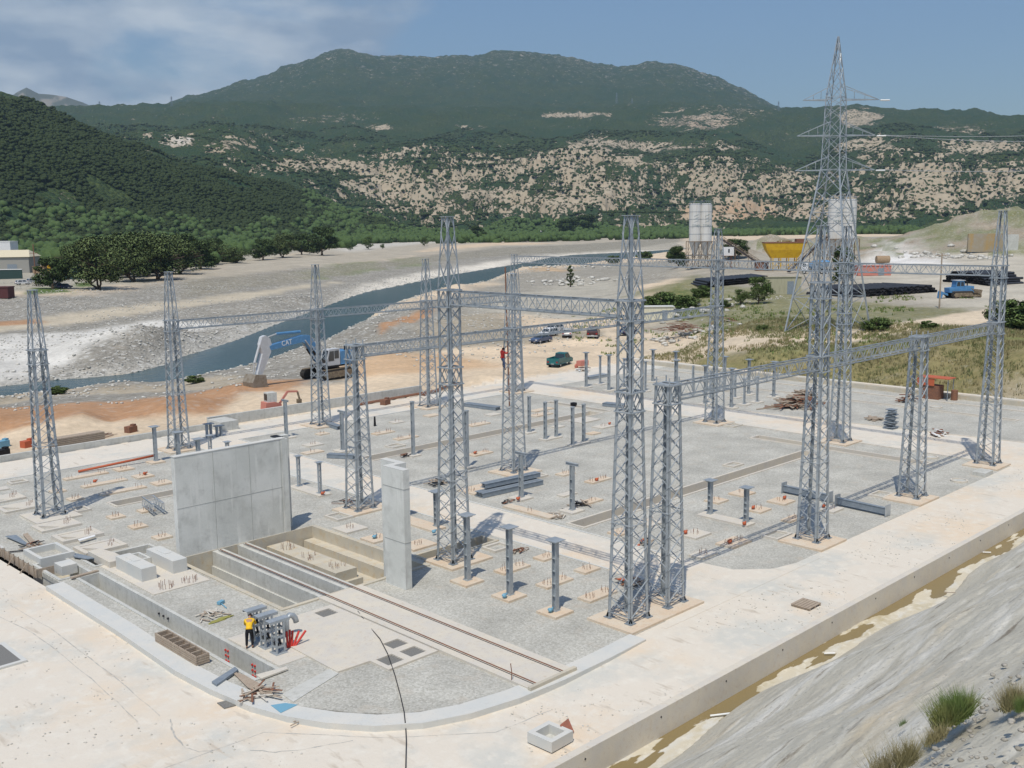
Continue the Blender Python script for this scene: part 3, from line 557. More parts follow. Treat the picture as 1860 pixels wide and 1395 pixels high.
# distant blue peaks
dm = MB(); pk = [(-60,215),(0,190),(30,168),(48,159),(70,170),(95,172),(120,176),(150,186),(190,203),(215,215)]
for i in range(len(pk)-1):
    for D1, dz in ((17000, 0),):
        a, b = bearing(pk[i][0], pk[i][1], D1), bearing(pk[i+1][0], pk[i+1][1], D1); a2, b2 = bearing(pk[i][0]-10, 380, 15000), bearing(pk[i+1][0]-10, 380, 15000)
        mid1 = a.lerp(a2, .45)+Vector((0, 0, 40*math.sin(i*2.1))); mid2 = b.lerp(b2, .45)+Vector((0, 0, 40*math.sin(i*2.1+2.1)))
        a3, b3 = bearing(pk[i][0], 300, 19500), bearing(pk[i+1][0], 300, 19500)
        dm.add([a2, b2, mid2, mid1, b, a, b3, a3], [(0, 1, 2, 3), (3, 2, 4, 5), (5, 4, 6, 7)])
M['farhill'] = mat('far_scrub_hill', (0.09, 0.10, 0.07), 0.95, 0, [(0.004, (0.26, 0.23, 0.18), 0.5, 0.6)], world_co=True)
struct(dm.build('distant_hills', 'farhill', smooth=True))
# ------------------------------------------------------------------ the yard
HOLES = []      # rectangles cut out of the yard slab (x0, x1, y0, y1)
def trench(x0, x1, y0, y1, depth, label, t=0.18, m='conc', lip=0.06, floor='conc_warm', name='cable_trench', cat='trench'):
    HOLES.append((x0, x1, y0, y1)); b = MB()
    b.prism([[(x0, y0), (x1, y0), (x1, y1), (x0, y1)], [(x0+t, y0+t), (x0+t, y1-t), (x1-t, y1-t), (x1-t, y0+t)]], -depth, lip)
    o = b.build(name, m); tag(o, label, cat, 'open trenches and pits in the yard')
    f = MB(); f.add([(x0+t, y0+t, -depth), (x1-t, y0+t, -depth), (x1-t, y1-t, -depth), (x0+t, y1-t, -depth)], [(0, 1, 2, 3)]); f.build('floor', floor, o)
    return o
trench(48.6, 78.6, 42.8, 44.4, 0.9, 'long open cable trench crossing the middle of the right gravel field', m='pad_pale')
trench(51.0, 80.6, 68.3, 70.2, 0.9, 'long open cable trench in the far gravel field behind the slender posts', m='pad_pale')
trench(80.0, 81.6, 34.4, 50.6, 0.7, 'open cable trench beside the cross road near the far corner tower', m='pad_pale')
trench(81.0, 82.2, 68.6, 77.2, 0.7, 'short open cable trench at the far end of the back gravel field', m='pad_pale')
trench(29.9, 38.4, 70.1, 71.8, 0.8, 'open trench with pale rim behind the tall grey fire wall', m='pad_pale')
trench(37.4, 43.0, 44.9, 46.5, 1.1, 'short deep trench running from the transformer pit to the cross road', m='conc_warm')
trench(21.75, 23.2, 38.1, 57.2, 1.25, 'deep grey walled drain along the left kerb with red duct ends', floor='conc')
trench(103.9, 104.9, 36, 84, 0.12, 'long shallow trench along the back edge of the yard', m='pad_pale', floor='gravel')
trench(23.3, 27.6, 58.3, 60.2, 1.1, 'grey walled channel leading behind the white plinths to the fire wall')
trench(20.95, 22.9, 57.4, 61.4, 0.9, 'shallow brown soil pit beside the kerb next to a grey block', floor='conc_warm')
# transformer pit with rails
PX0, PX1, PY0, PY1 = 27.1, 37.0, 44.4, 56.0
HOLES.append((PX0, PX1, PY0, PY1))
pit = thing('transformer_pit', 'deep stepped concrete pit under the fire wall with two rail beams', 'pit', (PX0, PY0, 0), group='open trenches and pits in the yard')
b = MB(); b.prism([[(PX0, PY0), (PX1, PY0), (PX1, PY1+.05), (PX0, PY1+.05)], [(PX0+.25, PY0+.25), (PX0+.25, PY1-.02), (PX1-.3, PY1-.02), (PX1-.3, PY0+.25)]], -2.4, 0.07)
w = b.build('pit_wall', 'conc_warm', pit); w.location = (-PX0, -PY0, 0)
b = MB(); b.add([(PX0, PY0, -2.2), (PX1, PY0, -2.2), (PX1, PY1, -2.2), (PX0, PY1, -2.2)], [(0, 1, 2, 3)]); w = b.build('pit_floor', 'conc', pit); w.location = (-PX0, -PY0, 0)
for bx in (29.9, 31.6):
    b = MB(); b.box(bx, (PY0+PY1)/2+.1, -2.2, 0.72, PY1-PY0-.3, 2.2+.05); b.box(bx, (PY0+PY1)/2+.1, -2.2, 0.96, PY1-PY0-.34, 1.35)
    w = b.build('rail_beam', 'conc', pit); w.location = (-PX0, -PY0, 0)
b = MB(); b.box(33.75, 51.8, -2.2, 1.5, 7.4, 1.85); b.box(33.75, 51.8, -2.2, 2.0, 7.9, 1.25); b.box(34.4, 51.8, -2.2, 3.4, 8.1, 0.75)
w = b.build('pedestal', 'conc_warm', pit); w.location = (-PX0, -PY0, 0)
for yy in (49.2, 51.6, 54.2):
    b = MB()
    for i in range(14):
        x_, y_ = 33.7+R.uniform(-.45, .45), yy+R.uniform(-.5, .5); b.tube([(x_, y_, -.36), (x_+R.uniform(-.05, .05), y_+R.uniform(-.05, .05), -.36+R.uniform(.2, .4))], .012, 4)
    w = b.build('starter_bars', 'rust', pit); w.location = (-PX0, -PY0, 0)
b = MB(); b.box(36.35, 50.2, -2.2, .8, 11.3, 1.5); w = b.build('ledge', 'conc_warm', pit); w.location = (-PX0, -PY0, 0)
# track slab with two rails
tk = thing('track_slab', 'long dusty concrete track slab with two sunken brown rails', 'track', (30.75, 36.7, 0))
b = MB(); b.box(0, 0, -.25, 2.75, 15.5, .37); b.build('slab', 'pad_pale', tk)
b = MB(); b.box(0, -7.83, -.25, 2.9, .18, .46); b.build('end_beam', 'conc_warm', tk)
for bx in (-.85, .85):
    b = MB(); b.box(bx, 5.6, .121, .05, 26.7, .03); b.build('rail', 'rust', tk)
    b = MB(); b.box(bx-.12, 5.6, .121, .03, 26.7, .02); b.build('groove', 'wire', tk)
# gravel surface with kerb curve at the near left corner
GO = [(YX0+.0, 90.9), (YX0, 45.4), (20.75, 40), (21.3, 36.3), (21.9, 34.6), (23.0, 32.7), (24.2, 31.3), (25.7, 30.4), (27.4, 29.9), (29.2, 29.55), (34, 29.5), (43.5, 29.5), (43.5, 84.6), (48.0, 84.6), (48.0, 34.6), (48.4, 31.4), (50.0, 29.9), (51.7, 29.5), (84.9, 29.5), (84.9, 84.6), (92.0, 84.6), (92.0, 60), (95.3, 29.5), (113.2, 29.5), (113.2, 90.9)]
def rects_ok(r): return [(r[0], r[2]), (r[0], r[3]), (r[1], r[3]), (r[1], r[2])]
def slab(name, outer, holes, z0, z1, m, label=None):
    b = MB(); b.prism([outer]+[rects_ok(h) for h in holes], z0, z1); o = b.build(name, m); return struct(o)
def inside_pt(x, y, poly):
    c = False; n = len(poly)
    for i in range(n):
        x0, y0 = poly[i]; x1, y1 = poly[(i+1) % n]
        if (y0 > y) != (y1 > y) and x < (x1-x0)*(y-y0)/(y1-y0)+x0: c = not c
    return c
G1 = [(YX0, 84.6), (YX0, 45.4), (20.75, 40), (21.3, 36.3), (21.9, 34.6), (23.0, 32.7), (24.2, 31.3), (25.7, 30.4), (27.4, 29.9), (29.2, 29.55), (34, 29.5), (43.5, 29.5), (43.5, 84.6)]
G2 = [(48.0, 84.6), (48.0, 34.6), (48.4, 31.4), (50.0, 29.9), (51.7, 29.5), (84.6, 29.5), (84.6, 84.6)]
G3 = [(91.0, 84.6), (91.0, 60), (94.6, 29.5), (113.2, 29.5), (113.2, 84.6)]
for g in (G1, G2, G3):
    hs = [h for h in HOLES if inside_pt((h[0]+h[1])/2, (h[2]+h[3])/2, g)]; slab('yard_gravel', g, hs, -.3, 0.0, 'gravel')
# dusty roads of the yard
slab('cross_road', [(43.5, 84.6), (43.5, 36.8), (43.2, 33.5), (42.4, 31.6), (40.8, 30.0), (38.8, 29.2), (38.8, 28.9), (54, 28.9), (51.7, 29.5), (50.0, 29.9), (48.4, 31.4), (48.0, 34.6), (48.0, 84.6)], [], -.3, 0.006, 'road')
slab('cross_road', [(84.6, 84.6), (84.6, 28.9), (96, 28.9), (94.6, 32), (91.0, 60), (91.0, 84.6)], [], -.3, 0.006, 'road')
slab('back_road', [(YX0, 84.6), (113.2, 84.6), (113.2, 90.95), (YX0, 90.95)], [], -.3, 0.012, 'road')
slab('apron', [(20.2, 91.0), (20.2, 66), (20.3, 57), (20.3, 48), (20.1, 41.6), (20.3, 38.8), (20.7, 36.2), (21.3, 34.4), (22.1, 32.9), (23.2, 31.4), (24.6, 30.3), (26.3, 29.6), (28.6, 29.3), (30.0, 29.4), (30.0, 24.05), (9, 24.05), (9, 91)], [], -.9, -0.2, 'road')
slab('front_road', [(38, 30.2), (140, 30.2), (140, 24.05), (38, 24.05)], [], -.7, -0.012, 'road')
b = MB(); b.add([(30, 24.05, -.2), (38, 24.05, -.012), (38, 30.2, -.012), (30, 29.6, -.2)], [(0, 1, 2, 3)]); struct(b.build('front_road', 'road'))
# kerbs
def strip(name, pts, w, z0, z1, m, label, cat='kerb'):
    pts = [Vector((p[0], p[1], 0)) for p in pts]; L, Rr = [], []
    for i, p in enumerate(pts):
        d = (pts[min(i+1, len(pts)-1)]-pts[max(i-1, 0)]).normalized(); n = Vector((-d.y, d.x, 0)); L.append(p+n*w/2); Rr.append(p-n*w/2)
    b = MB(); b.prism([(p.x, p.y) for p in L]+[(p.x, p.y) for p in Rr[::-1]], z0, z1); return tag(b.build(name, m), label, cat)
strip('pavement_kerb', [(20.55, 57), (20.5, 48), (20.3, 41.6), (20.45, 38.8), (20.8, 36.2), (21.35, 34.4), (22.1, 32.9), (23.2, 31.4), (24.6, 30.3), (26.3, 29.6), (28.6, 29.15), (31.1, 29.0), (34.2, 29.05), (37, 29.2)], .95, -.3, .06, 'kerb', 'pale curving pavement kerb round the near left corner of the yard')
strip('pavement_kerb', [(20.55, 91), (20.55, 66.0)], .9, -.3, .06, 'kerb', 'pale pavement kerb along the far left edge of the yard beyond the timber shuttering')
strip('edge_kerb', [(43.55, 46.7), (43.55, 84.6)], .14, -.2, .06, 'kerb', 'low kerb on the left side of the cross road behind the corner tower')
strip('edge_kerb', [(43.55, 36.5), (43.55, 44.8)], .14, -.2, .06, 'kerb', 'low kerb on the left side of the cross road nearest the twin towers')
strip('edge_kerb', [(47.95, 34.8), (47.95, 84.6)], .14, -.2, .06, 'kerb', 'low kerb on the right side of the cross road beside the gravel field')
strip('edge_kerb', [(84.65, 31), (84.65, 84.6)], .16, -.2, .07, 'pad_pale', 'low kerb between the gravel field and the second cross road')
strip('edge_kerb', [(94.4, 31), (91.0, 60), (91.0, 84.6)], .16, -.2, .07, 'pad_pale', 'low kerb on the far side of the second cross road')
strip('edge_kerb', [(21.2, 84.55), (43.5, 84.55)], .14, -.2, .06, 'kerb', 'low kerb between the back road and the left footings')
strip('edge_kerb', [(48, 84.55), (84.6, 84.55)], .14, -.2, .06, 'kerb', 'low kerb between the back road and the far gravel field')
strip('back_wall', [(YX0, 91.3), (48.7, 91.3)], .3, -.4, .55, 'conc', 'low grey wall behind the back road at the left', 'wall')
strip('back_wall', [(48.9, 92.1), (76, 92.1)], .3, -.4, 1.0, 'conc', 'taller stretch of grey wall behind the back road with a stepped end', 'wall')
strip('edge_wall', [(112.9, 29), (112.9, 89)], .35, -.4, .5, 'conc_warm', 'low wall under the dry grass bank at the back right', 'wall')
strip('edge_wall', [(109.6, 29), (109.6, 84)], .25, -.2, .12, 'pad_pale', 'low kerb in front of the wall under the grass bank', 'kerb')
strip('pale_ledge', [(114.3, 36), (114.3, 92)], .9, -.4, .42, 'road', 'pale concrete ledge at the foot of the grass bank', 'kerb')
b = MB(); b.box(49.6, 90.4, 0, 1.9, 2.6, .9); tag(b.build('stepped_block', 'conc'), 'grey concrete block at the stepped end of the back wall', 'block')
# retaining wall, drain channel and shotcrete slope
rw = thing('retaining_wall', 'long pale retaining wall between the road and the muddy drain', 'wall', (0, 23.9, 0))
b = MB(); b.box(80, 0, -1.15, 130, .34, 1.32); b.build('wall', 'pad_pale', rw)
b = MB()
for i in range(24): b.tube([(27+i*4.6, -.172, -.15), (27+i*4.6, -.19, -.15)], .04, 8)
b.build('weep_holes', 'wire', rw)
b = MB(); b.add([(10, 24, -1.0), (10, 19, -1.0), (145, 19, -1.0), (145, 24, -1.0)], [(0, 1, 2, 3)])
M['sand'] = mat('channel_sand', (0.56, 0.51, 0.40), 0.85, 0, [(0.5, (0.44, 0.38, 0.25), 0.45, 0.65, 8, (.5, 1, 1)), (1.4, (0.58, 0.56, 0.50), .5, .62, 8, (.4, 1, 1)), (2.4, (0.66, 0.62, 0.52), 0.5, 0.7)], bump=0.01, bscale=8, world_co=True)
struct(b.build('drain_channel', 'sand'))
def wet_channel():
    m = M['sand']; t = m.node_tree; b = t.nodes['Principled BSDF']; src = b.inputs['Base Color'].links[0].from_socket; L = t.links.new
    co = N(t, 'ShaderNodeNewGeometry').outputs['Position']; mp_ = N(t, 'ShaderNodeMapping'); mp_.inputs['Scale'].default_value = (.42, 1.5, 1); L(co, mp_.inputs[0]); sp = N(t, 'ShaderNodeSeparateXYZ'); L(co, sp.inputs[0])
    nz = N(t, 'ShaderNodeTexNoise', i_Scale=0.8, i_Detail=7.0, i_Roughness=.5); L(mp_.outputs[0], nz.inputs['Vector'])
    g = N(t, 'ShaderNodeMapRange'); g.inputs[1].default_value = 22.3; g.inputs[2].default_value = 23.75; g.inputs[3].default_value = -.10; g.inputs[4].default_value = .13; L(sp.outputs[1], g.inputs[0])
    a = N(t, 'ShaderNodeMath', operation='ADD'); L(nz.outputs[0], a.inputs[0]); L(g.outputs[0], a.inputs[1])
    w = N(t, 'ShaderNodeMapRange'); w.inputs[1].default_value = .515; w.inputs[2].default_value = .535; L(a.outputs[0], w.inputs[0])
    mx = N(t, 'ShaderNodeMix', data_type='RGBA'); L(w.outputs[0], mx.inputs[0]); L(src, mx.inputs[6]); mx.inputs[7].default_value = (0.235, 0.18, 0.085, 1); L(mx.outputs[2], b.inputs['Base Color'])
    r = N(t, 'ShaderNodeMapRange'); r.inputs[3].default_value = .9; r.inputs[4].default_value = .1; L(w.outputs[0], r.inputs[0]); L(r.outputs[0], b.inputs['Roughness'])
wet_channel()
# slope: sprayed concrete face rising towards the camera
def slope_z(x, y):
    t = 22.55-y+0.35*math.sin(x*.21)+.25*math.sin(x*.53+1); return -1.0+max(t, -.4)*0.70
SL = MB(); nx, ny = 620, 300; vs = []
xs = np.concatenate([np.linspace(-4, 40, nx//2, endpoint=False), np.linspace(40, 150, nx-nx//2)]); ys = np.linspace(-8, 22.6, ny); SX, SY = np.meshgrid(xs, ys, indexing='ij')
T_ = 22.55-SY+0.35*np.sin(SX*.21)+.25*np.sin(SX*.53+1); SZ = -1.0+np.maximum(T_, -.4)*0.70
hi = sstep(14, 19, T_-(SX-10)*0.12); SZ += (fbm(SX*.25, SY*.6, 5, 5)-.5)*.45*sstep(0, 2, T_)+(fbm(SX*1.3+SY*.5, SY*1.6, 9, 5)-.5)*(.04+.28*hi)
SZ -= .05*sstep(.62, .9, fbm(SX*.35+SY*.5, SY*2.2, 19, 5, True))*sstep(.6, 2, T_); SZ += .035*sstep(.5, .7, fbm(SX*.8, SY*2.4, 23, 5))*sstep(.6, 2, T_)
SZ = np.where(T_ < .1, -1.05+np.minimum(SZ+1, 0)*0-.0, SZ)
idx = np.arange(nx*ny).reshape(nx, ny)
sm = bpy.data.meshes.new('slope'); co = np.stack([SX, SY, SZ], -1).reshape(-1, 3)
sm.from_pydata(co.tolist(), [], np.stack([idx[:-1, :-1].ravel(), idx[1:, :-1].ravel(), idx[1:, 1:].ravel(), idx[:-1, 1:].ravel()], -1).tolist()); sm.polygons.foreach_set('use_smooth', np.ones(len(sm.polygons), bool))
def slope_mat():
    m = mat('sprayed_concrete', (0.50, 0.475, 0.40), 0.95, 0, [(0.22, (0.46, 0.43, 0.355), 0.42, 0.66, 7, (.35, 1.5, .8)), (0.5, (0.62, 0.60, 0.54), 0.5, 0.66, 8, (.3, 1.6, 1)), (0.3, (0.52, 0.44, 0.31), 0.54, 0.72, 7, (.25, 1.6, 1)), (1.1, (0.24, 0.21, 0.165), 0.60, 0.70, 10, (.25, 1.9, 1)), (6, (0.30, 0.28, 0.24), 0.58, 0.72, 10), (9, (0.62, 0.62, 0.58), 0.6, 0.75)], bump=0.05, bscale=4.5, world_co=True)
    t = m.node_tree; b = t.nodes['Principled BSDF']; src = b.inputs['Base Color'].links[0].from_socket
    co = N(t, 'ShaderNodeNewGeometry').outputs['Position']; sp = N(t, 'ShaderNodeSeparateXYZ'); t.links.new(co, sp.inputs[0])
    nz = N(t, 'ShaderNodeTexNoise', i_Scale=0.4, i_Detail=7.0); t.links.new(co, nz.inputs['Vector'])
    a = N(t, 'ShaderNodeMath', operation='MULTIPLY_ADD', i_1=4.0); t.links.new(nz.outputs[0], a.inputs[0]); t.links.new(sp.outputs[2], a.inputs[2])
    mr = N(t, 'ShaderNodeMapRange'); mr.inputs[1].default_value = 12.8; mr.inputs[2].default_value = 14.6; t.links.new(a.outputs[0], mr.inputs[0])
    v = N(t, 'ShaderNodeTexVoronoi', i_Scale=6.0); t.links.new(co, v.inputs['Vector']); sc = N(t, 'ShaderNodeSeparateColor'); t.links.new(v.outputs['Color'], sc.inputs[0])
    r = N(t, 'ShaderNodeValToRGB'); e = r.color_ramp.elements; e[0].color = (.10, .09, .075, 1); e[1].color = (.42, .41, .38, 1); q = e.new(.45); q.color = (.22, .20, .165, 1); q = e.new(.8); q.color = (.28, .26, .22, 1); t.links.new(sc.outputs[0], r.inputs[0])
    mx = N(t, 'ShaderNodeMix', data_type='RGBA'); t.links.new(mr.outputs[0], mx.inputs[0]); t.links.new(src, mx.inputs[6]); t.links.new(r.outputs[0], mx.inputs[7]); t.links.new(mx.outputs[2], b.inputs['Base Color'])
    return m
sm.materials.append(slope_mat()); so = bpy.data.objects.new('concrete_slope', sm); COL.objects.link(so); struct(so)

# ------------------------------------------------------------------ fire walls
def form_lines(b_, x0, x1, y, zs, xs_, depth=.012, zlo=0, zhi=6):
    for z in zs: b_.box((x0+x1)/2, y, z, x1-x0, depth*2, .015)
    for x in xs_: b_.box(x, y, zlo, .014, depth*2, zhi-zlo)
fw = thing('fire_wall', 'tall grey cast concrete fire wall standing at the back of the pit', 'wall', (27.5, 56.02, 0))
M['wallconc'] = mat('shuttered_concrete', (0.58, 0.59, 0.555), 0.9, 0, [(0.35, (0.68, 0.685, 0.65), 0.42, 0.62), (1.2, (0.47, 0.475, 0.445), 0.5, 0.75, 8), (0.8, (0.72, 0.72, 0.68), 0.56, 0.72, 6, (4, 4, .3)), (0.7, (0.38, 0.375, 0.35), 0.6, 0.8, 7, (5, 5, .25)), (22, (0.3, 0.3, 0.27), 0.64, 0.74)], bump=0.012, bscale=5, world_co=True)
b = MB(); b.box(3.75, .22, -2.3, 7.5, .42, 8.45); b.box(7.42, .58, -2.3, .42, 1.2, 8.44); b.box(7.84, 1.2, -2.3, 1.1, .4, 8.43)
b.build('wall', 'wallconc', fw)
b = MB(); form_lines(b, 0.02, 7.25, .006, (0.0, 3.05), (2.45, 4.9, 7.1), .008, -2.2, 6.1); b.build('formwork_joints', 'steel_dark', fw).data.materials[0] = mat('joint_grey', (0.36, 0.365, 0.34), .95)  # thin strips of darker grey along the formwork joints
b = MB(); b.box(3.75, .22, 6.15, 7.54, .46, .05); b.build('coping', 'kerb', fw)
b = MB(); b.box(7.42, .86, 6.15, .46, .8, .05)
for x, z in ((3.1, -.75), (3.35, -.62), (3.6, -.8), (3.8, -.55)): b.tube([(x, .0, z), (x, -.15, z)], .06, 8)
b.build('duct_stubs', 'black', fw)
zw = thing('fire_wall', 'narrow Z shaped concrete fire wall standing alone right of the pit', 'wall', (33.45, 42.2, 0))
Z = [(0, .0), (.42, 0.0), (.42, 1.35), (1.3, 1.35), (1.3, 3.1), (.9, 3.1), (.9, 1.75), (0, 1.75)]
b = MB(); b.prism(Z, -2.0, 6.58); b.build('wall', 'wallconc', zw)
b = MB()
for z in (5.55, 2.6):
    b.box(-.006, .87, z, .02, 1.74, .025); b.box(.21, -.006, z, .42, .02, .025); b.box(1.306, 2.2, z, .02, 1.7, .025)
b.build('formwork_joints', 'steel_dark', zw).data.materials[0] = bpy.data.materials['joint_grey']
b = MB(); b.prism(Z, 6.58, 6.62); b.build('coping', 'kerb', zw)

# ------------------------------------------------------------------ lattice towers
H1, H2 = 11.33, 15.7
def tower_mesh(kind, top):
    """kind: P low portal column, B column with spire, A tall column with two beam levels and spire.  returns dict of MB parts"""
    w0, w1 = .72, .46
    hc = {'P': H1, 'B': H1, 'A': H2}[kind]
    def hw(z):
        if z <= H1: return w0+(w1-w0)*z/H1
        if z <= hc: return w1
        return w1+(.24-w1)*(z-hc)/(top-hc)
    zt = top if kind != 'P' else H1
    P = {}
    legs = []
    for sx, sy in ((-1, -1), (1, -1), (1, 1), (-1, 1)):
        b = MB(); zz = [0.05, H1]+([hc] if hc > H1 else [])
        for z0, z1 in zip(zz[:-1], zz[1:]): b.angle((sx*hw(z0), sy*hw(z0), z0), (sx*hw(z1), sy*hw(z1), z1), .17, .022, (-sx, 0, 0), (0, -sy, 0))
        if zt > hc: b.angle((sx*hw(hc+.01), sy*hw(hc+.01), hc), (sx*hw(zt), sy*hw(zt), zt), .09, .016, (-sx, 0, 0), (0, -sy, 0))
        legs.append(b)
    P['leg'] = legs
    feet = []
    for sx, sy in ((-1, -1), (1, -1), (1, 1), (-1, 1)):
        b = MB(); x, y = sx*w0, sy*w0; b.box(x-sx*.06, y-sy*.06, .0, .42, .42, .045)
        for k in range(4):
            a = math.pi/4+k*math.pi/2; b.tube([(x-sx*.06+.2*math.cos(a)*.8, y-sy*.06+.2*math.sin(a)*.8, 0.04), (x-sx*.06+.2*math.cos(a)*.8, y-sy*.06+.2*math.sin(a)*.8, .13)], .022, 6)
        b.add([(x-sx*.02, y-sy*.02, .42), (x-sx*.02, y-sy*.2, .05), (x-sx*.02, y+sy*.12, .05)], [(0, 1, 2), (2, 1, 0)]); b.add([(x-sx*.02, y-sy*.02, .42), (x-sx*.2, y-sy*.02, .05), (x+sx*.12, y-sy*.02, .05)], [(0, 1, 2), (2, 1, 0)])
        feet.append(b)
    P['base_plate'] = feet
    faces = []
    for f in range(4):
        b = MB(); c, s = [(1, 0), (0, 1), (-1, 0), (0, -1)][f]
        def pt(u, z, off=0.0):
            h = hw(z); x, y = u*h, -(h-off); return (x*c-y*s, x*s+y*c, z)
        n = 13; zz = [0.25+(H1-.25-.0)*i/n for i in range(n+1)]
        ww = .062
        for i in range(n):
            if H1-zz[i] < 1.0 and True: continue
            b.bar(pt(-1, zz[i]), pt(1, zz[i+1]), ww, .02); b.bar(pt(1, zz[i], .05), pt(-1, zz[i+1], .05), ww, .02)
        b.bar(pt(-1, .3), pt(1, .3), .06, .03)
        for z0 in ([H1-.9]+([H2-.95] if kind == 'A' else [])):
            m_ = 1
            b.bar(pt(-1, z0), pt(0, z0+.85), .06, .02); b.bar(pt(1, z0), pt(0, z0+.85), .06, .02); b.bar(pt(-1, z0+.85, .04), pt(0, z0, .04), .06, .02); b.bar(pt(1, z0+.85, .04), pt(0, z0, .04), .06, .02)
        if kind == 'A':
            n2 = 4; z2 = [H1+(H2-.95-H1)*i/n2 for i in range(n2+1)]
            for i in range(n2): b.bar(pt(-1, z2[i]), pt(1, z2[i+1]), ww, .02); b.bar(pt(1, z2[i], .05), pt(-1, z2[i+1], .05), ww, .02)
        if kind != 'P':
            n3 = 6 if kind == 'B' else 5; z3 = [hc+(zt-hc)*i/n3 for i in range(n3+1)]
            for i in range(n3):
                a, e = ((-1, 0) if i % 2 == 0 else (0, -1)); b.bar(pt(a, z3[i]), pt(e, z3[i+1]), .042, .016); b.bar(pt(-a if a else 0, z3[i]), pt(-e if e else 0, z3[i+1]), .042, .016)
        faces.append(b)
    P['bracing'] = faces
    rings = []
    for z, ww, hh in [(H1-.95, .14, .05), (H1, .16, .07)]+([(H2-.95, .14, .05), (H2, .16, .07)] if kind == 'A' else [])+[(H1*.43, .07, .04)]:
        b = MB(); h = hw(z)+.03
        if z == H1*.43: h -= .02
        for c, s in ((1, 0), (0, 1), (-1, 0), (0, -1)):
            p = (-h, -h); q = (h, -h); b.bar((p[0]*c-p[1]*s, p[0]*s+p[1]*c, z), (q[0]*c-q[1]*s, q[0]*s+q[1]*c, z), ww, hh)
        rings.append(b)
    P['ring_frame'] = rings
    if kind != 'P':
        b = MB(); b.box(0, 0, zt, .62, .62, .03)
        P['top_plate'] = [b]
    if kind == 'P':
        b = MB(); b.box(-.3, 0, H1+.04, .25, 1.0, .03); b.box(.3, 0, H1+.04, .25, 1.0, .03)
        for sx, sy in ((-1, -1), (1, -1), (1, 1), (-1, 1)): b.tube([(sx*.4, sy*.4, H1+.05), (sx*.4, sy*.4, H1+.38)], .04, 6)
        P['platform'] = [b]
    return P
def make_tower(kind, top, loc, label):
    P = tower_mesh(kind, top); t = thing('lattice_tower', label, 'tower', loc, group='lattice towers of the switchyard')
    lg = [x.build('leg', 'steel', t) for x in P['leg']]
    for l, f in zip(lg, P['base_plate']): f.build('base_plate', 'steel_dark', l)
    for x in P['bracing']: x.build('bracing', 'steel', t)
    for x in P['ring_frame']: x.build('ring_frame', 'steel', t)
    for k in ('top_plate', 'platform'):
        for x in P.get(k, []): x.build(k, 'steel', t)
    return t
PADZ = .12
TW = [ # x, y, kind, top, label, pad
 (38.5, 31.0, 'A', 19.65, 'nearest tall spired lattice tower, left one of the close pair in the foreground', None),
 (41.5, 31.0, 'P', 0, 'lower flat topped lattice tower, right one of the close pair in the foreground', None),
 (56.4, 31.0, 'A', 19.0, 'spired lattice tower on the front road, next to the rust-topped steel girders', (54.6, 57.7, 29.4, 32.3)),
 (70.2, 31.0, 'P', 0, 'flat topped lattice tower carrying the beam between two spired towers at right', (68.2, 71.3, 29.5, 32.2)),
 (83.9, 31.0, 'A', 19.9, 'spired lattice tower at the far right corner of the gravel field', (82.1, 85.0, 29.6, 32.3)),
 (38.5, 44.0, 'A', 19.75, 'tall spired lattice tower right behind the narrow Z shaped wall', (37.2, 40.4, 42.7, 45.2)),
 (41.4, 57.1, 'P', 0, 'flat topped lattice tower between the two fire walls', (39.9, 43.2, 55.8, 58.3)),
 (56.4, 57.1, 'B', 15.5, 'spired lattice tower with a worker in red, in the centre of the yard', (54.8, 58.0, 55.5, 58.4)),
 (25.8, 71.3, 'B', 15.3, 'lone spired lattice tower at the left edge carrying no beam', (24.3, 27.3, 69.6, 72.8)),
 (42.1, 84.7, 'B', 15.5, 'spired lattice tower at the left end of the back beam, behind the fire wall', (40.6, 43.4, 83.3, 86.2)),
 (57.1, 84.7, 'B', 15.6, 'spired lattice tower in front of the blue excavator', (55.6, 58.6, 83.2, 86.2)),
 (70.9, 84.7, 'B', 15.7, 'spired lattice tower on the back road right of the excavator', (69.4, 72.3, 83.2, 86.2)),
 (84.3, 84.9, 'B', 15.8, 'spired lattice tower at the right end of the back beam, by a leaning brown pole', (82.9, 85.9, 83.4, 86.2)),
 (83.9, 57.0, 'A', 18.6, 'spired lattice tower where the three beams meet beside the second road', (82.4, 85.3, 55.6, 58.5)),
 (83.9, 43.8, 'A', 18.8, 'spired lattice tower standing in front of the big power pylon', (82.4, 85.4, 42.4, 45.3)),
]
TK = {}
for x, y, k, top, lab, pad in TW:
    key = (k, round(top, 1) if k != 'P' else 0)
    z = PADZ
    if key in TK: dup(TK[key], (x, y, z), label=lab)
    else: TK[key] = make_tower(k, top, (x, y, z), lab)
def pad(x0, x1, y0, y1, label, m='pad', name='tower_footing', cat='footing', group='concrete footings of the yard', h=PADZ, z=0.0):
    b = MB(); b.prism([(x0, y0), (x1, y0), (x1, y1), (x0, y1)], z-.1, z+h); return tag(b.build(name, m), label, cat, group)
pad(37.0, 42.9, 29.55, 32.4, 'long sandy footing slab under the close pair of foreground towers')
SHORT = ['', '', 'third front tower', 'flat topped front tower', 'far corner tower', 'tall tower behind the Z wall', 'flat topped tower between the fire walls', 'central tower with the climber', 'lone left tower', 'leftmost back tower', 'tower before the excavator', 'third back tower', 'tower by the leaning brown pole', 'tower where three beams meet', 'tower before the big pylon']
for (x, y, k, top, lab, p), sh_ in zip(TW, SHORT):
    if p: pad(*p, 'square footing slab under the '+sh_, m='pad' if x > 30 else 'pad_pale')
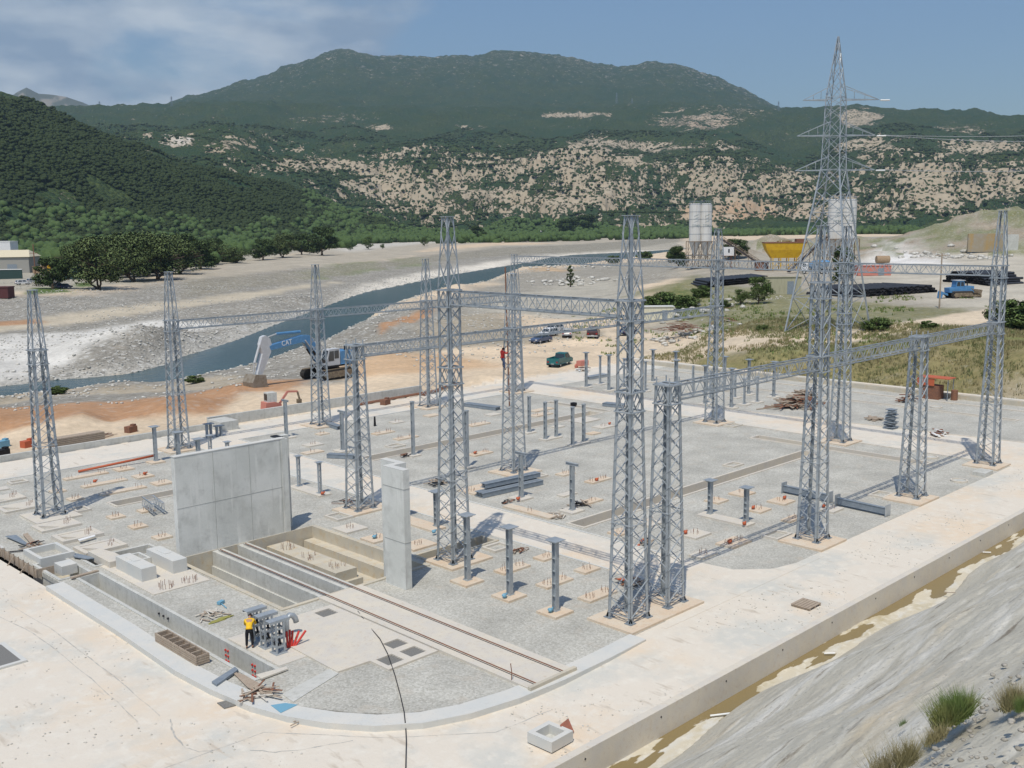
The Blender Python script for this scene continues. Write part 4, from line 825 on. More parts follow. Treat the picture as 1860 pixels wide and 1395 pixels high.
# ------------------------------------------------------------------ box lattice beams
def make_beam(L, n):
    """runs along +X from 0 to L, top chord at z=0"""
    w, d = .37, .82; P = []
    for sy in (-1, 1):
        for z, dz in ((0, -1), (-d, 1)):
            b = MB(); b.angle((0, sy*w, z), (L, sy*w, z), .09, .016, (0, -sy, 0), (0, 0, dz)); P.append(('chord', b))
    for face in range(4):
        b = MB()
        for i in range(n):
            x0, x1 = L*i/n, L*(i+1)/n; xm = (x0+x1)/2
            if face < 2:
                y = (-1, 1)[face]*w*.98; b.bar((x0, y, -d+.03), (xm, y, -.03), .045, .016, (0, 1, 0)); b.bar((xm, y, -.03), (x1, y, -d+.03), .045, .016, (0, 1, 0)); b.bar((x0, y, -d), (x0, y, 0), .04, .016, (0, 1, 0))
            else:
                z = (-.02, -d+.02)[face-2]; b.bar((x0, -w, z), (xm, w, z), .045, .016, (0, 0, 1)); b.bar((xm, w, z), (x1, -w, z), .045, .016, (0, 0, 1))
        P.append(('lacing', b))
    return P
def beam(p, q, z, label):
    p, q = Vector(p), Vector(q); L = (q-p).length; rz = math.atan2(q.y-p.y, q.x-p.x)
    t = thing('lattice_beam', label, 'beam', (p.x, p.y, z), rz, 'lattice beams between the towers')
    for nm, b in make_beam(L, max(4, round(L/1.15))): b.build(nm, 'steel', t)
e = .48; zb1, zb2 = H1+PADZ-.02, H2+PADZ-.02
beam((41.5+e, 31, 0), (56.4-e, 31, 0), zb1, 'front lattice beam from the foreground pair to the next tower')
beam((56.4+e, 31, 0), (70.2-e, 31, 0), zb1, 'front lattice beam in the middle of the right hand row')
beam((70.2+e, 31, 0), (83.9-e, 31, 0), zb1, 'front lattice beam reaching the far right corner tower')
beam((38.5, 31+e, 0), (38.5, 44-e, 0), zb2, 'high lattice beam joining the two tall towers in the foreground')
beam((41.4+e, 57.1, 0), (56.4-e, 57.1, 0), zb1, 'middle lattice beam from the flat topped tower above the blue excavator cab')
beam((56.4+e, 57.1, 0), (83.9-e, 57.1, 0), zb1, 'long middle lattice beam passing above the parked cars')
beam((42.1+e, 84.7, 0), (57.1-e, 84.7, 0), zb1, 'back lattice beam above the excavator bucket')
beam((57.1+e, 84.7, 0), (70.9-e, 84.7, 0), zb1, 'back lattice beam seen against the river')
beam((70.9+e, 84.7, 0), (84.3-e, 84.7, 0), zb1, 'back lattice beam at the right end of the far row')
beam((83.9, 57+-e, 0), (83.9, 43.8+e, 0), zb2, 'high far lattice beam in front of the yellow hopper')
beam((83.9, 43.8-e, 0), (83.9, 31+e, 0), zb2, 'high far lattice beam above the blue bulldozer')
beam((83.9, 84.9-e, 0), (83.9, 57+e, 0), zb2, 'high far lattice beam left of the silos')

# ------------------------------------------------------------------ equipment posts
def ipost(h, w=.26, plate=True, gus=4):
    t = {}
    b = MB(); b.box(0, -w/2+.012, .03, w, .024, h-.03); b.box(0, w/2-.012, .03, w, .024, h-.03); b.box(0, 0, .03, .02, w-.03, h-.03); t['column'] = b
    b = MB()
    for i in range(1, gus+1):
        z = .1+(h-.4)*i/(gus+1)
        for s in (-1, 1): b.box(s*w*.25, 0, z, w*.48, w-.06, .02)
    t['stiffeners'] = b
    b = MB(); b.box(0, 0, 0, w+.12, w+.12, .03); 
    for sx in (-1, 1):
        for sy in (-1, 1): b.tube([(sx*(w/2+.02), sy*(w/2+.02), 0), (sx*(w/2+.02), sy*(w/2+.02), .1)], .02, 6)
    t['base_plate'] = b
    b = MB()
    if plate == 'T':
        b.box(0, 0, h+.16, .16, 1.15, .02); b.box(0, 0, h, .16, 1.15, .02); b.box(0, 0, h+.02, .015, 1.15, .14)
        t['cross_bar'] = b
    elif plate:
        b.box(0, 0, h, .74, .74, .03); b.box(0, 0, h-.09, .46, .46, .09); t['top_plate'] = b
    else:
        b.box(0, 0, h-.1, w+.06, w+.06, .1); t['top_plate'] = b
    return t
def cpost(h, w=.2, plate=True):
    t = {}
    b = MB(); b.box(-w/2, 0, .03, .07, .15, h-.03); b.box(w/2, 0, .03, .07, .15, h-.03); t['column'] = b
    b = MB()
    for i in range(5): b.box(0, 0, .3+(h-.5)*i/4, w, .13, .05)
    t['batten_plates'] = b
    b = MB(); b.box(0, 0, 0, w+.24, w+.2, .03); t['base_plate'] = b
    if plate: b = MB(); b.box(0, 0, h, .5, .5, .03); b.box(0, 0, h-.1, .3, .26, .1); t['top_plate'] = b
    return t
PK = {}
def post(kind, h, x, y, label, rz=0.0, group='steel equipment posts', z=PADZ):
    key = (kind, h)
    if key not in PK:
        P = {'I': lambda: ipost(h), 'N': lambda: ipost(h, .24, False, 5), 'T': lambda: ipost(h, .26, 'T', 3), 'C': lambda: cpost(h), 'D': lambda: cpost(h, .2, False)}[kind]()
        t = thing('steel_post', label, 'post', (x, y, z), rz, group)
        for k, b in P.items(): b.build(k, 'steel', t)
        PK[key] = t
    else: t = dup(PK[key], (x, y, z), rz, label, group)
    return t
def bolts_mb(x, y, z, k=8, r=.28, h=.3, sd=0):
    q = random.Random(sd); b = MB()
    for i in range(k):
        a = 2*math.pi*i/k; px, py = x+r*math.cos(a)*q.uniform(.7, 1.1), y+r*math.sin(a)*q.uniform(.7, 1.1)
        b.tube([(px, py, z), (px+q.uniform(-.02, .02), py+q.uniform(-.02, .02), z+h*q.uniform(.5, 1.1))], .013, 4)
    return b
def footing(x, y, sx, sy, label, k=0, m='pad', spots=None, h=PADZ):
    b = MB(); b.prism([(x-sx/2, y-sy/2), (x+sx/2, y-sy/2), (x+sx/2, y+sy/2), (x-sx/2, y+sy/2)], -.1, h)
    o = b.build('footing', m); tag(o, label, 'footing', 'concrete footings of the yard')
    for i, (dx, dy) in enumerate(spots if spots is not None else ([(0, 0)] if k else [])):
        bolts_mb(x+dx, y+dy, h, k or 6, .26 if sx > .8 else .18, .3, int(x*7+y*3)+i).build('anchor_bolts', 'rust', o)
    return o
def frame_box(x, y, sx, sy, label, m='pad_pale', h=.14, t=.16, fill='gravel'):
    b = MB(); x0, x1, y0, y1 = x-sx/2, x+sx/2, y-sy/2, y+sy/2
    b.prism([[(x0, y0), (x1, y0), (x1, y1), (x0, y1)], [(x0+t, y0+t), (x0+t, y1-t), (x1-t, y1-t), (x1-t, y0+t)]], -.1, h)
    o = b.build('open_manhole', m); tag(o, label, 'manhole', 'small open concrete frames')
    f = MB(); f.add([(x0+t, y0+t, .02), (x1-t, y0+t, .02), (x1-t, y1-t, .02), (x0+t, y1-t, .02)], [(0, 1, 2, 3)]); f.build('infill', fill, o); return o
# the three tall posts in the right foreground and others
near = ['nearest the tall tower', 'in the middle of the front three', 'closest to the camera']
for i, y in enumerate((40.8, 37.5, 34.2)):
    post('I', 3.68, 36.65, y, f'tall foreground steel post with square top plate, {near[i]}', group='tall posts with square top plates')
    footing(36.6, y-.0, 1.35, 1.35, f'square sandy footing of the foreground post {near[i]}')
for i, y in enumerate((50.95, 46.05)):
    post('T', 3.1, 51.05, y, 'steel post with a channel crossbar, '+('beside the stacked steel sections' if i == 0 else 'nearer the camera and the trench'), group='posts with channel crossbars')
    footing(51.0, y, 1.3, 1.3, 'square pale footing under the crossbar post '+('beside the stacked steel sections' if i == 0 else 'nearer the trench'), m='pad_pale')
post('T', 3.3, 51.4, 82.0, 'steel post with channel crossbar standing alone near the back road', group='posts with channel crossbars'); footing(51.4, 82, 1.3, 1.3, 'pale footing under the crossbar post near the back road', m='pad_pale')
post('T', 3.3, 51.6, 73.4, 'steel post with channel crossbar left of the flat topped tower', group='posts with channel crossbars'); footing(51.6, 73.4, 1.3, 1.3, 'pale footing under the crossbar post left of the flat topped tower', m='pad_pale')
for (x, y), w in zip([(54.6, 67.4), (54.8, 60.8)], ['between the flat topped tower and the tall tower', 'hidden behind the tall tower with the Z wall in front']):
    post('N', 4.6, x, y, 'tallest slender steel post '+w, group='slender steel posts'); footing(x, y, 1.0, 1.0, 'small pale footing of the slender post '+w, m='pad_pale')
for (x, y), w in zip([(68.2, 66.9), (66.9, 63.6), (68.35, 63.6), (66.7, 60.1), (68.4, 60.3)], ['standing apart right of the central tower', 'left one of the first pair behind the crossbar posts', 'right one of the first pair behind the crossbar posts', 'left one of the second pair near the beam shadow', 'right one of the second pair near the beam shadow']):
    post('N', 3.4, x, y, 'slender steel post '+w, group='slender steel posts')
footing(67.6, 63.6, 2.3, .9, 'pale oblong footing under the first pair of slender posts', m='pad_pale'); footing(67.6, 60.2, 2.4, .9, 'pale oblong footing under the second pair of slender posts', m='pad_pale'); footing(68.1, 66.9, 1.2, .9, 'pale footing under the slender post standing apart', m='pad_pale')
for y, w in ((38.7, 'farther'), (35.9, 'nearer')): post('I', 2.3, 56.65, y, f'short plated steel post on the long pale footing, the {w} of the two', group='short posts with top plates')
footing(56.4, 37.3, 1.0, 3.9, 'long pale footing carrying the two short posts', m='pad_pale')
for (x, y), w in zip([(41.8, 62.5), (41.9, 65.4)], ['right of the big fire wall, in front', 'half hidden by the edge of the big fire wall']):
    post('C', 2.3, x, y, 'short twin channel steel post '+w, group='twin channel posts')
footing(41.8, 63.9, 1.1, 4.2, 'long pale footing under the two twin channel posts by the fire wall', m='pad_pale')
for (x, y), w in zip([(38.8, 72.9), (38.5, 69.7)], ['left one peeping over the top of the fire wall', 'right one peeping over the top of the fire wall']): post('C', 3.3, x, y, 'twin channel steel post, '+w, group='twin channel posts')
for (x, y), w in zip([(38.4, 81.5), (37.0, 74.6), (36.8, 71.0)], ['at the end of the orange pipe', 'left of the pair seen over the fire wall', 'right of the pair seen over the fire wall']): post('I', 3.6 if x < 38 else 2.92, x, y, 'steel post with square top plate '+w, group='short posts with top plates')
for (x, y), w in zip([(42.2, 49.9), (42.2, 53.2)], ['beside the tall tower, with blue plastic at its foot', 'mostly hidden by the Z shaped wall']): post('I', 2.3, x, y, 'short steel post with top plate '+w, group='short posts with top plates'); 
footing(41.9, 51.6, 1.2, 4.6, 'long sandy footing strip behind the Z shaped wall')
# far right field of posts
FAR = [('I', 4.1, 92.1, 80.8), ('C', 3.4, 95.0, 81.1), ('I', 4.1, 92.0, 77.2), ('C', 3.4, 94.9, 77.3), ('I', 3.9, 100.7, 77.5), ('C', 3.4, 94.5, 73.8), ('C', 3.4, 97.3, 76.6), ('I', 4.1, 92.0, 73.9), ('I', 3.9, 101.0, 74.3), ('I', 4.1, 93.4, 68.6),
 ('D', 3.0, 97.7, 69.4), ('I', 4.1, 91.8, 63.6), ('I', 3.9, 100.8, 67.2), ('I', 3.9, 100.4, 63.7), ('I', 4.1, 91.8, 60.3), ('C', 2.7, 94.4, 60.4), ('C', 2.7, 96.6, 60.2), ('I', 3.9, 100.6, 60.6), ('D', 3.0, 95.1, 65.2), ('D', 3.0, 97.5, 63.6)]
rows = ['nearest the teal pickup', 'second from the teal pickup', 'third from the pickup', 'fourth from the pickup', 'fifth from the pickup', 'sixth from the pickup', 'seventh from the pickup', 'last before the timber heap']
kn = {'I': 'top plated steel post', 'C': 'twin channel capped post', 'D': 'open twin channel post'}; kk = {'I': 'top plated', 'C': 'capped', 'D': 'open'}
cols = {92: 'front line', 95: 'middle line', 97: 'middle line', 101: 'back line'}; seen = {}
for k, h, x, y in sorted(FAR, key=lambda q: (q[0], round(q[2]/4), -q[3])):
    line = 'front' if x < 94 else ('back' if x > 99 else 'middle'); key = (k, line, h); seen[key] = seen.get(key, 0)+1
    post(k, h, x, y, f'{ORD[seen[key]-1]} {kn[k]} of the {line} line in the far field', group='posts of the far field beyond the second road')
    footing(x, y, 1.15, 1.15, f'footing of the {ORD[seen[key]-1]} {kk[k]} post, {line} line of the far field', m='pad_pale')
# ------------------------------------------------------------------ footings of the fields
def grid_pads():
    side = lambda i: ORD[i]
    for i, y in enumerate((78.2, 75.0, 68.4, 65.0, 61.6)):
        o = frame_box(25.1, y, 2.6, 1.9, f'{ORD[i]} broad open frame of the left column of frames, counted from the far end', h=.2 if i > 2 else .14, t=.28)
        b = MB(); b.prism([(25.2, y-.92), (26.38, y-.92), (26.38, y+.92), (24.0, y+.92), (24.0, y+.62)], .0, .16); b.build('capping', 'pad_pale', o)
        for dx, dy in ((.5, -.3), (.9, .35)): bolts_mb(25.1+dx, y+dy, .15, 4, .14, .35, i).build('anchor_bolts', 'rust', o)
    for i, y in enumerate((77.6, 74.4, 67.6, 64.3, 60.9)): footing(28.75, y, 1.0, .95, f'{ORD[i]} small bolted footing of the second column from the left, counted from far end', 6, spots=[(0, 0)])
    for i, y in enumerate((80.8, 77.4, 74.1)): footing(32.2, y, 3.4, .75, f'{ORD[i]} long narrow footing near the orange pipe, counted from the back road', 3, spots=[(-1.3, 0), (1.2, 0)], m='pad')
    for i, y in enumerate((80.9, 77.4, 74.2)): footing(35.3, y, 1.35, 1.3, f'{ORD[i]} square bolted footing left of the fire wall, counted from the back road', 6)
    footing(30.9, 67.6, 1.0, .9, 'small bolted footing beside the bundle of lattice pieces', 6)
    footing(38.3, 81.4, 1.2, 1.2, 'small footing under the post at the end of the orange pipe')
    frame_box(27.7, 82.7, 1.3, 1.0, 'small open frame at the far left corner of the footings'); frame_box(27.85, 71.3, 1.0, 1.4, 'small open frame attached to the slab of the lone tower')
    footing(25.4, 81.4, 2.2, 1.0, 'pale footing at the far left edge of the picture', m='pad_pale')
    for x, y, sx, sy, lab, k in [(51.2, 77.4, 1.6, 1.2, 'bolted footing near the loose steel sections, left of the post', 6), (49.4, 74.8, 1.8, 1.0, 'flat footing at the left edge of the far gravel field', 4), (54.6, 80.9, 1.1, .9, 'small footing right of the tower before the excavator', 4),
        (58.8, 77.0, 2.2, .9, 'oblong footing with bolts in front of the dark stub', 8), (58.8, 73.6, 2.4, .9, 'oblong footing with bolts behind the slender lone post', 8), (58.9, 63.7, 2.2, 1.0, 'footing with orange cap and bolts right of the tall tower', 8), (72.0, 66.8, 1.2, .9, 'small footing behind the slender post pairs', 0),
        (71.9, 62.2, 1.2, .9, 'small flat footing just right of the second slender pair', 0), (75.0, 63.6, 1.9, 1.3, 'footing with red cap near the second road', 6), (76.2, 67.1, 2.8, 1.9, 'broad pale footing in front of the far cable trench', 0), (75.5, 72.4, 2.6, 1.1, 'oblong footing with bolts beyond the far cable trench', 6),
        (77.6, 74.3, 2.8, 1.0, 'pale oblong footing nearest the short end trench', 0), (72.2, 76.1, 1.4, 1.1, 'small square footing in front of the steel girders', 0), (67.7, 73.4, 2.4, 1.0, 'oblong footing half way down the far field', 4), (67.7, 80.4, 1.6, 1.0, 'small footing beside the slab of the back tower', 0), (63.0, 80.2, 1.3, 1.0, 'small footing between the two back towers', 4),
        (38.1, 53.7, 1.7, 1.6, 'large bolted footing right of the transformer pit', 8), (37.95, 50.7, 1.5, 1.4, 'footing with light blue plastic right of the transformer pit', 6), (38.9, 47.8, 1.9, 1.5, 'footing with tall bolts right of the Z shaped wall', 8),
        (39.8, 40.5, 2.1, .9, 'first oblong footing behind the three tall posts', 8), (39.8, 37.2, 2.1, .9, 'second oblong footing behind the three tall posts, with blue plastic', 8), (39.9, 34.2, 2.2, .9, 'third oblong footing behind the three tall posts, beside the timber scraps', 8),
        (42.6, 40.5, 1.3, .9, 'bolted footing at the road edge behind the middle tall post', 6), (42.6, 37.3, 1.3, .9, 'bolted footing at the road edge behind the closest tall post', 8),
        (50.5, 54.9, 2.4, 2.0, 'large bolted footing left of the stacked steel sections', 8), (48.9, 48.0, .8, 4.4, 'long narrow footing along the cross road by the cable coil', 4), (58.7, 50.3, 2.2, .9, 'oblong bolted footing with red clamp behind the crossbar post', 8), (58.5, 53.5, 1.4, .9, 'small bolted footing near the big tower footing', 6),
        (54.0, 49.2, 1.5, .7, 'small flat footing between the two crossbar posts', 0), (53.9, 46.7, 1.5, .8, 'small bolted footing next to the dark timber scraps', 5), (59.9, 40.4, 1.3, 1.2, 'footing behind the farther short post', 4), (62.8, 40.2, 1.6, 1.3, 'bolted footing in front of the steel girders', 6),
        (59.9, 37.0, 1.4, 1.2, 'footing with a red clamp right of the nearer short post', 5), (62.8, 37.0, 1.5, 1.4, 'footing with two red clamps left of the girders', 6), (52.3, 36.8, 1.7, 1.3, 'footing with red clamp right of the foreground towers', 6), (52.5, 34.1, 2.0, 1.3, 'sandy footing with red clamp in the beam shadow', 8),
        (49.3, 34.1, 1.5, 1.0, 'small bolted footing nearest the bend of the front road', 8), (52.3, 40.4, 1.3, 1.2, 'pale footing seen through the foreground towers', 5), (49.4, 40.5, 1.3, 1.0, 'small footing beside the cross road near the trench end', 5), (59.5, 34.2, 1.7, .7, 'thin footing left of the next front tower', 5), (63.3, 33.5, 1.5, 1.2, 'footing with a red clamp behind the front tower', 5)]:
        footing(x, y, sx, sy, lab, k, spots=([(-sx*.28, 0), (sx*.28, 0)] if k and sx > 1.9 else ([(0, 0)] if k else None)), m='pad' if (int(x*3) % 3) else 'pad_pale')
    for x, y, sx, sy, lab in [(55.9, 71.5, 1.5, 1.2, 'small open frame next to the far cable trench'), (41.9, 43.9, 1.5, 1.2, 'open manhole frame by the deep short trench'), (39.2, 56.5, 1.3, 1.6, 'open manhole frame joined to the slab of the flat topped tower'),
        (56.4, 54.7, 1.6, 1.3, 'open manhole frame joined to the slab of the central tower'), (69.9, 45.6, 1.5, 1.1, 'lone open manhole frame beyond the long trench'), (55.6, 33.0, 1.7, 1.2, 'open manhole frame joined to the front tower slab'), (69.2, 32.8, 1.6, 1.2, 'open manhole frame joined to the flat topped front tower slab'), (83.8, 54.8, 1.6, 1.2, 'open manhole frame near the tower of three beams')]:
        frame_box(x, y, sx, sy, lab)
grid_pads()
def P2(px, py, z=0.0): p = G(px, py, z); return p.x, p.y
def clamp(px, py, m, lab, s=.15, name='plastic_wrap', cat='plastic'):
    x, y = P2(px, py, .2); b = MB(); b.blob((0, 0, .14), s, s*.8, s*.75, int(px), .25); b.tube([(0, 0, .1), (s*1.6, .05, .2)], .05, 6)
    o = b.build(name, m, smooth=True, loc=(x, y, PADZ)); return tag(o, lab, cat, 'coloured plastic caps left on the footings')
for px, py, m, lab in [(1008,1054,'blueplas','light blue plastic wrap on the footing behind the tall posts'),(680,976,'blueplas','light blue plastic scrap beside the transformer pit'),(863,823,'orange','orange cap at the end of a bolted footing by the tall tower'),(1245,968,'orange','red orange clamp on a footing right of the foreground towers'),
    (1325,985,'orange','red orange clamp on a footing in the beam shadow'),(1368,923,'orange','red orange clamp right of the nearer short post'),(1425,905,'orange','red orange clamp on the footing left of the girders'),(1352,952,'orange','red scrap at the foot of the nearer short post'),(1084,872,'orange','small red clamp on the footing behind the crossbar post'),
    (941,907,'orange','orange bucket at the foot of the left crossbar post'),(172,875,'orange','upright orange cap on a long narrow footing at left'),(263,861,'orange','red orange clamp on a square footing left of the fire wall'),(1496,920,'orange','red orange clamp behind the front tower'),(586,897,'orange','small red scrap by the twin channel post'),
    (1107,770,'orange','small red cap on a footing near the second road'),(916,1084,'blueplas','light blue rag wrapped round the foot of the middle tall post'),(1000,1110,'blueplas','small blue rag at the foot of the closest tall post'),(788,967,'blueplas','light blue plastic at the foot of a short post beside the tall tower')]: clamp(px, py, m, lab)
# ------------------------------------------------------------------ left foreground
slab('plinth_slab', [(23.6, 51.4), (26.9, 51.4), (27.0, 58.2), (23.6, 58.2)], [], -.3, .05, 'pad_pale')
for i, x in enumerate((24.5, 26.35)):
    b = MB(); b.box(0, 0, 0, .86, 3.3, .74); b.box(.06, .5, .74, .4, 1.2, .03); o = b.build('concrete_plinth', 'kerb', loc=(x, 55.4, .05)); tag(o, 'pale concrete plinth block '+('nearer the drain' if i == 0 else 'nearer the fire wall'), 'plinth', 'two pale plinth blocks')
frame_box(25.45, 57.2, .9, 1.5, 'pale raised frame with dark opening between the two plinth blocks', m='kerb', h=.42, t=.14, fill='grate')
for i, x in enumerate((24.6, 26.0)): tag(bolts_mb(x, 52.0, .05, 16, .42, .32, i).build('starter_bars', 'rust'), 'round cluster of rusty starter bars in front of the plinths, '+('left' if i == 0 else 'right'), 'rebar', 'starter bar clusters')
b = MB(); b.prism([[(24.9, 43.2), (24.75, 36.2), (26.45, 36.1), (26.45, 34.75), (29.3, 34.75), (29.3, 43.2)], rects_ok((28.0, 28.9, 36.4, 37.2)), rects_ok((28.0, 28.9, 35.1, 35.95)), rects_ok((26.7, 27.6, 35.1, 36.0)), rects_ok((28.0, 28.9, 42.0, 42.85))], -.3, .09)
bs = tag(b.build('base_slab', 'pad_pale'), 'broad sandy concrete slab with four square openings beside the track', 'slab')
for r in ((28.0, 28.9, 36.4, 37.2), (28.0, 28.9, 35.1, 35.95), (26.7, 27.6, 35.1, 36.0), (28.0, 28.9, 42.0, 42.85)):
    b = MB(); b.add([(r[0], r[2], .03), (r[1], r[2], .03), (r[1], r[3], .03), (r[0], r[3], .03)], [(0, 1, 2, 3)]); b.build('opening', 'grate', bs)
b = MB(); pts = [P2(*q) for q in ((512,1262),(600,1215),(616,1224),(533,1276))]; b.prism(pts, -.1, .035); tag(b.build('cover_slab', 'conc'), 'long grey cover slab lying in the gravel near the drain end', 'slab')
b = MB(); pts = [P2(*q) for q in ((465,1230),(520,1215),(523,1219),(475,1237))]; b.prism(pts, .05, .12, bottom=True); tag(b.build('steel_cover', 'pad_pale'), 'pale coping slab bridging the near end of the deep drain', 'slab')
# red duct ends in drain wall
for i, (px, py) in enumerate([(429,1200),(450,1214),(471,1225)]):
    b = MB(); y0 = 44.6-i*2.4-2.0
    for u in (0, .22):
        for v in (0, .26, .52): b.tube([(23.03, y0+u, -.85+v), (22.96, y0+u, -.85+v)], .055, 8)
    tag(b.build('duct_end', 'redpipe'), f'{ORD[i]} bundle of red duct ends in the drain wall, counted from the plinths', 'duct', 'red duct ends in the drain wall')
b = MB()
for v in (0, .5, 1.0): b.tube([(23.03, 49.6-v, -.35), (22.95, 49.6-v, -.35)], .06, 8)
tag(b.build('duct_end', 'wire'), 'row of three dark round duct holes high in the drain wall', 'duct')
# three steel supports, elbow duct, red ducts
def support(loc, label, proto=None):
    if proto: return dup(proto, loc, label=label)
    t = thing('steel_support', label, 'support', loc, group='three steel supports by the worker')
    b = MB(); b.box(0, 0, 0, .62, .62, .035); b.build('base_plate', 'steel', t)
    for sx in (-1, 1):
        for sy in (-1, 1):
            b = MB(); b.bar((sx*.2, sy*.18, .03), (sx*.2, sy*.18, 1.6), .075); b.build('leg', 'steel', t)
    for z in (.34, .82, 1.2):
        b = MB()
        for s in (-1, 1): b.bar((-.24, s*.2, z), (.24, s*.2, z), .03, .09); b.bar((s*.22, -.2, z), (s*.22, .2, z), .03, .09)
        b.build('shelf_frame', 'steel', t)
    b = MB(); b.box(0, 0, 1.6, 1.05, .44, .02); b.box(0, -.21, 1.5, 1.05, .02, .12); b.box(0, .21, 1.5, 1.05, .02, .12); b.build('top_channel', 'steel', t)
    b = MB(); b.tube([(-.1, -.1, .4), (-.1, .12, .5)], .09, 8); b.tube([(.1, 0, .86), (.12, .1, 1.02)], .05, 8); b.tube([(.08, -.05, .4), (.0, -.08, .7)], .05, 8); b.build('fittings', 'black', t)
    return t
s0 = support((24.15, 41.95, .03), 'steel support frame farthest from the camera, beside the bending worker')
support((24.15, 40.98, .03), 'middle one of the three steel support frames', s0); support((24.15, 40.0, .03), 'steel support frame closest to the camera, next to the red ducts', s0)
b = MB(); b.prism([(23.35, 38.7), (24.85, 38.7), (24.85, 43.2), (23.35, 43.2)], -.1, .03); tag(b.build('footing_slab', 'pad_pale'), 'sandy slab under the three steel support frames', 'slab')
b = MB(); x, y = P2(521,1158); b.tube([(0, 0, 0), (0, 0, .82), (.06, .0, .95), (.2, -.02, 1.02), (.36, -.05, .96), (.45, -.08, .82), (.5, -.1, .62)], .14, 14); tag(b.build('elbow_duct', 'steel', smooth=True, loc=(x, y, .05)), 'grey ventilation pipe with a bent hood beside the support frames', 'pipe')
x, y = P2(523,1178)
for i, (dx, dy, lx, ly, lz) in enumerate([(0, 0, .03, .1, .75), (.08, -.05, .1, .12, .8), (.16, -.06, .16, .1, .72), (.22, -.1, .45, .15, .6), (.3, -.12, .6, -.05, .62)]):
    b = MB(); b.hollow((dx, dy, 0), (dx+lx, dy+ly, lz), .055, .045, 10); tag(b.build('red_duct', 'redpipe', smooth=False, loc=(x, y, .05)), ['upright red duct at the left of the red bundle', 'red duct second from the left in the bundle', 'red duct in the middle of the bundle', 'red duct second from the right in the bundle', 'red duct leaning farthest out to the right'][i], 'duct', 'red plastic ducts by the support frames')
# tools and straps on the gravel
x, y = P2(402,1098); b = MB(); b.tube([(0, 0, .06), (-.12, -.75, .04)], .03, 6); b.box(.02, .08, .03, .38, .22, .14, .4); tag(b.build('garden_tool', 'blueplas', loc=(x, y, 0)), 'pale blue headed tool lying on the gravel behind the worker', 'tool')
def heap(name, px, py, n, L, w, m, label, cat, spread=.6, hgt=.25, sd=1, z=0.0, mats=None):
    q = random.Random(sd); x, y = P2(px, py, z); t = thing(name, label, cat, (x, y, z))
    groups = {}
    for i in range(n):
        a = q.uniform(0, math.pi) if spread > .5 else q.gauss(.2, .35); l = L*q.uniform(.4, 1); cx, cy = q.gauss(0, spread*.5), q.gauss(0, spread*.35); cz = q.uniform(.02, hgt)*max(0, 1-(abs(cx)+abs(cy))/spread/1.6)+.04
        dx, dy = math.cos(a)*l/2, math.sin(a)*l/2; tilt = q.uniform(-.12, .12)*min(1, hgt*3)
        mm = q.choice(mats or [m]); b = groups.setdefault(mm, MB()); b.bar((cx-dx, cy-dy, cz-tilt*.3+.02), (cx+dx, cy+dy, cz+abs(tilt)), w*q.uniform(.7, 1.4), w*.35)
    for mm, b in groups.items(): o = b.build('loose_boards' if 'wood' in mm else 'scrap', mm, t); 
    return t
heap('timber_scraps', 385, 1118, 22, .9, .07, 'wood', 'untidy bundle of cut strips on the gravel behind the worker', 'scraps', .7, .1, 3, mats=['wood', 'pad_pale'])
M['olive'] = mat('olive_strap', (0.28, 0.27, 0.08), .8)
x, y = P2(405,1124); b = MB(); b.blob((0, 0, .03), .62, .13, .05, 5, .3, 12, 5); b.blob((-.4, -.15, .02), .5, .1, .04, 8, .3, 12, 5); tag(b.build('strap', 'olive', loc=(x, y, 0)), 'olive green lifting strap spread on the gravel near the worker', 'strap')
# along the left kerb
x, y = P2(345,1183, .1); lf = thing('formwork_ladders', 'stack of brown slatted formwork ladders lying on the left kerb', 'formwork', (21.05, 43.3, .06), rad(90), group=None)
for k in range(4):
    b = MB(); z = k*.11; b.box(0, -.3, z, 4.0, .06, .09); b.box(0, .3, z, 4.0, .06, .09)
    for i in range(8): b.box(-1.95+i*.557, 0, z, .06, .6, .09)
    b.build('ladder_frame', 'wood', lf)
def slabthing(name, pts, z0, z1, m, label, cat, zz=0.0):
    b = MB(); b.prism([P2(px, py, zz) for px, py in pts], z0, z1, bottom=True); return tag(b.build(name, m), label, cat)
slabthing('steel_channel', [(385,1244),(427,1217),(433,1222),(394,1250)], .06, .16, 'steel_dark', 'short grey steel channel lying across the left kerb', 'channel')
slabthing('grating_plate', [(394,1270),(423,1263),(436,1272),(407,1280)], -.19, -.15, 'grate', 'small steel grating plate lying on the sandy apron', 'grating')
slabthing('plywood_sheet', [(420,1222),(445,1230),(487,1254),(470,1262),(450,1252)], .07, .1, 'wood', 'bent plywood sheet over the corner of the left kerb', 'plywood')
slabthing('blue_sheet', [(492,1284),(518,1280),(541,1283),(510,1298)], .065, .08, 'blueplas', 'pale blue sheet lying on the kerb corner', 'sheet')
heap('timber_scraps', 470, 1262, 26, 1.3, .07, 'wood', 'heap of broken laths and brick pieces on the kerb corner', 'scraps', .7, .2, 5, z=.06, mats=['wood', 'rust', 'pad_pale'])
heap('timber_scraps', 540, 1312, 2, .8, .06, 'wood', 'single lath on the ground below the kerb corner', 'lath', .2, .03, 9, z=-.15)
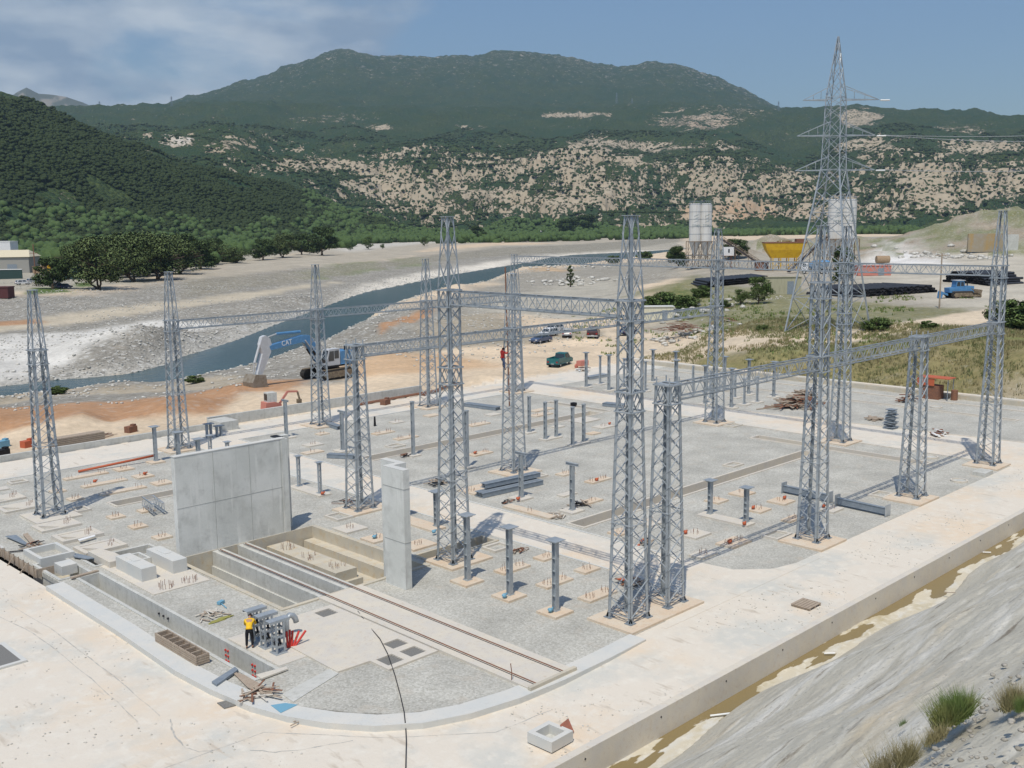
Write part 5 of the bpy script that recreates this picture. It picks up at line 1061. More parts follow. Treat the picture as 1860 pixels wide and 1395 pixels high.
# shuttering and chamber at far left
ch = thing('concrete_chamber', 'open square concrete chamber behind timber shuttering at the left kerb', 'chamber', (22.3, 62.3, 0))
b = MB(); b.prism([[(-1.0, -1.3), (1.0, -1.3), (1.0, 1.4), (-1.0, 1.4)], [(-.78, -1.08), (-.78, 1.18), (.78, 1.18), (.78, -1.08)]], -.9, .38); b.build('wall', 'kerb', ch)
b = MB(); b.add([(-.8, -1.1, -.7), (.8, -1.1, -.7), (.8, 1.2, -.7), (-.8, 1.2, -.7)], [(0, 1, 2, 3)]); b.build('floor', 'conc', ch)
sh = thing('timber_shuttering', 'rough timber shuttering boards with stakes along the left kerb', 'shuttering', (20.6, 63, 0))
b = MB(); b.box(0, 0, -.3, .05, 6.5, .5); b.box(.5, -3.2, -.3, 1.0, .05, .5)
for i in range(9): b.box(-.06, -3+i*.78, -.3, .07, .05, .7)
b.build('board', 'wood', sh)
for i in range(3): b = MB(); b.bar((-.5, -2+i*2, -.2), (-.05, -2+i*2, .3), .05, .05); b.build('strut', 'wood', sh)
for pts, lab in [([(10,978),(42,992),(55,995),(30,976)], 'grey plywood sheet lying beside the far end of the shuttering'), ([(42,975),(50,972),(66,990),(58,994)], 'narrow plank leaning near the grey sheet'), ([(130,1008),(150,1012),(175,1018),(160,1020),(135,1016)], 'dark board lying between the chamber and the plinths')]:
    slabthing('loose_board', pts, .12, .17, 'wood' if 'plank' in lab else 'steel_dark', lab, 'board')
heap('timber_scraps', 60, 992, 14, .9, .1, 'wood', 'brown scraps beside the timber shuttering at far left', 'scraps', .8, .2, 11, mats=['wood', 'rust', 'black'])
b = MB(); b.box(0, 0, 0, .9, 1.1, .55); tag(b.build('concrete_block', 'kerb', loc=(22.2, 59.6, -.3)), 'low grey concrete block in the brown pit beside the kerb', 'block')
b = MB(); b.prism([(-.5, -1.4), (.5, -1.4), (.5, .2), (.2, 1.6), (-.5, 1.6)], 0, .5); tag(b.build('stair_block', 'pad_pale', loc=(24.35, 58.8, -.1)), 'sandy stepped concrete block left of the plinths', 'block')
b = MB(); b.box(0, 0, 0, 1.6, .22, .08, .1); tag(b.build('plank', 'wood', loc=(22.3, 57.2, .08)), 'pale plank bridging the far end of the deep drain', 'plank')
slabthing('white_bar', [(142,986),(172,978),(174,980),(145,989)], .2, .24, 'white', 'white bar lying on the nearest broad frame at left', 'bar')
# bottom-left frame on the apron
fr = frame_box(14.6, 49.4, 2.4, 3.0, 'big pale open frame cut by the left edge of the picture', m='kerb', h=.02, t=.22, fill='grate'); fr.location.z = -.12
# orange pipe, lattice bundle
b = MB(); b.hollow((32.3, 82.5, .12), (38.6, 81.9, .5), .1, .085, 12); tag(b.build('orange_pipe', 'orange', smooth=True), 'long orange plastic pipe lying across the left footings', 'pipe')
lb = thing('lattice_bundle', 'short bluish lattice piece lying on the gravel left of the fire wall', 'lattice piece', (31.0, 65.9, .05), rad(80))
for nm, b in make_beam(2.6, 4): o = b.build(nm, 'steel', lb); o.location.z = .8; o.scale = (1, 1.1, .8)
# ------------------------------------------------------------------ steel stacks
def girder(loc, rz, L, label, h=.34, w=.3, name='steel_section', n=1, ends=False, group='loose steel sections on the ground', m='steel_dark'):
    t = thing(name, label, 'steel section', loc, rz, group)
    for i in range(n):
        b = MB(); y = i*(w+.05); b.box(0, y, 0, L, w, .025); b.box(0, y, h-.025, L, w, .025); b.box(0, y-w*.35, .025, L, .02, h-.05); b.build('section', m, t)
    if ends:
        b = MB(); b.box(-L/2, 0, -.12, .04, w+.35, h+.34); b.box(L/2, 0, -.12, .04, w+.35, h+.34); b.build('end_plate', 'steel', t)
    return t
def between(p, q, z=0): return ((p[0]+q[0])/2, (p[1]+q[1])/2, z), math.atan2(q[1]-p[1], q[0]-p[0]), math.hypot(q[0]-p[0], q[1]-p[1])
for (a, c, lab, n, z) in [((875,905),(985,880),'lower stack of steel sections beside the crossbar post, lying on the gravel',3,.0),((880,898),(980,876),'upper layer of steel sections beside the crossbar post',2,.42),
     ((597,832),(640,834),'bundle of steel sections half hidden by the flat topped tower',2,0),((597,775),(612,780),'pair of steel sections behind the flat topped tower, by the back tower',2,0),((842,738),(902,746),'long bundle of steel girders in the far gravel field, behind the tall tower',3,0),
     ((1098,738),(1128,741),'dark bundle of sections on the gravel left of the second nearest tower top',3,0),((1069,690),(1103,684),'stack of pale steel sections among the far posts',3,0)]:
    loc, rz, L = between(P2(*a), P2(*c), z+.03); girder(loc, rz, max(L, 2.4), lab, n=n, m='steel' if 'pale' in lab else 'steel_dark')
for a, c, lab in [((1424,895),(1508,913),'long steel girder with end plates behind the front tower'),((1521,918),(1612,938),'long steel girder with end plates right of the front tower')]:
    loc, rz, L = between(P2(*a), P2(*c), .15); girder(loc, rz, L, lab, h=.42, w=.3, ends=True, group='pair of end plated girders')
# ------------------------------------------------------------------ front road bits
mh = thing('concrete_box', 'open square concrete inspection box standing on the front road', 'inspection box', (27.05, 25.55, -.15), rad(2))
b = MB(); b.prism([[(-.62, -.62), (.62, -.62), (.62, .62), (-.62, .62)], [(-.4, -.4), (-.4, .4), (.4, .4), (.4, -.4)]], 0, .42); b.build('wall', 'kerb', mh)
b = MB(); b.add([(-.42, -.42, .03), (.42, -.42, .03), (.42, .42, .03), (-.42, .42, .03)], [(0, 1, 2, 3)]); b.build('floor', 'conc', mh)
x, y = P2(1040,1345,-.1); b = MB(); b.box(0, 0, 0, .62, .03, .55); M['redboard'] = mat('red_brown_board', (0.42, 0.16, 0.11), .8, 0, [(5, (0.3, 0.14, 0.1), .4, .7)])
o = b.build('leaning_board', 'redboard', loc=(27.95, 25.35, -.15)); o.rotation_euler = (rad(-28), 0, rad(12)); tag(o, 'reddish brown lid leaning beside the open inspection box', 'lid')
x, y = P2(1464,1100); b = MB()
for i in range(6): b.box(0, -.45+i*.18, .1, 1.2, .15, .03)
for i in (-1, 0, 1): b.box(i*.5, 0, 0, .1, 1.05, .1)
tag(b.build('wooden_pallet', 'wood', loc=(x, y, .0)), 'lone wooden pallet lid on the front road', 'pallet')
x, y = P2(1120,1362,-.9); b = MB(); 
for i in range(7): b.blob((i*.22-.7, .1*math.sin(i*1.7), .05), .17, .13, .07, i, .4, 8, 5)
M['pink'] = mat('pink_cloth', (0.72, 0.27, 0.24), .9); o = b.build('pink_cloth', 'pink', loc=(x, y+.1, -.97)); o.rotation_euler = (0, 0, rad(8)); tag(o, 'crumpled pink cloth lying in the muddy drain', 'cloth')
for a, c, lab in [((1290,1300),(1330,1296),'white plastic pipe piece in the drain, nearest the cloth'),((1497,1187),(1517,1187),'white plastic pipe piece half way along the drain'),((1785,1003),(1800,1004),'white plastic pipe piece at the far end of the drain')]:
    p, q = P2(*a, -.9), P2(*c, -.9); b = MB(); b.tube([(p[0], p[1], -.9), (q[0], q[1], -.88)], .04, 8); tag(b.build('white_pipe', 'white'), lab, 'pipe', 'white pipe pieces in the drain')
for a, c, lab in [((1525,1198),(1545,1205),'brown stick on the edge of the drain by the white pipe'),((1715,1078),(1735,1083),'brown stick farther along the slope foot')]:
    p, q = P2(*a, -.8), P2(*c, -.8); b = MB(); b.bar((p[0], p[1], -.72), (q[0], q[1], -.6), .06, .03); tag(b.build('stick', 'wood'), lab, 'stick', 'sticks at the slope foot')
for px, py, lab in [(1742,874,'round manhole ring in the gravel beside the far corner tower'),(1690,831,'round manhole ring beside the road behind the flat topped front tower'),(1700,740,'round manhole ring in the back gravel near the orange shelter')]:
    x, y = P2(px, py); b = MB(); b.hollow((0, 0, 0), (0, 0, .12), .62, .5, 20); o = b.build('manhole_ring', 'pad_pale', loc=(x, y, 0)); tag(o, lab, 'manhole', 'round manhole rings')
    f = MB(); f.tube([(0, 0, 0), (0, 0, .05)], .5, 20); f.build('cover', 'conc', o)
x, y = P2(1785,862); b = MB(); b.box(0, 0, 0, 1.5, 1.0, .3); b.box(.2, .1, .3, .6, .5, .02); tag(b.build('grey_crate', 'conc', loc=(x, y, 0)), 'low grey concrete box beside the far corner tower slab', 'box')
# long cable hanging over the near corner
pts = [(650,1110,.1),(668,1135,.02),(690,1160,.12),(704,1187,.12),(717,1225,.03),(727,1262,.04),(734,1293,.08),(736,1312,.07),(737,1322,-.16),(738,1345,-.16),(737,1395,-.16),(737,1460,-.16)]
b = MB(); b.tube([tuple(G(px, py, z+.02)) for px, py, z in pts], .022, 6); tag(b.build('power_cable', 'wire'), 'long dark cable snaking from the track slab over the kerb', 'cable')
x, y = P2(929,1236,.1); b = MB(); b.tube([(0, 0, 0), (.02, 0, .35), (-.02, .02, .75)], .02, 5); tag(b.build('steel_rod', 'rust', loc=(x, y, .12)), 'thin upright rod at the near end of the track', 'rod')
# scraps in the yard
for px, py, n, L, w, mats_, lab, sp, h, sd in [(1445,738,110,2.6,.2,['wood','wood','rust'],'large heap of old planks and beams beyond the second road',2.6,1.3,21),(1463,724,40,2.2,.2,['wood'],'darker plank pile on top of the timber heap',1.3,1.2,22),
    (1052,918,16,1.2,.1,['wood','black'],'dark timber scraps beside the right crossbar post',.8,.3,23),(1013,940,16,1.0,.07,['wood','pad_pale'],'coil of brown straps and laths at the road edge',.7,.15,24),(942,1003,14,.9,.07,['wood','rust'],'little brown scrap heap behind the tall posts',.5,.15,25),
    (1175,988,16,.8,.12,['wood','orange','black'],'orange and brown scraps seen through the foreground towers',.5,.3,26),(1140,1062,18,1.3,.12,['wood','rust','orange'],'brown and orange scraps behind the nearest tower base',.8,.3,27),(1705,790,24,1.2,.18,['wood','white','rust'],'white and brown rubbish pile beside the second road',.9,.5,28),
    (1588,762,10,1.6,.25,['wood'],'low flat plank pile on the back gravel',.7,.25,29),(1647,730,16,1.8,.2,['wood','rust'],'dark plank stack near the orange shelter',.9,.9,30),(735,830,9,.8,.1,['black','rust'],'dark scraps at the foot of the slender lone post',.5,.3,31),(1060,674,12,1.2,.2,['white','wood','steel'],'pale rubbish heap behind the teal pickup',1.2,.6,32),
    (795,880,12,1.4,.12,['wood','black'],'dark timber scraps left of the tall tower on the road edge',.8,.25,33),(630,912,14,1.2,.06,['black','rust'],'tangle of dark cables by the flat topped tower',.9,.12,34),(905,905,0,1,.1,['wood'],'',.1,.1,35),(923,914,8,.6,.1,['rust','black'],'small dark scraps near the stacked steel sections',.4,.2,36),
    (190,792,10,2.0,.1,['rust','wood'],'rusty bars on the back kerb at left',1.2,.15,37)]:
    if n: heap('scrap_heap', px, py, n, L, w, 'wood', lab, 'scraps', sp, h, sd, mats=mats_)
x, y = P2(1617,778); q = random.Random(4); st = thing('plate_stack', 'leaning stack of dark green and grey plates on the back gravel', 'plates', (x, y, 0))
for i in range(12): b = MB(); b.box(q.uniform(-.15, .15), q.uniform(-.15, .15), i*.16, 1.2-.04*i, 1.0-.02*i, .07, q.uniform(-.4, .4)); b.build('plate', 'steel_dark' if i % 3 else 'steel', st)
x, y = P2(681,774); b = MB(); b.tube([(0, 0, 0), (0, 0, .95)], .13, 8, r2=.08); tag(b.build('dark_stub', 'black', loc=(x, y, 0)), 'dark stub pipe standing alone in the far gravel field', 'pipe')
x, y = P2(1042,737); b = MB(); b.box(0, 0, 0, .5, .5, .35); tag(b.build('small_box', 'black', loc=(x, y, 0)), 'small black box on the kerb near the far trench', 'box')
b = MB(); p = P2(923,760); b.tube([(p[0], p[1], 0), (p[0]-.6, p[1]+.4, 12.5)], .09, 8); 
p = G(921, 600, 7); q_ = G(921, 478, 14.6)
bb = MB(); bb.tube([(77.0, 78.5, .0), (76.7, 78.6, 14.9)], .075, 8); tag(bb.build('brown_pole', 'rust'), 'tall thin rust brown pole standing behind the central tower', 'pole')
# back kerb stores at left
x, y = P2(150,797,.3); fb = thing('formwork_stack', 'stack of long weathered formwork panels on the back wall at left', 'formwork', (36.6, 93.0, 0), rad(3))
for k in range(6): b = MB(); b.box(0, 0, .1+k*.16, 4.6-.1*(k % 2), 1.1, .13); b.build('panel', 'wood', fb)
for px, py, lab, m in [(50,812,'orange wheel rim and scrap on the back wall at far left','orange'),(5,812,'blue plastic tarp corner at the far left edge','blueplas'),(238,785,'small rusty steel box on the back wall','rust'),(700,735,'red brown cabinet beside the back wall','rust'),(5,828,'dark rolled mat at the far left edge','black')]:
    x, y = P2(px, py); b = MB(); b.box(0, 0, 0, 1.0, .7, .6, .3); b.box(.3, .1, .6, .4, .4, .15, .5); tag(b.build('site_store', m, loc=(x, y, 0)), lab, 'store')
for (a, c), lab in zip([((650,738),(800,712)), ((770,720),(830,700))], ['long dark pipes lying along the back wall', 'thin dark pipes behind the back tower']):
    p, q = P2(*a), P2(*c)
    for k in range(2): b = MB(); b.tube([(p[0], p[1]+k*.4, .15), (q[0], q[1]+k*.4, .2)], .1, 8); tag(b.build('dark_pipe', 'rust'), lab+(', nearer one' if k else ', farther one'), 'pipe', 'dark pipes along the back wall')
# concrete stubs behind the fire wall
for px, py, h, lab in [(380,795,1.3,'low twin steel stub behind the back road left of the stepped wall'),(398,793,1.0,'small grey stub beside the twin steel stub')]:
    x, y = P2(px, py); b = MB(); b.box(-.2, 0, 0, .15, .3, h); b.box(.2, 0, 0, .15, .3, h); b.box(0, 0, h, .9, .6, .06); tag(b.build('steel_stub', 'steel_dark', loc=(x, y, 0)), lab, 'post')
# ------------------------------------------------------------------ people
def skin_mesh(name, verts, edges, radii, m, parent, root=0, sub=1):
    me = bpy.data.meshes.new(name); me.from_pydata([tuple(v) for v in verts], edges, []); o = bpy.data.objects.new(name, me); COL.objects.link(o)
    sk = o.modifiers.new('skin', 'SKIN'); sk.use_smooth_shade = True
    for i, r in enumerate(radii): me.skin_vertices[0].data[i].radius = (r, r) if not isinstance(r, tuple) else r
    me.skin_vertices[0].data[root].use_root = True
    s = o.modifiers.new('sub', 'SUBSURF'); s.levels = sub; s.render_levels = sub
    me.materials.append(M[m] if isinstance(m, str) else m); o.parent = parent; return o
M['skin'] = mat('skin', (0.42, 0.24, 0.16), .6); M['hair'] = mat('dark_hair', (0.03, 0.022, 0.018), .8)
def person(J, loc, rz, label, top, legs, headwear, shoe='black'):
    """J: joints pelvis, waist, chest, neck, head, then shoulder/elbow/wrist and hip/knee/ankle/toe for left, right"""
    t = thing('person', label, 'person', loc, rz)
    V, E, Rd = [], [], []
    def add(p, r, par=None):
        V.append(Vector(p)); Rd.append(r); 
        if par is not None: E.append((par, len(V)-1))
        return len(V)-1
    pe = add(J['pelvis'], (.13, .10)); wa = add(J['waist'], (.12, .09), pe); cst = add(J['chest'], (.15, .10), wa); nk = add(J['neck'], .05, cst); hd0 = add(Vector(J['neck']).lerp(Vector(J['head']), .45), .062, nk); hd = add(J['head'], .088, hd0); add(Vector(J['head'])+(Vector(J['head'])-Vector(J['neck'])).normalized()*.09, .07, hd)
    for s in 'LR':
        sh = add(J['sh'+s], .062, cst); elb = add(J['el'+s], .043, sh); wr = add(J['wr'+s], .030, elb); d = (Vector(J['wr'+s])-Vector(J['el'+s])).normalized()
        hnd = add(Vector(J['wr'+s])+d*.07, .030, wr); side = d.cross(Vector((0, 0, 1))); side = side.normalized() if side.length > .05 else Vector((1, 0, 0))
        for k, (off, ln) in enumerate([(-.03, .065), (-.01, .08), (.01, .075), (.03, .058)]):
            f1 = add(V[hnd]+side*off+d*.03, .0095, hnd); add(V[hnd]+side*off*1.2+d*ln+Vector((0, 0, -.02)), .008, f1)
        th = add(V[wr]+side*(.045 if s == 'L' else -.045)+d*.04, .010, wr); add(V[th]+d*.035+side*(.012 if s == 'L' else -.012), .009, th)
        hp = add(J['hp'+s], .088, pe); kn = add(J['kn'+s], .060, hp); an = add(J['an'+s], .042, kn); add(J['to'+s], .036, an)
    skin_mesh('body', V, E, Rd, 'skin', t, 0)
    # clothing follows the body
    v = [J['waist'], J['chest'], J['shL'], J['elL'], Vector(J['elL']).lerp(Vector(J['wrL']), .85), J['shR'], J['elR'], Vector(J['elR']).lerp(Vector(J['wrR']), .85), Vector(J['waist']).lerp(Vector(J['pelvis']), .7), Vector(J['chest']).lerp(Vector(J['neck']), .6)]
    skin_mesh('jacket', v, [(0, 1), (1, 2), (2, 3), (3, 4), (1, 5), (5, 6), (6, 7), (0, 8), (1, 9)], [(.155, .125), (.185, .135), .085, .064, .052, .085, .064, .052, (.165, .135), .075], top, t, 0)
    v = [J['pelvis'], J['hpL'], J['knL'], Vector(J['knL']).lerp(Vector(J['anL']), .9), J['hpR'], J['knR'], Vector(J['knR']).lerp(Vector(J['anR']), .9), Vector(J['pelvis']).lerp(Vector(J['waist']), .55)]
    skin_mesh('trousers', v, [(0, 1), (1, 2), (2, 3), (0, 4), (4, 5), (5, 6), (0, 7)], [(.15, .125), .105, .076, .062, .105, .076, .062, (.145, .12)], legs, t, 0)
    for s in 'LR':
        a, b_ = Vector(J['an'+s]), Vector(J['to'+s]); skin_mesh('shoe', [a+Vector((0, 0, -.02)), a.lerp(b_, .5)+Vector((0, 0, -.02)), b_], [(0, 1), (1, 2)], [.055, .05, .042], shoe, t, 0)
    h = Vector(J['head']); up = (h-Vector(J['neck'])).normalized(); fw_ = Vector(J['face'])
    b = MB(); b.blob(tuple(h+up*.035-fw_*.02), .105, .105, .095, 2, .02, 12, 8); b.build('hair', 'hair', t, smooth=True)
    if headwear:
        b = MB(); c = h+up*.075; b.blob(tuple(c), .128, .128, .09, 3, .0, 14, 8); b.blob(tuple(c+fw_*.1-up*.03), .09, .09, .02, 3, 0, 12, 5); b.build('helmet', headwear, t, smooth=True)
    b = MB()
    sd_ = fw_.cross(up).normalized()
    b.blob(tuple(h+fw_*.095-up*.01), .014, .014, .022, 1, 0, 6, 5); b.build('nose', 'skin', t)
    for k in (-1, 1): b = MB(); b.blob(tuple(h+fw_*.082+sd_*k*.032+up*.015), .011, .011, .011, 1, 0, 6, 5); b.build('eye', 'black', t)
    b = MB(); b.blob(tuple(h+fw_*.082-up*.045), .024, .012, .007, 1, 0, 8, 5); b.build('mouth', 'redboard', t)
    for k in (-1, 1): b = MB(); b.blob(tuple(h+sd_*k*.088), .015, .02, .028, 1, 0, 6, 5); b.build('ear', 'skin', t)
    return t
M['yellow'] = mat('yellow_jacket', (0.80, 0.50, 0.03), .8, 0, [(6, (0.7, 0.42, 0.03), .45, .7)]); M['navy'] = mat('black_trousers', (0.016, 0.016, 0.02), .85); M['red'] = mat('red_shirt', (0.55, 0.05, 0.04), .8); M['jeans'] = mat('blue_work_trousers', (0.09, 0.12, 0.2), .85)
# +y is the way the figure faces
J1 = dict(pelvis=(0, 0, .92), waist=(0, .08, 1.04), chest=(0, .24, 1.24), neck=(0, .40, 1.36), head=(0, .52, 1.42), face=(0, .75, -.66), shL=(-.19, .30, 1.27), elL=(-.24, .44, 1.03), wrL=(-.16, .62, .90), shR=(.19, .30, 1.27), elR=(.25, .46, 1.05), wrR=(.18, .66, .95),
          hpL=(-.10, .0, .86), knL=(-.13, .05, .47), anL=(-.14, -.02, .09), toL=(-.15, .15, .035), hpR=(.10, .0, .86), knR=(.12, .10, .48), anR=(.12, .02, .09), toR=(.13, .19, .035))
person(J1, (23.45, 41.35, .03), rad(-38), 'person in a yellow jacket and black trousers bending over the steel support frames', 'yellow', 'navy', 'white')
J2 = dict(pelvis=(0, 0, .92), waist=(0, .02, 1.06), chest=(0, .03, 1.3), neck=(0, .05, 1.47), head=(0, .10, 1.60), face=(0, .98, .2), shL=(-.19, .03, 1.40), elL=(-.26, .20, 1.46), wrL=(-.22, .32, 1.68), shR=(.19, .03, 1.40), elR=(.28, .16, 1.25), wrR=(.24, .32, 1.42),
          hpL=(-.1, .0, .86), knL=(-.14, .24, .62), anL=(-.13, .16, .25), toL=(-.13, .30, .22), hpR=(.1, 0, .86), knR=(.12, .1, .46), anR=(.12, .12, .06), toR=(.12, .28, .03))
person(J2, (55.45, 57.25, 8.25), rad(-90), 'person in a red shirt climbing the left face of the central lattice tower', 'red', 'jeans', None)
# ------------------------------------------------------------------ vehicles
def paint_m(name, c, rough=.3): return mat(name, c, rough, 0.0, [(2.5, tuple(min(1, x*1.25+.03) for x in c), .5, .8)], spec=.5)
M['teal'] = paint_m('teal_paint', (0.01, 0.13, 0.14)); M['bluegrey'] = paint_m('blue_grey_paint', (0.06, 0.09, 0.16)); M['silver'] = paint_m('silver_paint', (0.42, 0.43, 0.43)); M['carwhite'] = paint_m('white_paint', (0.7, 0.7, 0.7))
M['darkred'] = paint_m('dark_plum_paint', (0.045, 0.015, 0.02)); M['cardark'] = paint_m('dark_blue_paint', (0.02, 0.04, 0.12)); M['catblue'] = paint_m('machine_blue_paint', (0.075, 0.22, 0.42), .5); M['dusty'] = mat('dusty_track_steel', (0.17, 0.13, 0.09), .85, 0, [(3, (0.30, 0.24, 0.16), .4, .7)])
M['greywhite'] = paint_m('grey_white_paint', (0.48, 0.50, 0.52), .5); M['hopper'] = mat('yellow_machine_paint', (0.62, 0.38, 0.02), .6, 0, [(1, (0.5, 0.28, 0.02), .45, .7)]); M['tail'] = mat('red_lamp', (0.35, 0.02, 0.02), .4); M['lamp'] = mat('clear_lamp', (0.75, 0.75, 0.72), .2)
def wheel(x, y, r, w, parent, m='rubber'):
    b = MB(); b.tube([(x, y-w/2, r), (x, y+w/2, r)], r, 14); o = b.build('wheel', m, parent); b = MB(); s = 1 if y > 0 else -1; b.tube([(x, y+s*w/2, r), (x, y+s*(w/2+.02), r)], r*.58, 10); b.build('rim', 'silver', o); return o
def car(loc, rz, label, paint, L=4.3, W=1.72, H=1.42, style='sedan', scale=1.0):
    t = thing('parked_car' if style != 'pickup' else 'pickup_truck', label, 'car' if style != 'pickup' else 'pickup truck', loc, rz, 'vehicles parked behind the yard'); h = L/2
    hb = H*.60
    if style == 'pickup': prof_ = [(-h, .45), (-h, .85), (.1, .85), (.1, 1.0), (h-.55, 1.05), (h-.05, .85), (h, .45)]
    elif style == 'suv': prof_ = [(-h, .4), (-h, 1.0), (-h+.1, hb+.15), (h-1.1, hb+.12), (h-.15, hb-.12), (h, .75), (h, .4)]
    else: prof_ = [(-h, .35), (-h+.02, .78), (-h+.1, hb), (-h+.7, hb+.04), (h-1.1, hb+.02), (h-.2, hb-.16), (h, .62), (h, .35)]
    b = MB(); b.extr(prof_, 'y', -W/2, W/2); ob = b.build('body', paint, t)
    bv = ob.modifiers.new('bevel', 'BEVEL'); bv.width = .06; bv.segments = 2
    cab = {'sedan': (-h+.75, h-1.15, -h+1.35, h-1.85), 'hatch': (-h+.1, h-1.05, -h+.45, h-1.7), 'suv': (-h+.08, h-1.1, -h+.35, h-1.75), 'pickup': (-.05, h-.5, .08, h-1.15)}[style]
    zb = hb-.02 if style != 'pickup' else .98; zt = H if style != 'pickup' else 1.78
    if style == 'suv': zb = hb+.1
    def frus(x0, x1, x2, x3, z0, z1, w0, w1):
        v = [(x0, -w0, z0), (x1, -w0, z0), (x1, w0, z0), (x0, w0, z0), (x2, -w1, z1), (x3, -w1, z1), (x3, w1, z1), (x2, w1, z1)]
        return v, [(0, 3, 2, 1), (4, 5, 6, 7), (0, 1, 5, 4), (1, 2, 6, 5), (2, 3, 7, 6), (3, 0, 4, 7)]
    b = MB(); b.add(*frus(*cab, zb, zt, W*.47, W*.39)); o2 = b.build('cabin', paint, t)
    def shrink(k0, k1):
        return [cab[0]+(cab[2]-cab[0])*k0, cab[1]+(cab[3]-cab[1])*k0, cab[0]+(cab[2]-cab[0])*k1, cab[1]+(cab[3]-cab[1])*k1]
    wz0, wz1 = zb+(zt-zb)*.12, zb+(zt-zb)*.88; s_ = shrink(.12, .88); wa, wbb = W*.47-(W*.08)*.12, W*.47-(W*.08)*.88
    for sgn, nm in ((-1, 'side_window'), (1, 'side_window')):
        for (u0, u1) in ((.06, .48), (.53, .94)):
            b = MB(); v = []
            for z, w_, xa, xb in ((wz0, wa, s_[0], s_[1]), (wz1, wbb, s_[2], s_[3])): v += [(xa+(xb-xa)*u0, sgn*(w_+.012), z), (xa+(xb-xa)*u1, sgn*(w_+.012), z)]
            b.add(v, [(0, 1, 3, 2)]); b.build(nm, 'glass', t)
    for e, nm in ((0, 'rear_window'), (1, 'windscreen')):
        b = MB(); o_ = .015*(1 if e else -1); b.add([(s_[e]+o_, -wa*.9, wz0), (s_[e]+o_, wa*.9, wz0), (s_[2+e]+o_, wbb*.9, wz1), (s_[2+e]+o_, -wbb*.9, wz1)], [(0, 1, 2, 3)]); b.build(nm, 'glass', t)
    r = .32 if style != 'suv' else .37
    for x in (-h+.8, h-.85):
        for y in (-W/2+.1, W/2-.1): wheel(x, y, r, .2, t)
    for y in (-1, 1):
        b = MB(); b.box(-h-.005, y*W*.38, .68, .03, .26, .2); b.build('tail_lamp', 'tail', t); b = MB(); b.box(h-.02, y*W*.36, .55, .06, .32, .15); b.build('headlight', 'lamp', t)
    b = MB(); b.box(-h-.02, 0, .42, .05, .5, .12); b.build('number_plate', 'white', t)
    b = MB(); b.box(-h, 0, .3, .1, W*.96, .2); b.build('bumper', 'silver' if style == 'suv' else 'black', t)
    if style == 'pickup':
        b = MB(); b.box(-1.15, 0, .84, 2.5, W+.12, .06); b.box(-1.15, W/2+.03, .9, 2.5, .05, .38); b.box(-1.15, -W/2-.03, .9, 2.5, .05, .38); b.box(-2.38, 0, .9, .05, W+.1, .38); b.box(.08, 0, .9, .05, W+.1, .38); b.build('load_bed', paint, t)
    t.scale = (scale,)*3; return t
def head(a, c, z=0.0):
    p, q = G(*a, z), G(*c, z); return math.atan2(q.y-p.y, q.x-p.x)
def at(px, py, z0=0.0): p = on_ground(px, py, z0); return (p.x, p.y, p.z)
car(at(1017,664), head((1000,670), (1040,658)), 'teal pickup with open load bed parked on the dirt behind the yard', 'teal', 4.9, 1.75, 1.8, 'pickup', .98)
car(at(982,622), head((1003,618), (962,625)), 'blue grey saloon parked at the left end of the row of cars', 'bluegrey', 4.3, style='sedan')
car(at(996,611), head((1020,606), (985,612)), 'white car half hidden behind the blue grey saloon', 'carwhite', style='hatch')
car(at(1006,603), head((1025,600), (1000,604)), 'white car farthest back behind the saloon', 'carwhite', style='hatch')
car(at(1030,612), head((1030,620), (1034,608)), 'small silver hatchback parked tail towards the yard', 'silver', 3.7, 1.6, 1.5, 'hatch')
car(at(1078,612), head((1077,622), (1090,606)), 'dark plum off-roader parked beside the silver hatchback', 'darkred', 4.5, 1.85, 1.8, 'suv')
car(at(1140,608), head((1115,612), (1165,603)), 'dark blue car hidden behind the tallest foreground tower', 'cardark', 4.3, style='sedan')
for px, py, a, lab, pm in [(105,522,.3,'silver car parked under the dark tree in the settlement','silver'),(118,524,.4,'second car parked under the dark tree in the settlement','cardark'),(42,517,.1,'pale van beside the green fence at far left','carwhite'),(62,514,.1,'grey car on the settlement road at left','silver')]: car(at(px, py), a, lab, pm, style='hatch', scale=1.15)
# --- tracked excavator
def tracks(t, L, W, H, gauge, m='dusty'):
    for s in (-1, 1):
        b = MB(); pr = [(-L/2+H*.3, 0), (L/2-H*.3, 0), (L/2, H*.35), (L/2, H*.65), (L/2-H*.3, H), (-L/2+H*.3, H), (-L/2, H*.65), (-L/2, H*.35)]
        b.extr(pr, 'y', s*gauge/2-W/2, s*gauge/2+W/2); o = b.build('track', 'rubber', t)
        b = MB(); pr2 = [(x*.86, H*.5+(z-H*.5)*.62) for x, z in pr]; b.extr(pr2, 'y', s*gauge/2+s*W/2-.02, s*gauge/2+s*(W/2+.05)); b.build('track_frame', m, o)
        for i in range(5): b = MB(); x = -L*.34+i*L*.17; b.tube([(x, s*gauge/2+s*(W/2+.04), H*.3), (x, s*gauge/2+s*(W/2+.08), H*.3)], H*.17, 10); b.build('roller', 'dusty', o)
        b = MB()
        for i in range(int(L/.22)): b.box(-L/2+.2+i*.22, s*gauge/2, H, .06, W, .04)
        b.build('grouser', m, o)
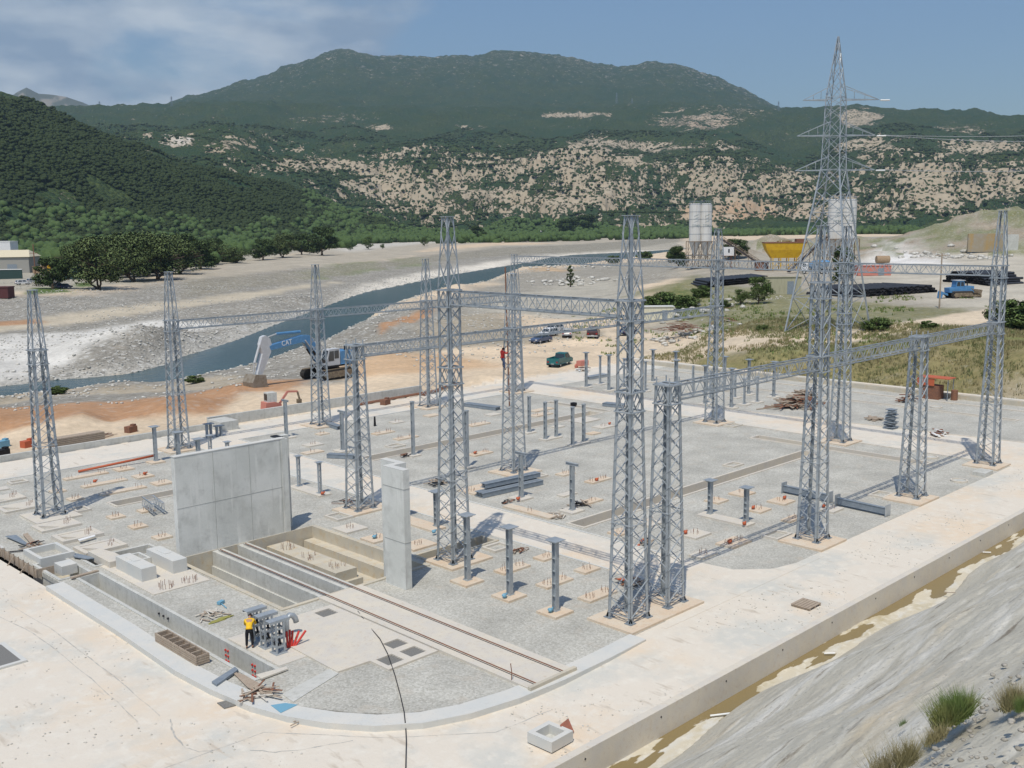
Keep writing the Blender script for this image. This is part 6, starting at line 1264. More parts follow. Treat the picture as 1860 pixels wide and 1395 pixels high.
def text(s, size, parent, mtx, m, name='lettering', ext=.004):
    c = bpy.data.curves.new('lettering', 'FONT'); c.body = s; c.size = size; c.extrude = ext; c.align_x = 'CENTER'; c.align_y = 'CENTER'
    o = bpy.data.objects.new('tmp', c); COL.objects.link(o); dg = bpy.context.evaluated_depsgraph_get(); me = bpy.data.meshes.new_from_object(o.evaluated_get(dg)); bpy.data.objects.remove(o)
    me.materials.clear(); me.materials.append(M[m] if isinstance(m, str) else m); o = bpy.data.objects.new(name, me); COL.objects.link(o); o.parent = parent; o.matrix_local = mtx; return o
ga, gb = G(598, 687), G(474, 708); ex_rz = math.atan2(gb.y-ga.y, gb.x-ga.x); LB = (gb-ga).length
ex = thing('excavator', 'blue and white tracked excavator with its bucket down by the river', 'excavator', (ga.x, ga.y, ground_z(ga.x, ga.y)+.05), ex_rz)
tracks(ex, 6.2, .75, 1.25, 3.3)
b = MB(); b.tube([(0, 0, 1.1), (0, 0, 1.5)], 1.2, 18); b.build('turntable', 'black', ex)
b = MB(); b.extr([(-3.3, 1.5), (1.8, 1.5), (1.8, 1.75), (-3.3, 1.75)], 'y', -1.6, 1.6); b.build('deck', 'black', ex)
b = MB(); b.extr([(-3.4, 1.75), (-.6, 1.75), (-.6, 3.3), (-3.0, 3.3), (-3.4, 2.9)], 'y', -1.6, 1.6); o = b.build('engine_housing', 'catblue', ex); o.modifiers.new('bevel', 'BEVEL').width = .08
b = MB(); b.tube([(-2.3, .6, 3.2), (-2.3, .6, 3.9)], .09, 8); b.build('exhaust', 'black', ex)
sgn = 1   # side of the cab facing the camera
rv = Vector((math.cos(ex_rz), math.sin(ex_rz), 0)); left = Vector((-rv.y, rv.x, 0)); sgn = 1 if left.dot(Vector((-ga.x, -ga.y, 0))) > 0 else -1
b = MB(); b.extr([(-.45, 1.75), (1.55, 1.75), (1.7, 2.6), (1.35, 3.75), (-.45, 3.75)], 'y', sgn*.5, sgn*1.6); o = b.build('cab', 'greywhite', ex); o.modifiers.new('bevel', 'BEVEL').width = .05
for pts in ([(-.3, 2.55), (.45, 2.55), (.45, 3.55), (-.3, 3.55)], [(.55, 2.3), (1.5, 2.3), (1.5, 2.7), (1.25, 3.55), (.55, 3.55)]): b = MB(); b.extr(pts, 'y', sgn*1.6, sgn*1.62); b.build('cab_window', 'glass', o)
b = MB(); b.add([(1.58, sgn*.6, 1.95), (1.58, sgn*1.5, 1.95), (1.73, sgn*1.5, 2.6), (1.73, sgn*.6, 2.6), (1.40, sgn*.6, 3.65), (1.40, sgn*1.5, 3.65)], [(0, 1, 2, 3), (3, 2, 5, 4)]); b.build('cab_window', 'glass', o)
k = LB/9.3
bm = MB(); bm.extr([(1.2, 2.0), (1.7, 1.75), (3.6, 4.55), (4.5, 5.0), (8.0*k, 4.5), (8.15*k, 4.95), (7.9*k, 5.1), (4.4, 5.85), (3.3, 5.75), (2.6, 5.1)], 'y', -.32, .32); bo = bm.build('boom', 'catblue', ex)
bm = MB(); bm.extr([(8.55*k, 6.35), (9.0*k, 6.2), (9.3*k, 5.3), (9.05*k, 4.2), (9.95*k, 1.3), (9.5*k, 1.1), (8.0*k, 4.2), (7.8*k, 5.0), (8.0*k, 5.9)], 'y', -.27, .27); bm.build('arm', 'greywhite', ex)
for p, q, r, m_ in [((4.6, 6.3), (7.0*k, 6.35), .17, 'catblue'), ((7.0*k, 6.35), (8.45*k, 6.0), .08, 'silver'), ((1.9, 2.3), (3.2, 4.0), .16, 'black'), ((3.2, 4.0), (4.2, 5.2), .08, 'silver'), ((9.1*k, 5.6), (9.95*k, 3.2), .15, 'greywhite'), ((9.95*k, 3.2), (10.2*k, 1.6), .07, 'silver')]:
    for s in ((-.45, .45) if m_ != 'greywhite' and p[0] < 4 else (0,)): b = MB(); b.tube([(p[0], s, p[1]), (q[0], s, q[1])], r, 10); b.build('hydraulic_cylinder', m_, ex)
b = MB(); b.extr([(9.2*k, 1.7), (10.5*k, 1.9), (10.9*k, 1.0), (10.7*k, -.3), (9.9*k, -.75), (8.3*k, -.45), (9.1*k, .5)], 'y', -.95, .95); M['bucketgrey'] = mat('worn_bucket_steel', (0.30, 0.27, 0.22), .6, .2, [(2, (0.20, 0.16, 0.11), .45, .7)]); o = b.build('bucket', 'bucketgrey', ex)
b = MB()
for i in range(5): b.box(8.55*k, -.7+i*.35, -.1, .35, .1, .1)
b.build('bucket_teeth', 'rust', o)
mt = Matrix.Translation(Vector((5.9*k, sgn*.33, 5.15))) @ Matrix.Rotation(rad(0 if sgn < 0 else 180), 4, 'Z') @ Matrix.Rotation(rad(90), 4, 'X') @ Matrix.Rotation(rad(4), 4, 'Z')
text('CAT', .85, bo, mt, 'white')
# --- bulldozer
p = at(1742, 541, 4); bz = thing('bulldozer', 'blue bulldozer with a muddy blade on the high ground at right', 'bulldozer', p, head((1720,541), (1765,540), 4))
tracks(bz, 4.6, .6, 1.35, 2.4)
b = MB(); b.extr([(-2.6, 1.1), (2.5, 1.1), (2.5, 2.3), (.5, 2.4), (.5, 1.9), (-1.0, 1.9), (-1.1, 2.1), (-2.7, 2.0)], 'y', -.95, .95); b.build('body', 'catblue', bz)
b = MB(); b.extr([(-1.3, 1.9), (.6, 1.9), (.4, 3.4), (-1.1, 3.4)], 'y', -.85, .85); o = b.build('cab', 'catblue', bz)
for s in (-1, 1):
    for pts in ([(-1.1, 2.35), (-.4, 2.35), (-.4, 3.15), (-1.0, 3.15)], [(-.25, 2.35), (.4, 2.35), (.3, 3.15), (-.25, 3.15)]): b = MB(); b.extr(pts, 'y', s*.85, s*.87); b.build('cab_window', 'glass', o)
b = MB(); b.box(-.35, 0, 3.4, 2.0, 1.9, .1); b.build('cab_roof', 'greywhite', o)
b = MB(); b.tube([(1.1, .2, 2.3), (1.1, .2, 3.4)], .09, 8); b.tube([(1.7, .2, 2.3), (1.7, .2, 3.1)], .12, 8); b.build('exhaust', 'black', bz)
b = MB(); b.extr([(3.3, .15), (3.55, .3), (3.45, .9), (3.65, 1.6), (3.5, 1.65), (3.2, .9)], 'y', -2.0, 2.0); b.build('blade', 'dusty', bz)
for s in (-1, 1): b = MB(); b.bar((-.5, s*1.75, .6), (3.35, s*1.75, .5), .2, .3); b.build('push_arm', 'dusty', bz); b = MB(); b.tube([(1.9, s*.9, 1.9), (3.3, s*1.0, 1.0)], .1, 8); b.build('hydraulic_cylinder', 'dusty', bz)
b = MB(); b.extr([(-2.7, .9), (-4.1, 1.4), (-4.2, 1.1), (-4.3, -.0), (-4.0, .1), (-3.7, .9), (-2.7, .5)], 'y', -.6, .6); b.build('ripper', 'catblue', bz)
# --- small excavator behind the back wall
p = Vector((57.3, 91.4, 0)); me_ = thing('mini_excavator', 'small faded red excavator behind the back wall, left of the back tower', 'mini excavator', (p.x, p.y+2.2, 0), head((570,740), (610,735))); me_.scale = (.85,)*3
tracks(me_, 2.4, .4, .6, 1.5)
b = MB(); b.extr([(-1.4, .7), (.7, .7), (.7, 1.3), (-.2, 1.6), (-1.3, 1.6)], 'y', -.8, .8); M['fadedred'] = mat('faded_red_paint', (0.55, 0.22, 0.17), .7); b.build('body', 'fadedred', me_)
b = MB(); b.box(-.4, 0, 1.6, 1.2, 1.2, 1.15); o = b.build('cab', 'conc', me_); b = MB(); b.box(-.4, 0, 1.8, 1.24, .9, .8); b.build('cab_window', 'glass', o)
b = MB(); b.bar((.6, 0, 1.0), (1.9, 0, 2.6), .2, .25); b.bar((1.9, 0, 2.6), (3.2, 0, 2.5), .18, .22); b.build('boom', 'fadedred', me_); b = MB(); b.bar((3.2, 0, 2.5), (3.5, 0, 1.4), .16, .2); b.box(3.4, 0, 1.0, .5, .5, .5); b.build('bucket_arm', 'dusty', me_)
# --- orange shelter and barrel by the grass bank
p = G(1695, 720); hs = thing('site_shelter', 'orange roofed site shelter on a brown box below the dry grass bank', 'shelter', (111.6, 47.6, 0), rad(-90))
b = MB(); b.box(0, 0, 0, 2.0, 1.4, 1.5); b.build('cabinet', 'rust', hs); b = MB(); b.box(.5, 0, 2.35, 3.4, 1.8, .07); b.box(-.4, -.8, 1.5, 1.9, .05, .8); b.build('orange_sheet', 'orange', hs)
for x, y in ((2.0, -.7), (2.0, .7), (-1.0, -.7), (-1.0, .7)): b = MB(); b.bar((x, y, 0), (x, y, 2.35), .07); b.build('post', 'steel_dark', hs)
b = MB(); b.tube([(0, 0, 0), (0, 0, 1.1)], .35, 14); tag(b.build('oil_barrel', 'rust', loc=(112.0, 45.3, 0)), 'rusty oil barrel right of the orange roofed shelter', 'barrel')
b = MB(); b.box(0, 0, .3, 1.6, .8, .7); b.tube([(-.8, .3, .3), (-.8, .5, .3)], .3, 10); tag(b.build('compressor', 'fadedred', loc=(*P2(1058,668), 0)), 'small red and brown compressor by the teal pickup', 'machine')
# ------------------------------------------------------------------ batching plants on the high ground
M['silo'] = mat('silo_white_paint', (0.66, 0.65, 0.62), .5, 0, [(.5, (0.5, 0.46, 0.4), .5, .75, 5, (3, 3, .3))]); M['logo'] = mat('grey_green_lettering', (0.16, 0.24, 0.26), .6); M['belt'] = mat('conveyor_steel', (0.16, 0.12, 0.09), .8, 0, [(2, (0.28, 0.2, 0.13), .4, .7)])
def silo_group(px, py, n, label, word, rr=2.0, hc=12.4, leg=9.2):
    p = at(px, py, 4); t = thing('cement_silos', label, 'silos', p, -YAW)
    for i in range(n):
        x = (i-(n-1)/2)*2*rr*.92
        b = MB(); b.tube([(x, 0, leg*.45), (x, 0, leg), (x, 0, leg+hc), (x, 0, leg+hc+.3)], [.35, rr, rr, rr*.7], 24); o = b.build('silo', 'silo', t, smooth=False)
        b = MB(); 
        for z in range(6): b.hollow((x, 0, leg+z*hc/5-.05), (x, 0, leg+z*hc/5+.05), rr+.04, rr-.02, 24)
        b.build('seam_ring', 'steel_dark', o)
        b = MB()
        for k in range(14): a = 2*math.pi*k/14; b.bar((x+rr*.95*math.cos(a), rr*.95*math.sin(a), leg+hc), (x+rr*.95*math.cos(a), rr*.95*math.sin(a), leg+hc+1.1), .05)
        b.hollow((x, 0, leg+hc+1.05), (x, 0, leg+hc+1.12), rr*.98, rr*.92, 24); b.build('railing', 'steel_dark', o)
        b = MB()
        for k in range(3): b.add([(x-.9, -rr-.03+.0, leg+6.2+k*1.0), (x+.5, -rr-.05, leg+6.9+k*1.0), (x+.9, -rr*.93, leg+7.2+k*1.0), (x-.5, -rr-.05, leg+6.5+k*1.0)], [(0, 1, 2, 3)])
        b.build('emblem', 'logo', o)
        text(word, .95, o, Matrix.Translation(Vector((x, -rr-.06, leg+5.3))) @ Matrix.Rotation(rad(90), 4, 'X'), 'logo')
    b = MB(); W = n*rr+.4
    for sx in range(-n, n+1):
        for y in (-rr, rr): b.bar((sx*W/n, y, 0), (sx*W/n, y, leg), .22)
    for z in (leg*.5, leg):
        for y in (-rr, rr): b.bar((-W, y, z), (W, y, z), .2)
    for sx in range(-n, n):
        for y in (-rr, rr): b.bar((sx*W/n, y, 0), ((sx+1)*W/n, y, leg*.5), .1); b.bar(((sx+1)*W/n, y, 0), (sx*W/n, y, leg*.5), .1); b.bar((sx*W/n, y, leg*.5), ((sx+1)*W/n, y, leg), .1)
    b.build('support_frame', 'belt', t)
    b = MB(); b.box(0, 0, leg*.48, W*2.1, rr*2.4, .12); b.build('walkway', 'steel_dark', t); return t
silo_group(1271, 488, 2, 'pair of tall white cement silos side by side on a steel frame', 'TITAN')
silo_group(1526, 492, 2, 'pair of white cement silos half hidden by the lattice towers', 'TITAN', 2.2, 11.5, 9.6)
def conveyor(a, c, za, zc, label, base=4):
    p, q = at(*a, base), at(*c, base); p, q = Vector(p), Vector(q); t = thing('conveyor', label, 'conveyor', tuple(p)); d = q-p
    p1, q1 = Vector((0, 0, za)), Vector((d.x, d.y, zc)); b = MB(); b.bar(p1, q1, 1.0, .12); b.build('belt', 'black', t)
    b = MB(); n = Vector((-d.y, d.x, 0)).normalized()*.55
    for s in (-1, 1):
        for dz in (0, .9): b.bar(p1+n*s+Vector((0, 0, dz)), q1+n*s+Vector((0, 0, dz)), .12)
        k = 14
        for i in range(k): a0, a1 = p1.lerp(q1, i/k)+n*s, p1.lerp(q1, (i+1)/k)+n*s; b.bar(a0, a1+Vector((0, 0, .9)), .07); b.bar(a0, a0+Vector((0, 0, .9)), .07)
    b.build('side_truss', 'belt', t); b = MB()
    for f in (.05, .4, .7):
        m_ = p1.lerp(q1, f)
        if m_.z > 1.5: b.bar(m_+n, Vector((m_.x, m_.y, 0))+n*1.6, .12); b.bar(m_-n, Vector((m_.x, m_.y, 0))-n*1.6, .12)
    b.build('trestle', 'belt', t); return t
conveyor((1308, 486), (1386, 489), 9.6, 1.2, 'long inclined conveyor running down from the twin silos'); conveyor((1500, 492), (1432, 497), 10.2, .4, 'brown conveyor rising from the hopper to the half hidden silos')
p = at(1322, 487, 4); wc = thing('control_cabin', 'small white control cabin raised on a red steel frame', 'cabin', p, -YAW)
b = MB(); b.box(0, 0, 4.1, 3.4, 2.4, 2.8); b.build('cabin', 'carwhite', wc); b = MB(); b.box(0, -1.22, 5.1, .5, .05, 1.2); b.build('window', 'glass', wc)
b = MB()
for x in (-1.5, 1.0):
    b.bar((x, -1, 0), (x, -1, 4.1), .2); b.bar((x, 1, 0), (x, 1, 4.1), .2)
b.bar((-1.5, -1, .2), (1, -1, 4), .1); b.bar((1, -1, .2), (-1.5, -1, 4), .1); b.box(0, 0, 4.0, 5, 3, .1); b.build('frame', 'rust', wc)
p = at(1423, 491, 4); hp = thing('aggregate_hopper', 'big yellow aggregate hopper between the two silo plants', 'hopper', p, -YAW)
b = MB(); v = []
for z, w, d_ in ((3.8, 4.0, 1.2), (6.2, 5.6, 1.8), (8.3, 6.3, 2.0)): v += [(-w, -d_, z), (w, -d_, z), (w, d_, z), (-w, d_, z)]
b.add(v, [(i*4+j, i*4+(j+1) % 4, (i+1)*4+(j+1) % 4, (i+1)*4+j) for i in range(2) for j in range(4)]+[(3, 2, 1, 0)]); b.build('bin', 'hopper', hp)
b = MB(); b.box(0, 0, 8.3, 12.8, 4.2, .35); b.build('rim', 'rust', hp); b = MB(); b.box(4.9, .5, 8.5, 2.6, 2.4, 1.0); b.build('feed_box', 'rust', hp)
b = MB()
for x in (-3.6, -1.2, 1.2, 3.6):
    for y in (-1.2, 1.2): b.bar((x, y, 0), (x, y, 4), .25)
b.bar((-3.6, -1.2, 1.6), (3.6, -1.2, 1.6), .15); b.bar((-3.6, -1.2, .4), (-1.2, -1.2, 3.6), .1); b.bar((1.2, -1.2, .4), (3.6, -1.2, 3.6), .1); b.build('frame', 'hopper', hp)
b = MB(); b.blob((0, 0, 8.5), 2.4, 1.4, .9, 5, .15, 10, 6); b.build('sand_load', 'sand', hp)
for px, py, sx, sy, h, m_, lab in [(1383,491,3.6,3,2.6,'rust','dark red shed at the foot of the long conveyor'),(1422,535,7.5,.3,3.6,'olivepanel','pale green board fence panel in front of the hopper'),(1585,500,9,3,2.6,'fadedred','faded red stack of panels behind the high beam'),(1603,478,4.5,1.8,1.8,'tanbrown','brown steel tank lying beside the white heap'),
    (1195,582,5.5,2.5,2.6,'yellowtrim','white and yellow site cabin behind the tallest tower'),(1175,585,1.2,1.2,2.4,'blueplas','blue portable toilet beside the site cabin'),(1555,490,6,3,2,'greywhite','grey machine part beside the silos')]:
    for nm, c in (('olivepanel', (0.42, 0.40, 0.28)), ('tanbrown', (0.34, 0.24, 0.15)), ('yellowtrim', (0.7, 0.66, 0.5))):
        if nm == m_ and nm not in M: M[nm] = mat(nm+'_paint', c, .8, 0, [(1.5, tuple(x*.75 for x in c), .45, .7, 5, (4, 4, .3))])
    p = at(px, py, 4 if px > 1200 else 1); t = thing('site_cabin' if 'cabin' in lab else ('steel_tank' if 'tank' in lab else 'site_store'), lab, 'tank' if 'tank' in lab else 'store', p, -YAW)
    b = MB()
    if 'tank' in lab: b.tube([(-sx/2, 0, 1.3), (sx/2, 0, 1.3)], 1.3, 16)
    else: b.box(0, 0, 0, sx, sy, h)
    b.build('body', m_, t)
    if 'tank' not in lab:
        b = MB(); b.box(0, 0, h, sx+.3, sy+.3, .12); b.build('roof', 'kerb' if 'panel' not in lab else m_, t); b = MB(); b.box(sx*.2, -sy/2-.02, .05, sx*.18, .04, h*.75); b.build('door', 'steel_dark', t)
# concrete mixer truck
p = at(1484, 497, 4); mx_ = thing('mixer_truck', 'blue and white concrete mixer truck parked between the lattice towers', 'truck', p, head((1500,497), (1462,497), 4))
b = MB(); b.extr([(2.6, .9), (4.6, .9), (4.6, 2.0), (4.3, 3.1), (2.6, 3.1)], 'y', -1.2, 1.2); o = b.build('cab', 'carwhite', mx_); b = MB(); b.add([(4.64, -1.05, 2.05), (4.64, 1.05, 2.05), (4.37, 1.0, 2.95), (4.37, -1.0, 2.95)], [(0, 1, 2, 3)]); b.box(3.6, 0, 2.0, .9, 2.44, .85); b.build('cab_window', 'glass', o)
b = MB(); b.box(-.6, 0, .9, 7.4, 1.0, .3); b.build('chassis', 'black', mx_)
b = MB(); b.tube([(2.2, 0, 2.2), (1.2, 0, 2.35), (-1.0, 0, 2.6), (-2.8, 0, 2.95), (-3.5, 0, 3.1)], [.7, 1.25, 1.4, .9, .5], 16); b.build('drum', 'catblue', mx_)
for x in (3.6, -1.2, -2.5):
    for y in (-1.05, 1.05): wheel(x, y, .52, .3, mx_)
# ------------------------------------------------------------------ stacked black pipes
pb = MB(); pb.hollow((0, 0, 0), (0, 12.0, 0), .30, .262, 10); pme = pb.mesh('pipe'); pme.materials.append(M['pipe'])
def pipe_stack(a, c, axis_to, rows, z0, gname, desc, L=12):
    p, q = Vector(at(*a, z0)), Vector(at(*c, z0)); d = q-p; n = int(d.length/.61); u = d/ max(n, 1); e_ = Vector(at(*axis_to, z0))-p; e_.z = 0; rz = math.atan2(e_.y, e_.x)-math.pi/2; Q = random.Random(n)
    names = ['bottom', 'second', 'third', 'fourth', 'top']
    for r_ in range(rows):
        for i in range(n-r_*2-(Q.randint(0, 2) if r_ else 0)):
            o = bpy.data.objects.new('black_pipe', pme); COL.objects.link(o); o.location = p+u*(i+r_*.5+r_*.5)+Vector((0, 0, .3+r_*.53))+e_.normalized()*Q.uniform(-.6, .6); o.rotation_euler = (0, 0, rz)
            tag(o, f'black plastic pipe in the {names[min(r_, 4)]} layer of {desc}', 'pipe', gname)
pipe_stack((1553, 541), (1704, 531), (1440, 533), 3, 4, 'pipes of the middle stack', 'the pipe stack left of the bulldozer')
pipe_stack((1282, 523), (1402, 512), (1200, 515), 3, 3.6, 'pipes of the left stack', 'the pipe stack beside the round green tree')
pipe_stack((1716, 512), (1800, 520), (1850, 503), 5, 4.4, 'pipes of the right stack', 'the pipe stack behind the corner tower')
# ------------------------------------------------------------------ power pylon
pb_ = G(1503, 612, 2.6); gz_ = ground_z(pb_.x, pb_.y); py_ = thing('power_pylon', 'tall steel power pylon with three levels of crossarms', 'pylon', (pb_.x, pb_.y, gz_), rad(8))
def pw(z): return float(np.interp(z, [0, 12, 20, 23, 33, 41.2], [4.6, 2.9, 1.75, 1.35, 1.05, .06]))
HP = 41.2
for sx, sy in ((-1, -1), (1, -1), (1, 1), (-1, 1)):
    b = MB(); zz = [0, 6, 12, 20, 23, 28, 33, 41.2]
    for a, c in zip(zz[:-1], zz[1:]): b.bar((sx*pw(a), sy*pw(a), a), (sx*pw(c), sy*pw(c), c), .2 if a < 23 else .12)
    b.build('leg', 'steel', py_)
for f in range(4):
    b = MB(); c_, s_ = [(1, 0), (0, 1), (-1, 0), (0, -1)][f]
    def pt2(u, z): h = pw(z); return (u*h*c_+h*s_, u*h*s_-h*c_, z)
    lv = [0, 5, 9.5, 13.5, 17, 20, 23, 25.3, 27.6, 30, 31.6, 33, 35, 37, 39, 40.4]
    for a, e_ in zip(lv[:-1], lv[1:]):
        b.bar(pt2(-1, a), pt2(1, e_), .09 if a < 22 else .06); b.bar(pt2(1, a), pt2(-1, e_), .09 if a < 22 else .06)
        if a in (5, 9.5, 17, 23, 27.6, 33): b.bar(pt2(-1, a), pt2(1, a), .08)
    b.build('bracing', 'steel', py_)
arm_tips = []
RV = Vector((RI.x, RI.y, 0)).normalized(); RVl = Matrix.Rotation(-rad(8), 4, 'Z') @ RV
for z, l1, l2 in ((22.9, 4.6, 5.0), (27.7, 4.6, 5.0), (32.6, 4.0, 5.4)):
    w = pw(z)
    for s, ln in ((-1, l1), (1, l2)):
        b = MB(); d = RVl*s; nrm = Vector((-d.y, d.x, 0)); tip = d*(ln+w*.6)+Vector((0, 0, z))
        for k_ in (-1, 1): b.bar(d*w*.9+nrm*w*.9*k_+Vector((0, 0, z)), tip, .12); b.bar(d*w*.7+nrm*w*.7*k_+Vector((0, 0, z+1.9)), tip, .08)
        for q_ in (.3, .6): m_ = (d*w).lerp(tip, q_)+Vector((0, 0, z*(1-q_))); b.bar(m_, m_+Vector((0, 0, (1-q_)*1.7)), .06)
        b.build('crossarm', 'steel', py_); arm_tips.append(tip)
        b = MB(); e2 = tip+d*.2+Vector((0, 0, -.1)); b.tube([e2, e2+d*1.3], .11, 8)
        if s > 0: b.build('insulator', 'white', py_)
for i, (z, tx, ty, D1) in enumerate([(22.9, 2150, 283, 330), (27.7, 2150, 218, 330), (27.7, 2150, 238, 300)]):
    st_ = Matrix.Translation(py_.location) @ Matrix.Rotation(rad(8), 4, 'Z') @ (RVl*(6.9 if i < 2 else 6.2)+Vector((0, 0, z))); en = bearing(tx, ty, D1); b = MB(); pts = []
    for k_ in range(15): f = k_/14; p = st_.lerp(en, f); p.z -= 4.5*f*(1-f)*4*.35; pts.append(p)
    b.tube(pts, .035, 5); tag(b.build('power_line', 'greywhite'), ['lowest power line leaving the pylon to the right', 'upper power line leaving the middle crossarm', 'thin power line just below the upper one'][i], 'power line', 'power lines from the pylon')
# wooden utility pole, lamps, small far pylons
p = at(1706, 560, 4); up_ = thing('utility_pole', 'brown wooden utility pole with a crossarm in front of the bulldozer', 'pole', p, -YAW); b = MB(); b.tube([(0, 0, 0), (0, 0, 9.6)], .16, 8, r2=.12); b.build('pole', 'wood', up_)
b = MB(); b.bar((-1.1, 0, 9.2), (1.1, 0, 9.2), .14); b.build('crossarm', 'wood', up_)
for x in (-1, 0, 1): b = MB(); b.tube([(x, 0, 9.3), (x, 0, 9.65)], .08, 6); b.build('insulator', 'white', up_)
p = at(66, 520); up2 = thing('utility_pole', 'brown utility pole by the big pale shed at left', 'pole', p, -YAW); b = MB(); b.tube([(0, 0, 0), (0, 0, 14)], .22, 8, r2=.15); b.build('pole', 'rust', up2); b = MB(); b.bar((-1.4, 0, 11), (1.4, 0, 11), .18); b.build('crossarm', 'rust', up2)
def far_pylon(px, py, D, h, lab):
    p = bearing(px, py, D); t = thing('far_pylon', lab, 'pylon', (p.x, p.y, p.z-4), 0, 'distant pylons on the ridges'); b = MB()
    for sx, sy in ((-1, -1), (1, 1), (1, -1), (-1, 1)): b.bar((sx*4, sy*4, 0), (sx*.4, sy*.4, h), .7)
    for z in (h*.62, h*.76, h*.9): b.bar((-7, 0, z), (7, 0, z), .7)
    b.build('mast', 'steel_dark', t)
for a in [(312,192,4600,42,'distant pylon on the ridge at the left foot of the mountain'),(181,196,4600,30,'distant pylon on the skyline above the left hill'),(1414,200,4600,40,'distant pylon on the skyline right of the mountain'),(1120,186,4600,45,'distant pylon low on the mountain flank'),(1148,190,4600,30,'small distant pylon beside the one on the mountain flank')]: far_pylon(*a)
# ------------------------------------------------------------------ settlement at the left
p = at(10, 497); sd_ = thing('warehouse', 'big pale shed with a beige roof cut by the left edge', 'warehouse', p, -YAW+rad(8))
M['shedwall'] = mat('grey_sheet_wall', (0.33, 0.32, 0.29), .8); M['shedroof'] = mat('beige_sheet_roof', (0.62, 0.55, 0.40), .7)
b = MB(); b.box(-12.5, 8, 0, 45, 16, 7.2); b.build('wall', 'shedwall', sd_); b = MB(); b.add([(-36, -.6, 7.1), (10.6, -.6, 7.1), (8, 8, 10.0), (-36, 8, 10.0), (10.6, 16.6, 7.1), (-36, 16.6, 7.1)], [(0, 1, 2, 3), (3, 2, 4, 5), (1, 4, 2)]); b.build('roof', 'shedroof', sd_)
b = MB(); b.box(3, -.05, 0, 4, .1, 4.0); b.build('door', 'steel_dark', sd_)
for px, py, sx, sy, h, m_, lab in [(6,507,15,.4,3.6,'greenfence','green sheet fence with a white end post at far left'),(-4,541,8,4,3.0,'redcont','dark red shipping container at the far left edge'),(4,458,12,8,5,'carwhite','white roofed building behind the big shed'),(85,492,3.6,1.5,3.0,'hopper','yellow machine standing under the trees at left'),(73,497,5,3,3,'tanbrown','small brown hut right of the big shed'),(150,507,12,3,2.6,'greenfence','dark green netting under the trees')]:
    for nm, c in (('greenfence', (0.03, 0.06, 0.055)), ('redcont', (0.10, 0.035, 0.035))):
        if nm == m_ and nm not in M: M[nm] = mat(nm+'_paint', c, .7)
    p = at(px, py) if py > 465 else tuple(bearing(px, py, 560)-Vector((0, 0, 0))); t = thing('shed' if 'building' in lab or 'hut' in lab else ('shipping_container' if 'container' in lab else ('yellow_machine' if 'machine' in lab else 'sheet_fence')), lab, 'building' if 'building' in lab or 'hut' in lab else ('container' if 'container' in lab else 'fence' if 'fence' in lab or 'net' in lab else 'machine'), p, -YAW)
    b = MB(); b.box(0, 0, 0 if py > 465 else -8, sx, sy, h+(0 if py > 465 else 8)); b.build('wall' if 'machine' not in lab else 'body', m_, t); b = MB(); b.box(0, 0, h, sx+.3, sy+.3, .25); b.build('roof' if 'machine' not in lab else 'hood', 'white' if 'fence' in lab or 'building' in lab else m_, t)
# retaining wall high at right
p = at(1790, 447, 5); t = thing('concrete_abutment', 'ochre stained concrete wall on the spoil bank at right', 'wall', (p[0], p[1], p[2]-1), -YAW-rad(12)); M['ochre'] = mat('ochre_stained_concrete', (0.33, 0.28, 0.20), .9, 0, [(.15, (0.38, 0.27, 0.13), .48, .62, 5, (3, 3, .3)), (.5, (0.34, 0.31, 0.26), .5, .7)]); b = MB(); b.box(0, 0, 0, 13, 1.5, 7); b.build('wall', 'ochre', t); b = MB(); b.box(9.2, .6, 0, 5, 1.5, 6.6); b.build('wing_wall', 'conc', t)
# ------------------------------------------------------------------ plants
def leaf_mat(name, a, c): return mat(name, a, .8, 0, [(0.45, c, .35, .65), (2.2, tuple(x*.7 for x in a), .5, .8)], world_co=True, spec=.2)
M['leafA'] = leaf_mat('dark_green_leaves', (0.075, 0.12, 0.04), (0.11, 0.155, 0.055)); M['leafB'] = leaf_mat('mid_green_leaves', (0.12, 0.17, 0.06), (0.17, 0.215, 0.085)); M['leafD'] = leaf_mat('bright_green_leaves', (0.12, 0.19, 0.055), (0.17, 0.23, 0.08)); M['leafC'] = leaf_mat('scrub_leaves', (0.022, 0.036, 0.012), (0.045, 0.066, 0.018)); M['leafF'] = leaf_mat('ridge_scrub_leaves', (0.03, 0.048, 0.016), (0.055, 0.078, 0.024)); M['leafE'] = leaf_mat('woodland_leaves', (0.055, 0.095, 0.03), (0.085, 0.13, 0.04)); M['bark'] = mat('bark', (0.10, 0.075, 0.055), .9)
M['drygrass'] = mat('dry_grass', (0.27, 0.235, 0.12), .9, 0, [(.16, (0.16, 0.18, 0.07), .45, .62), (2, (0.36, 0.31, 0.18), .5, .7)], world_co=True); M['grassgreen'] = mat('green_grass', (0.12, 0.18, 0.05), .9, 0, [(1, (0.24, 0.25, 0.09), .45, .65)], world_co=True)
def np_obj(name, co, fa, m, label=None, cat=None, kind=None, group=None, k=3):
    me = bpy.data.meshes.new(name); me.vertices.add(len(co)); me.vertices.foreach_set('co', co.astype('f').ravel()); me.loops.add(fa.size); me.loops.foreach_set('vertex_index', fa.astype('i').ravel())
    me.polygons.add(len(fa)); me.polygons.foreach_set('loop_start', np.arange(0, fa.size, k).astype('i')); me.update(calc_edges=True); me.materials.append(M[m]); o = bpy.data.objects.new(name, me); COL.objects.link(o); return tag(o, label, cat, group, kind)
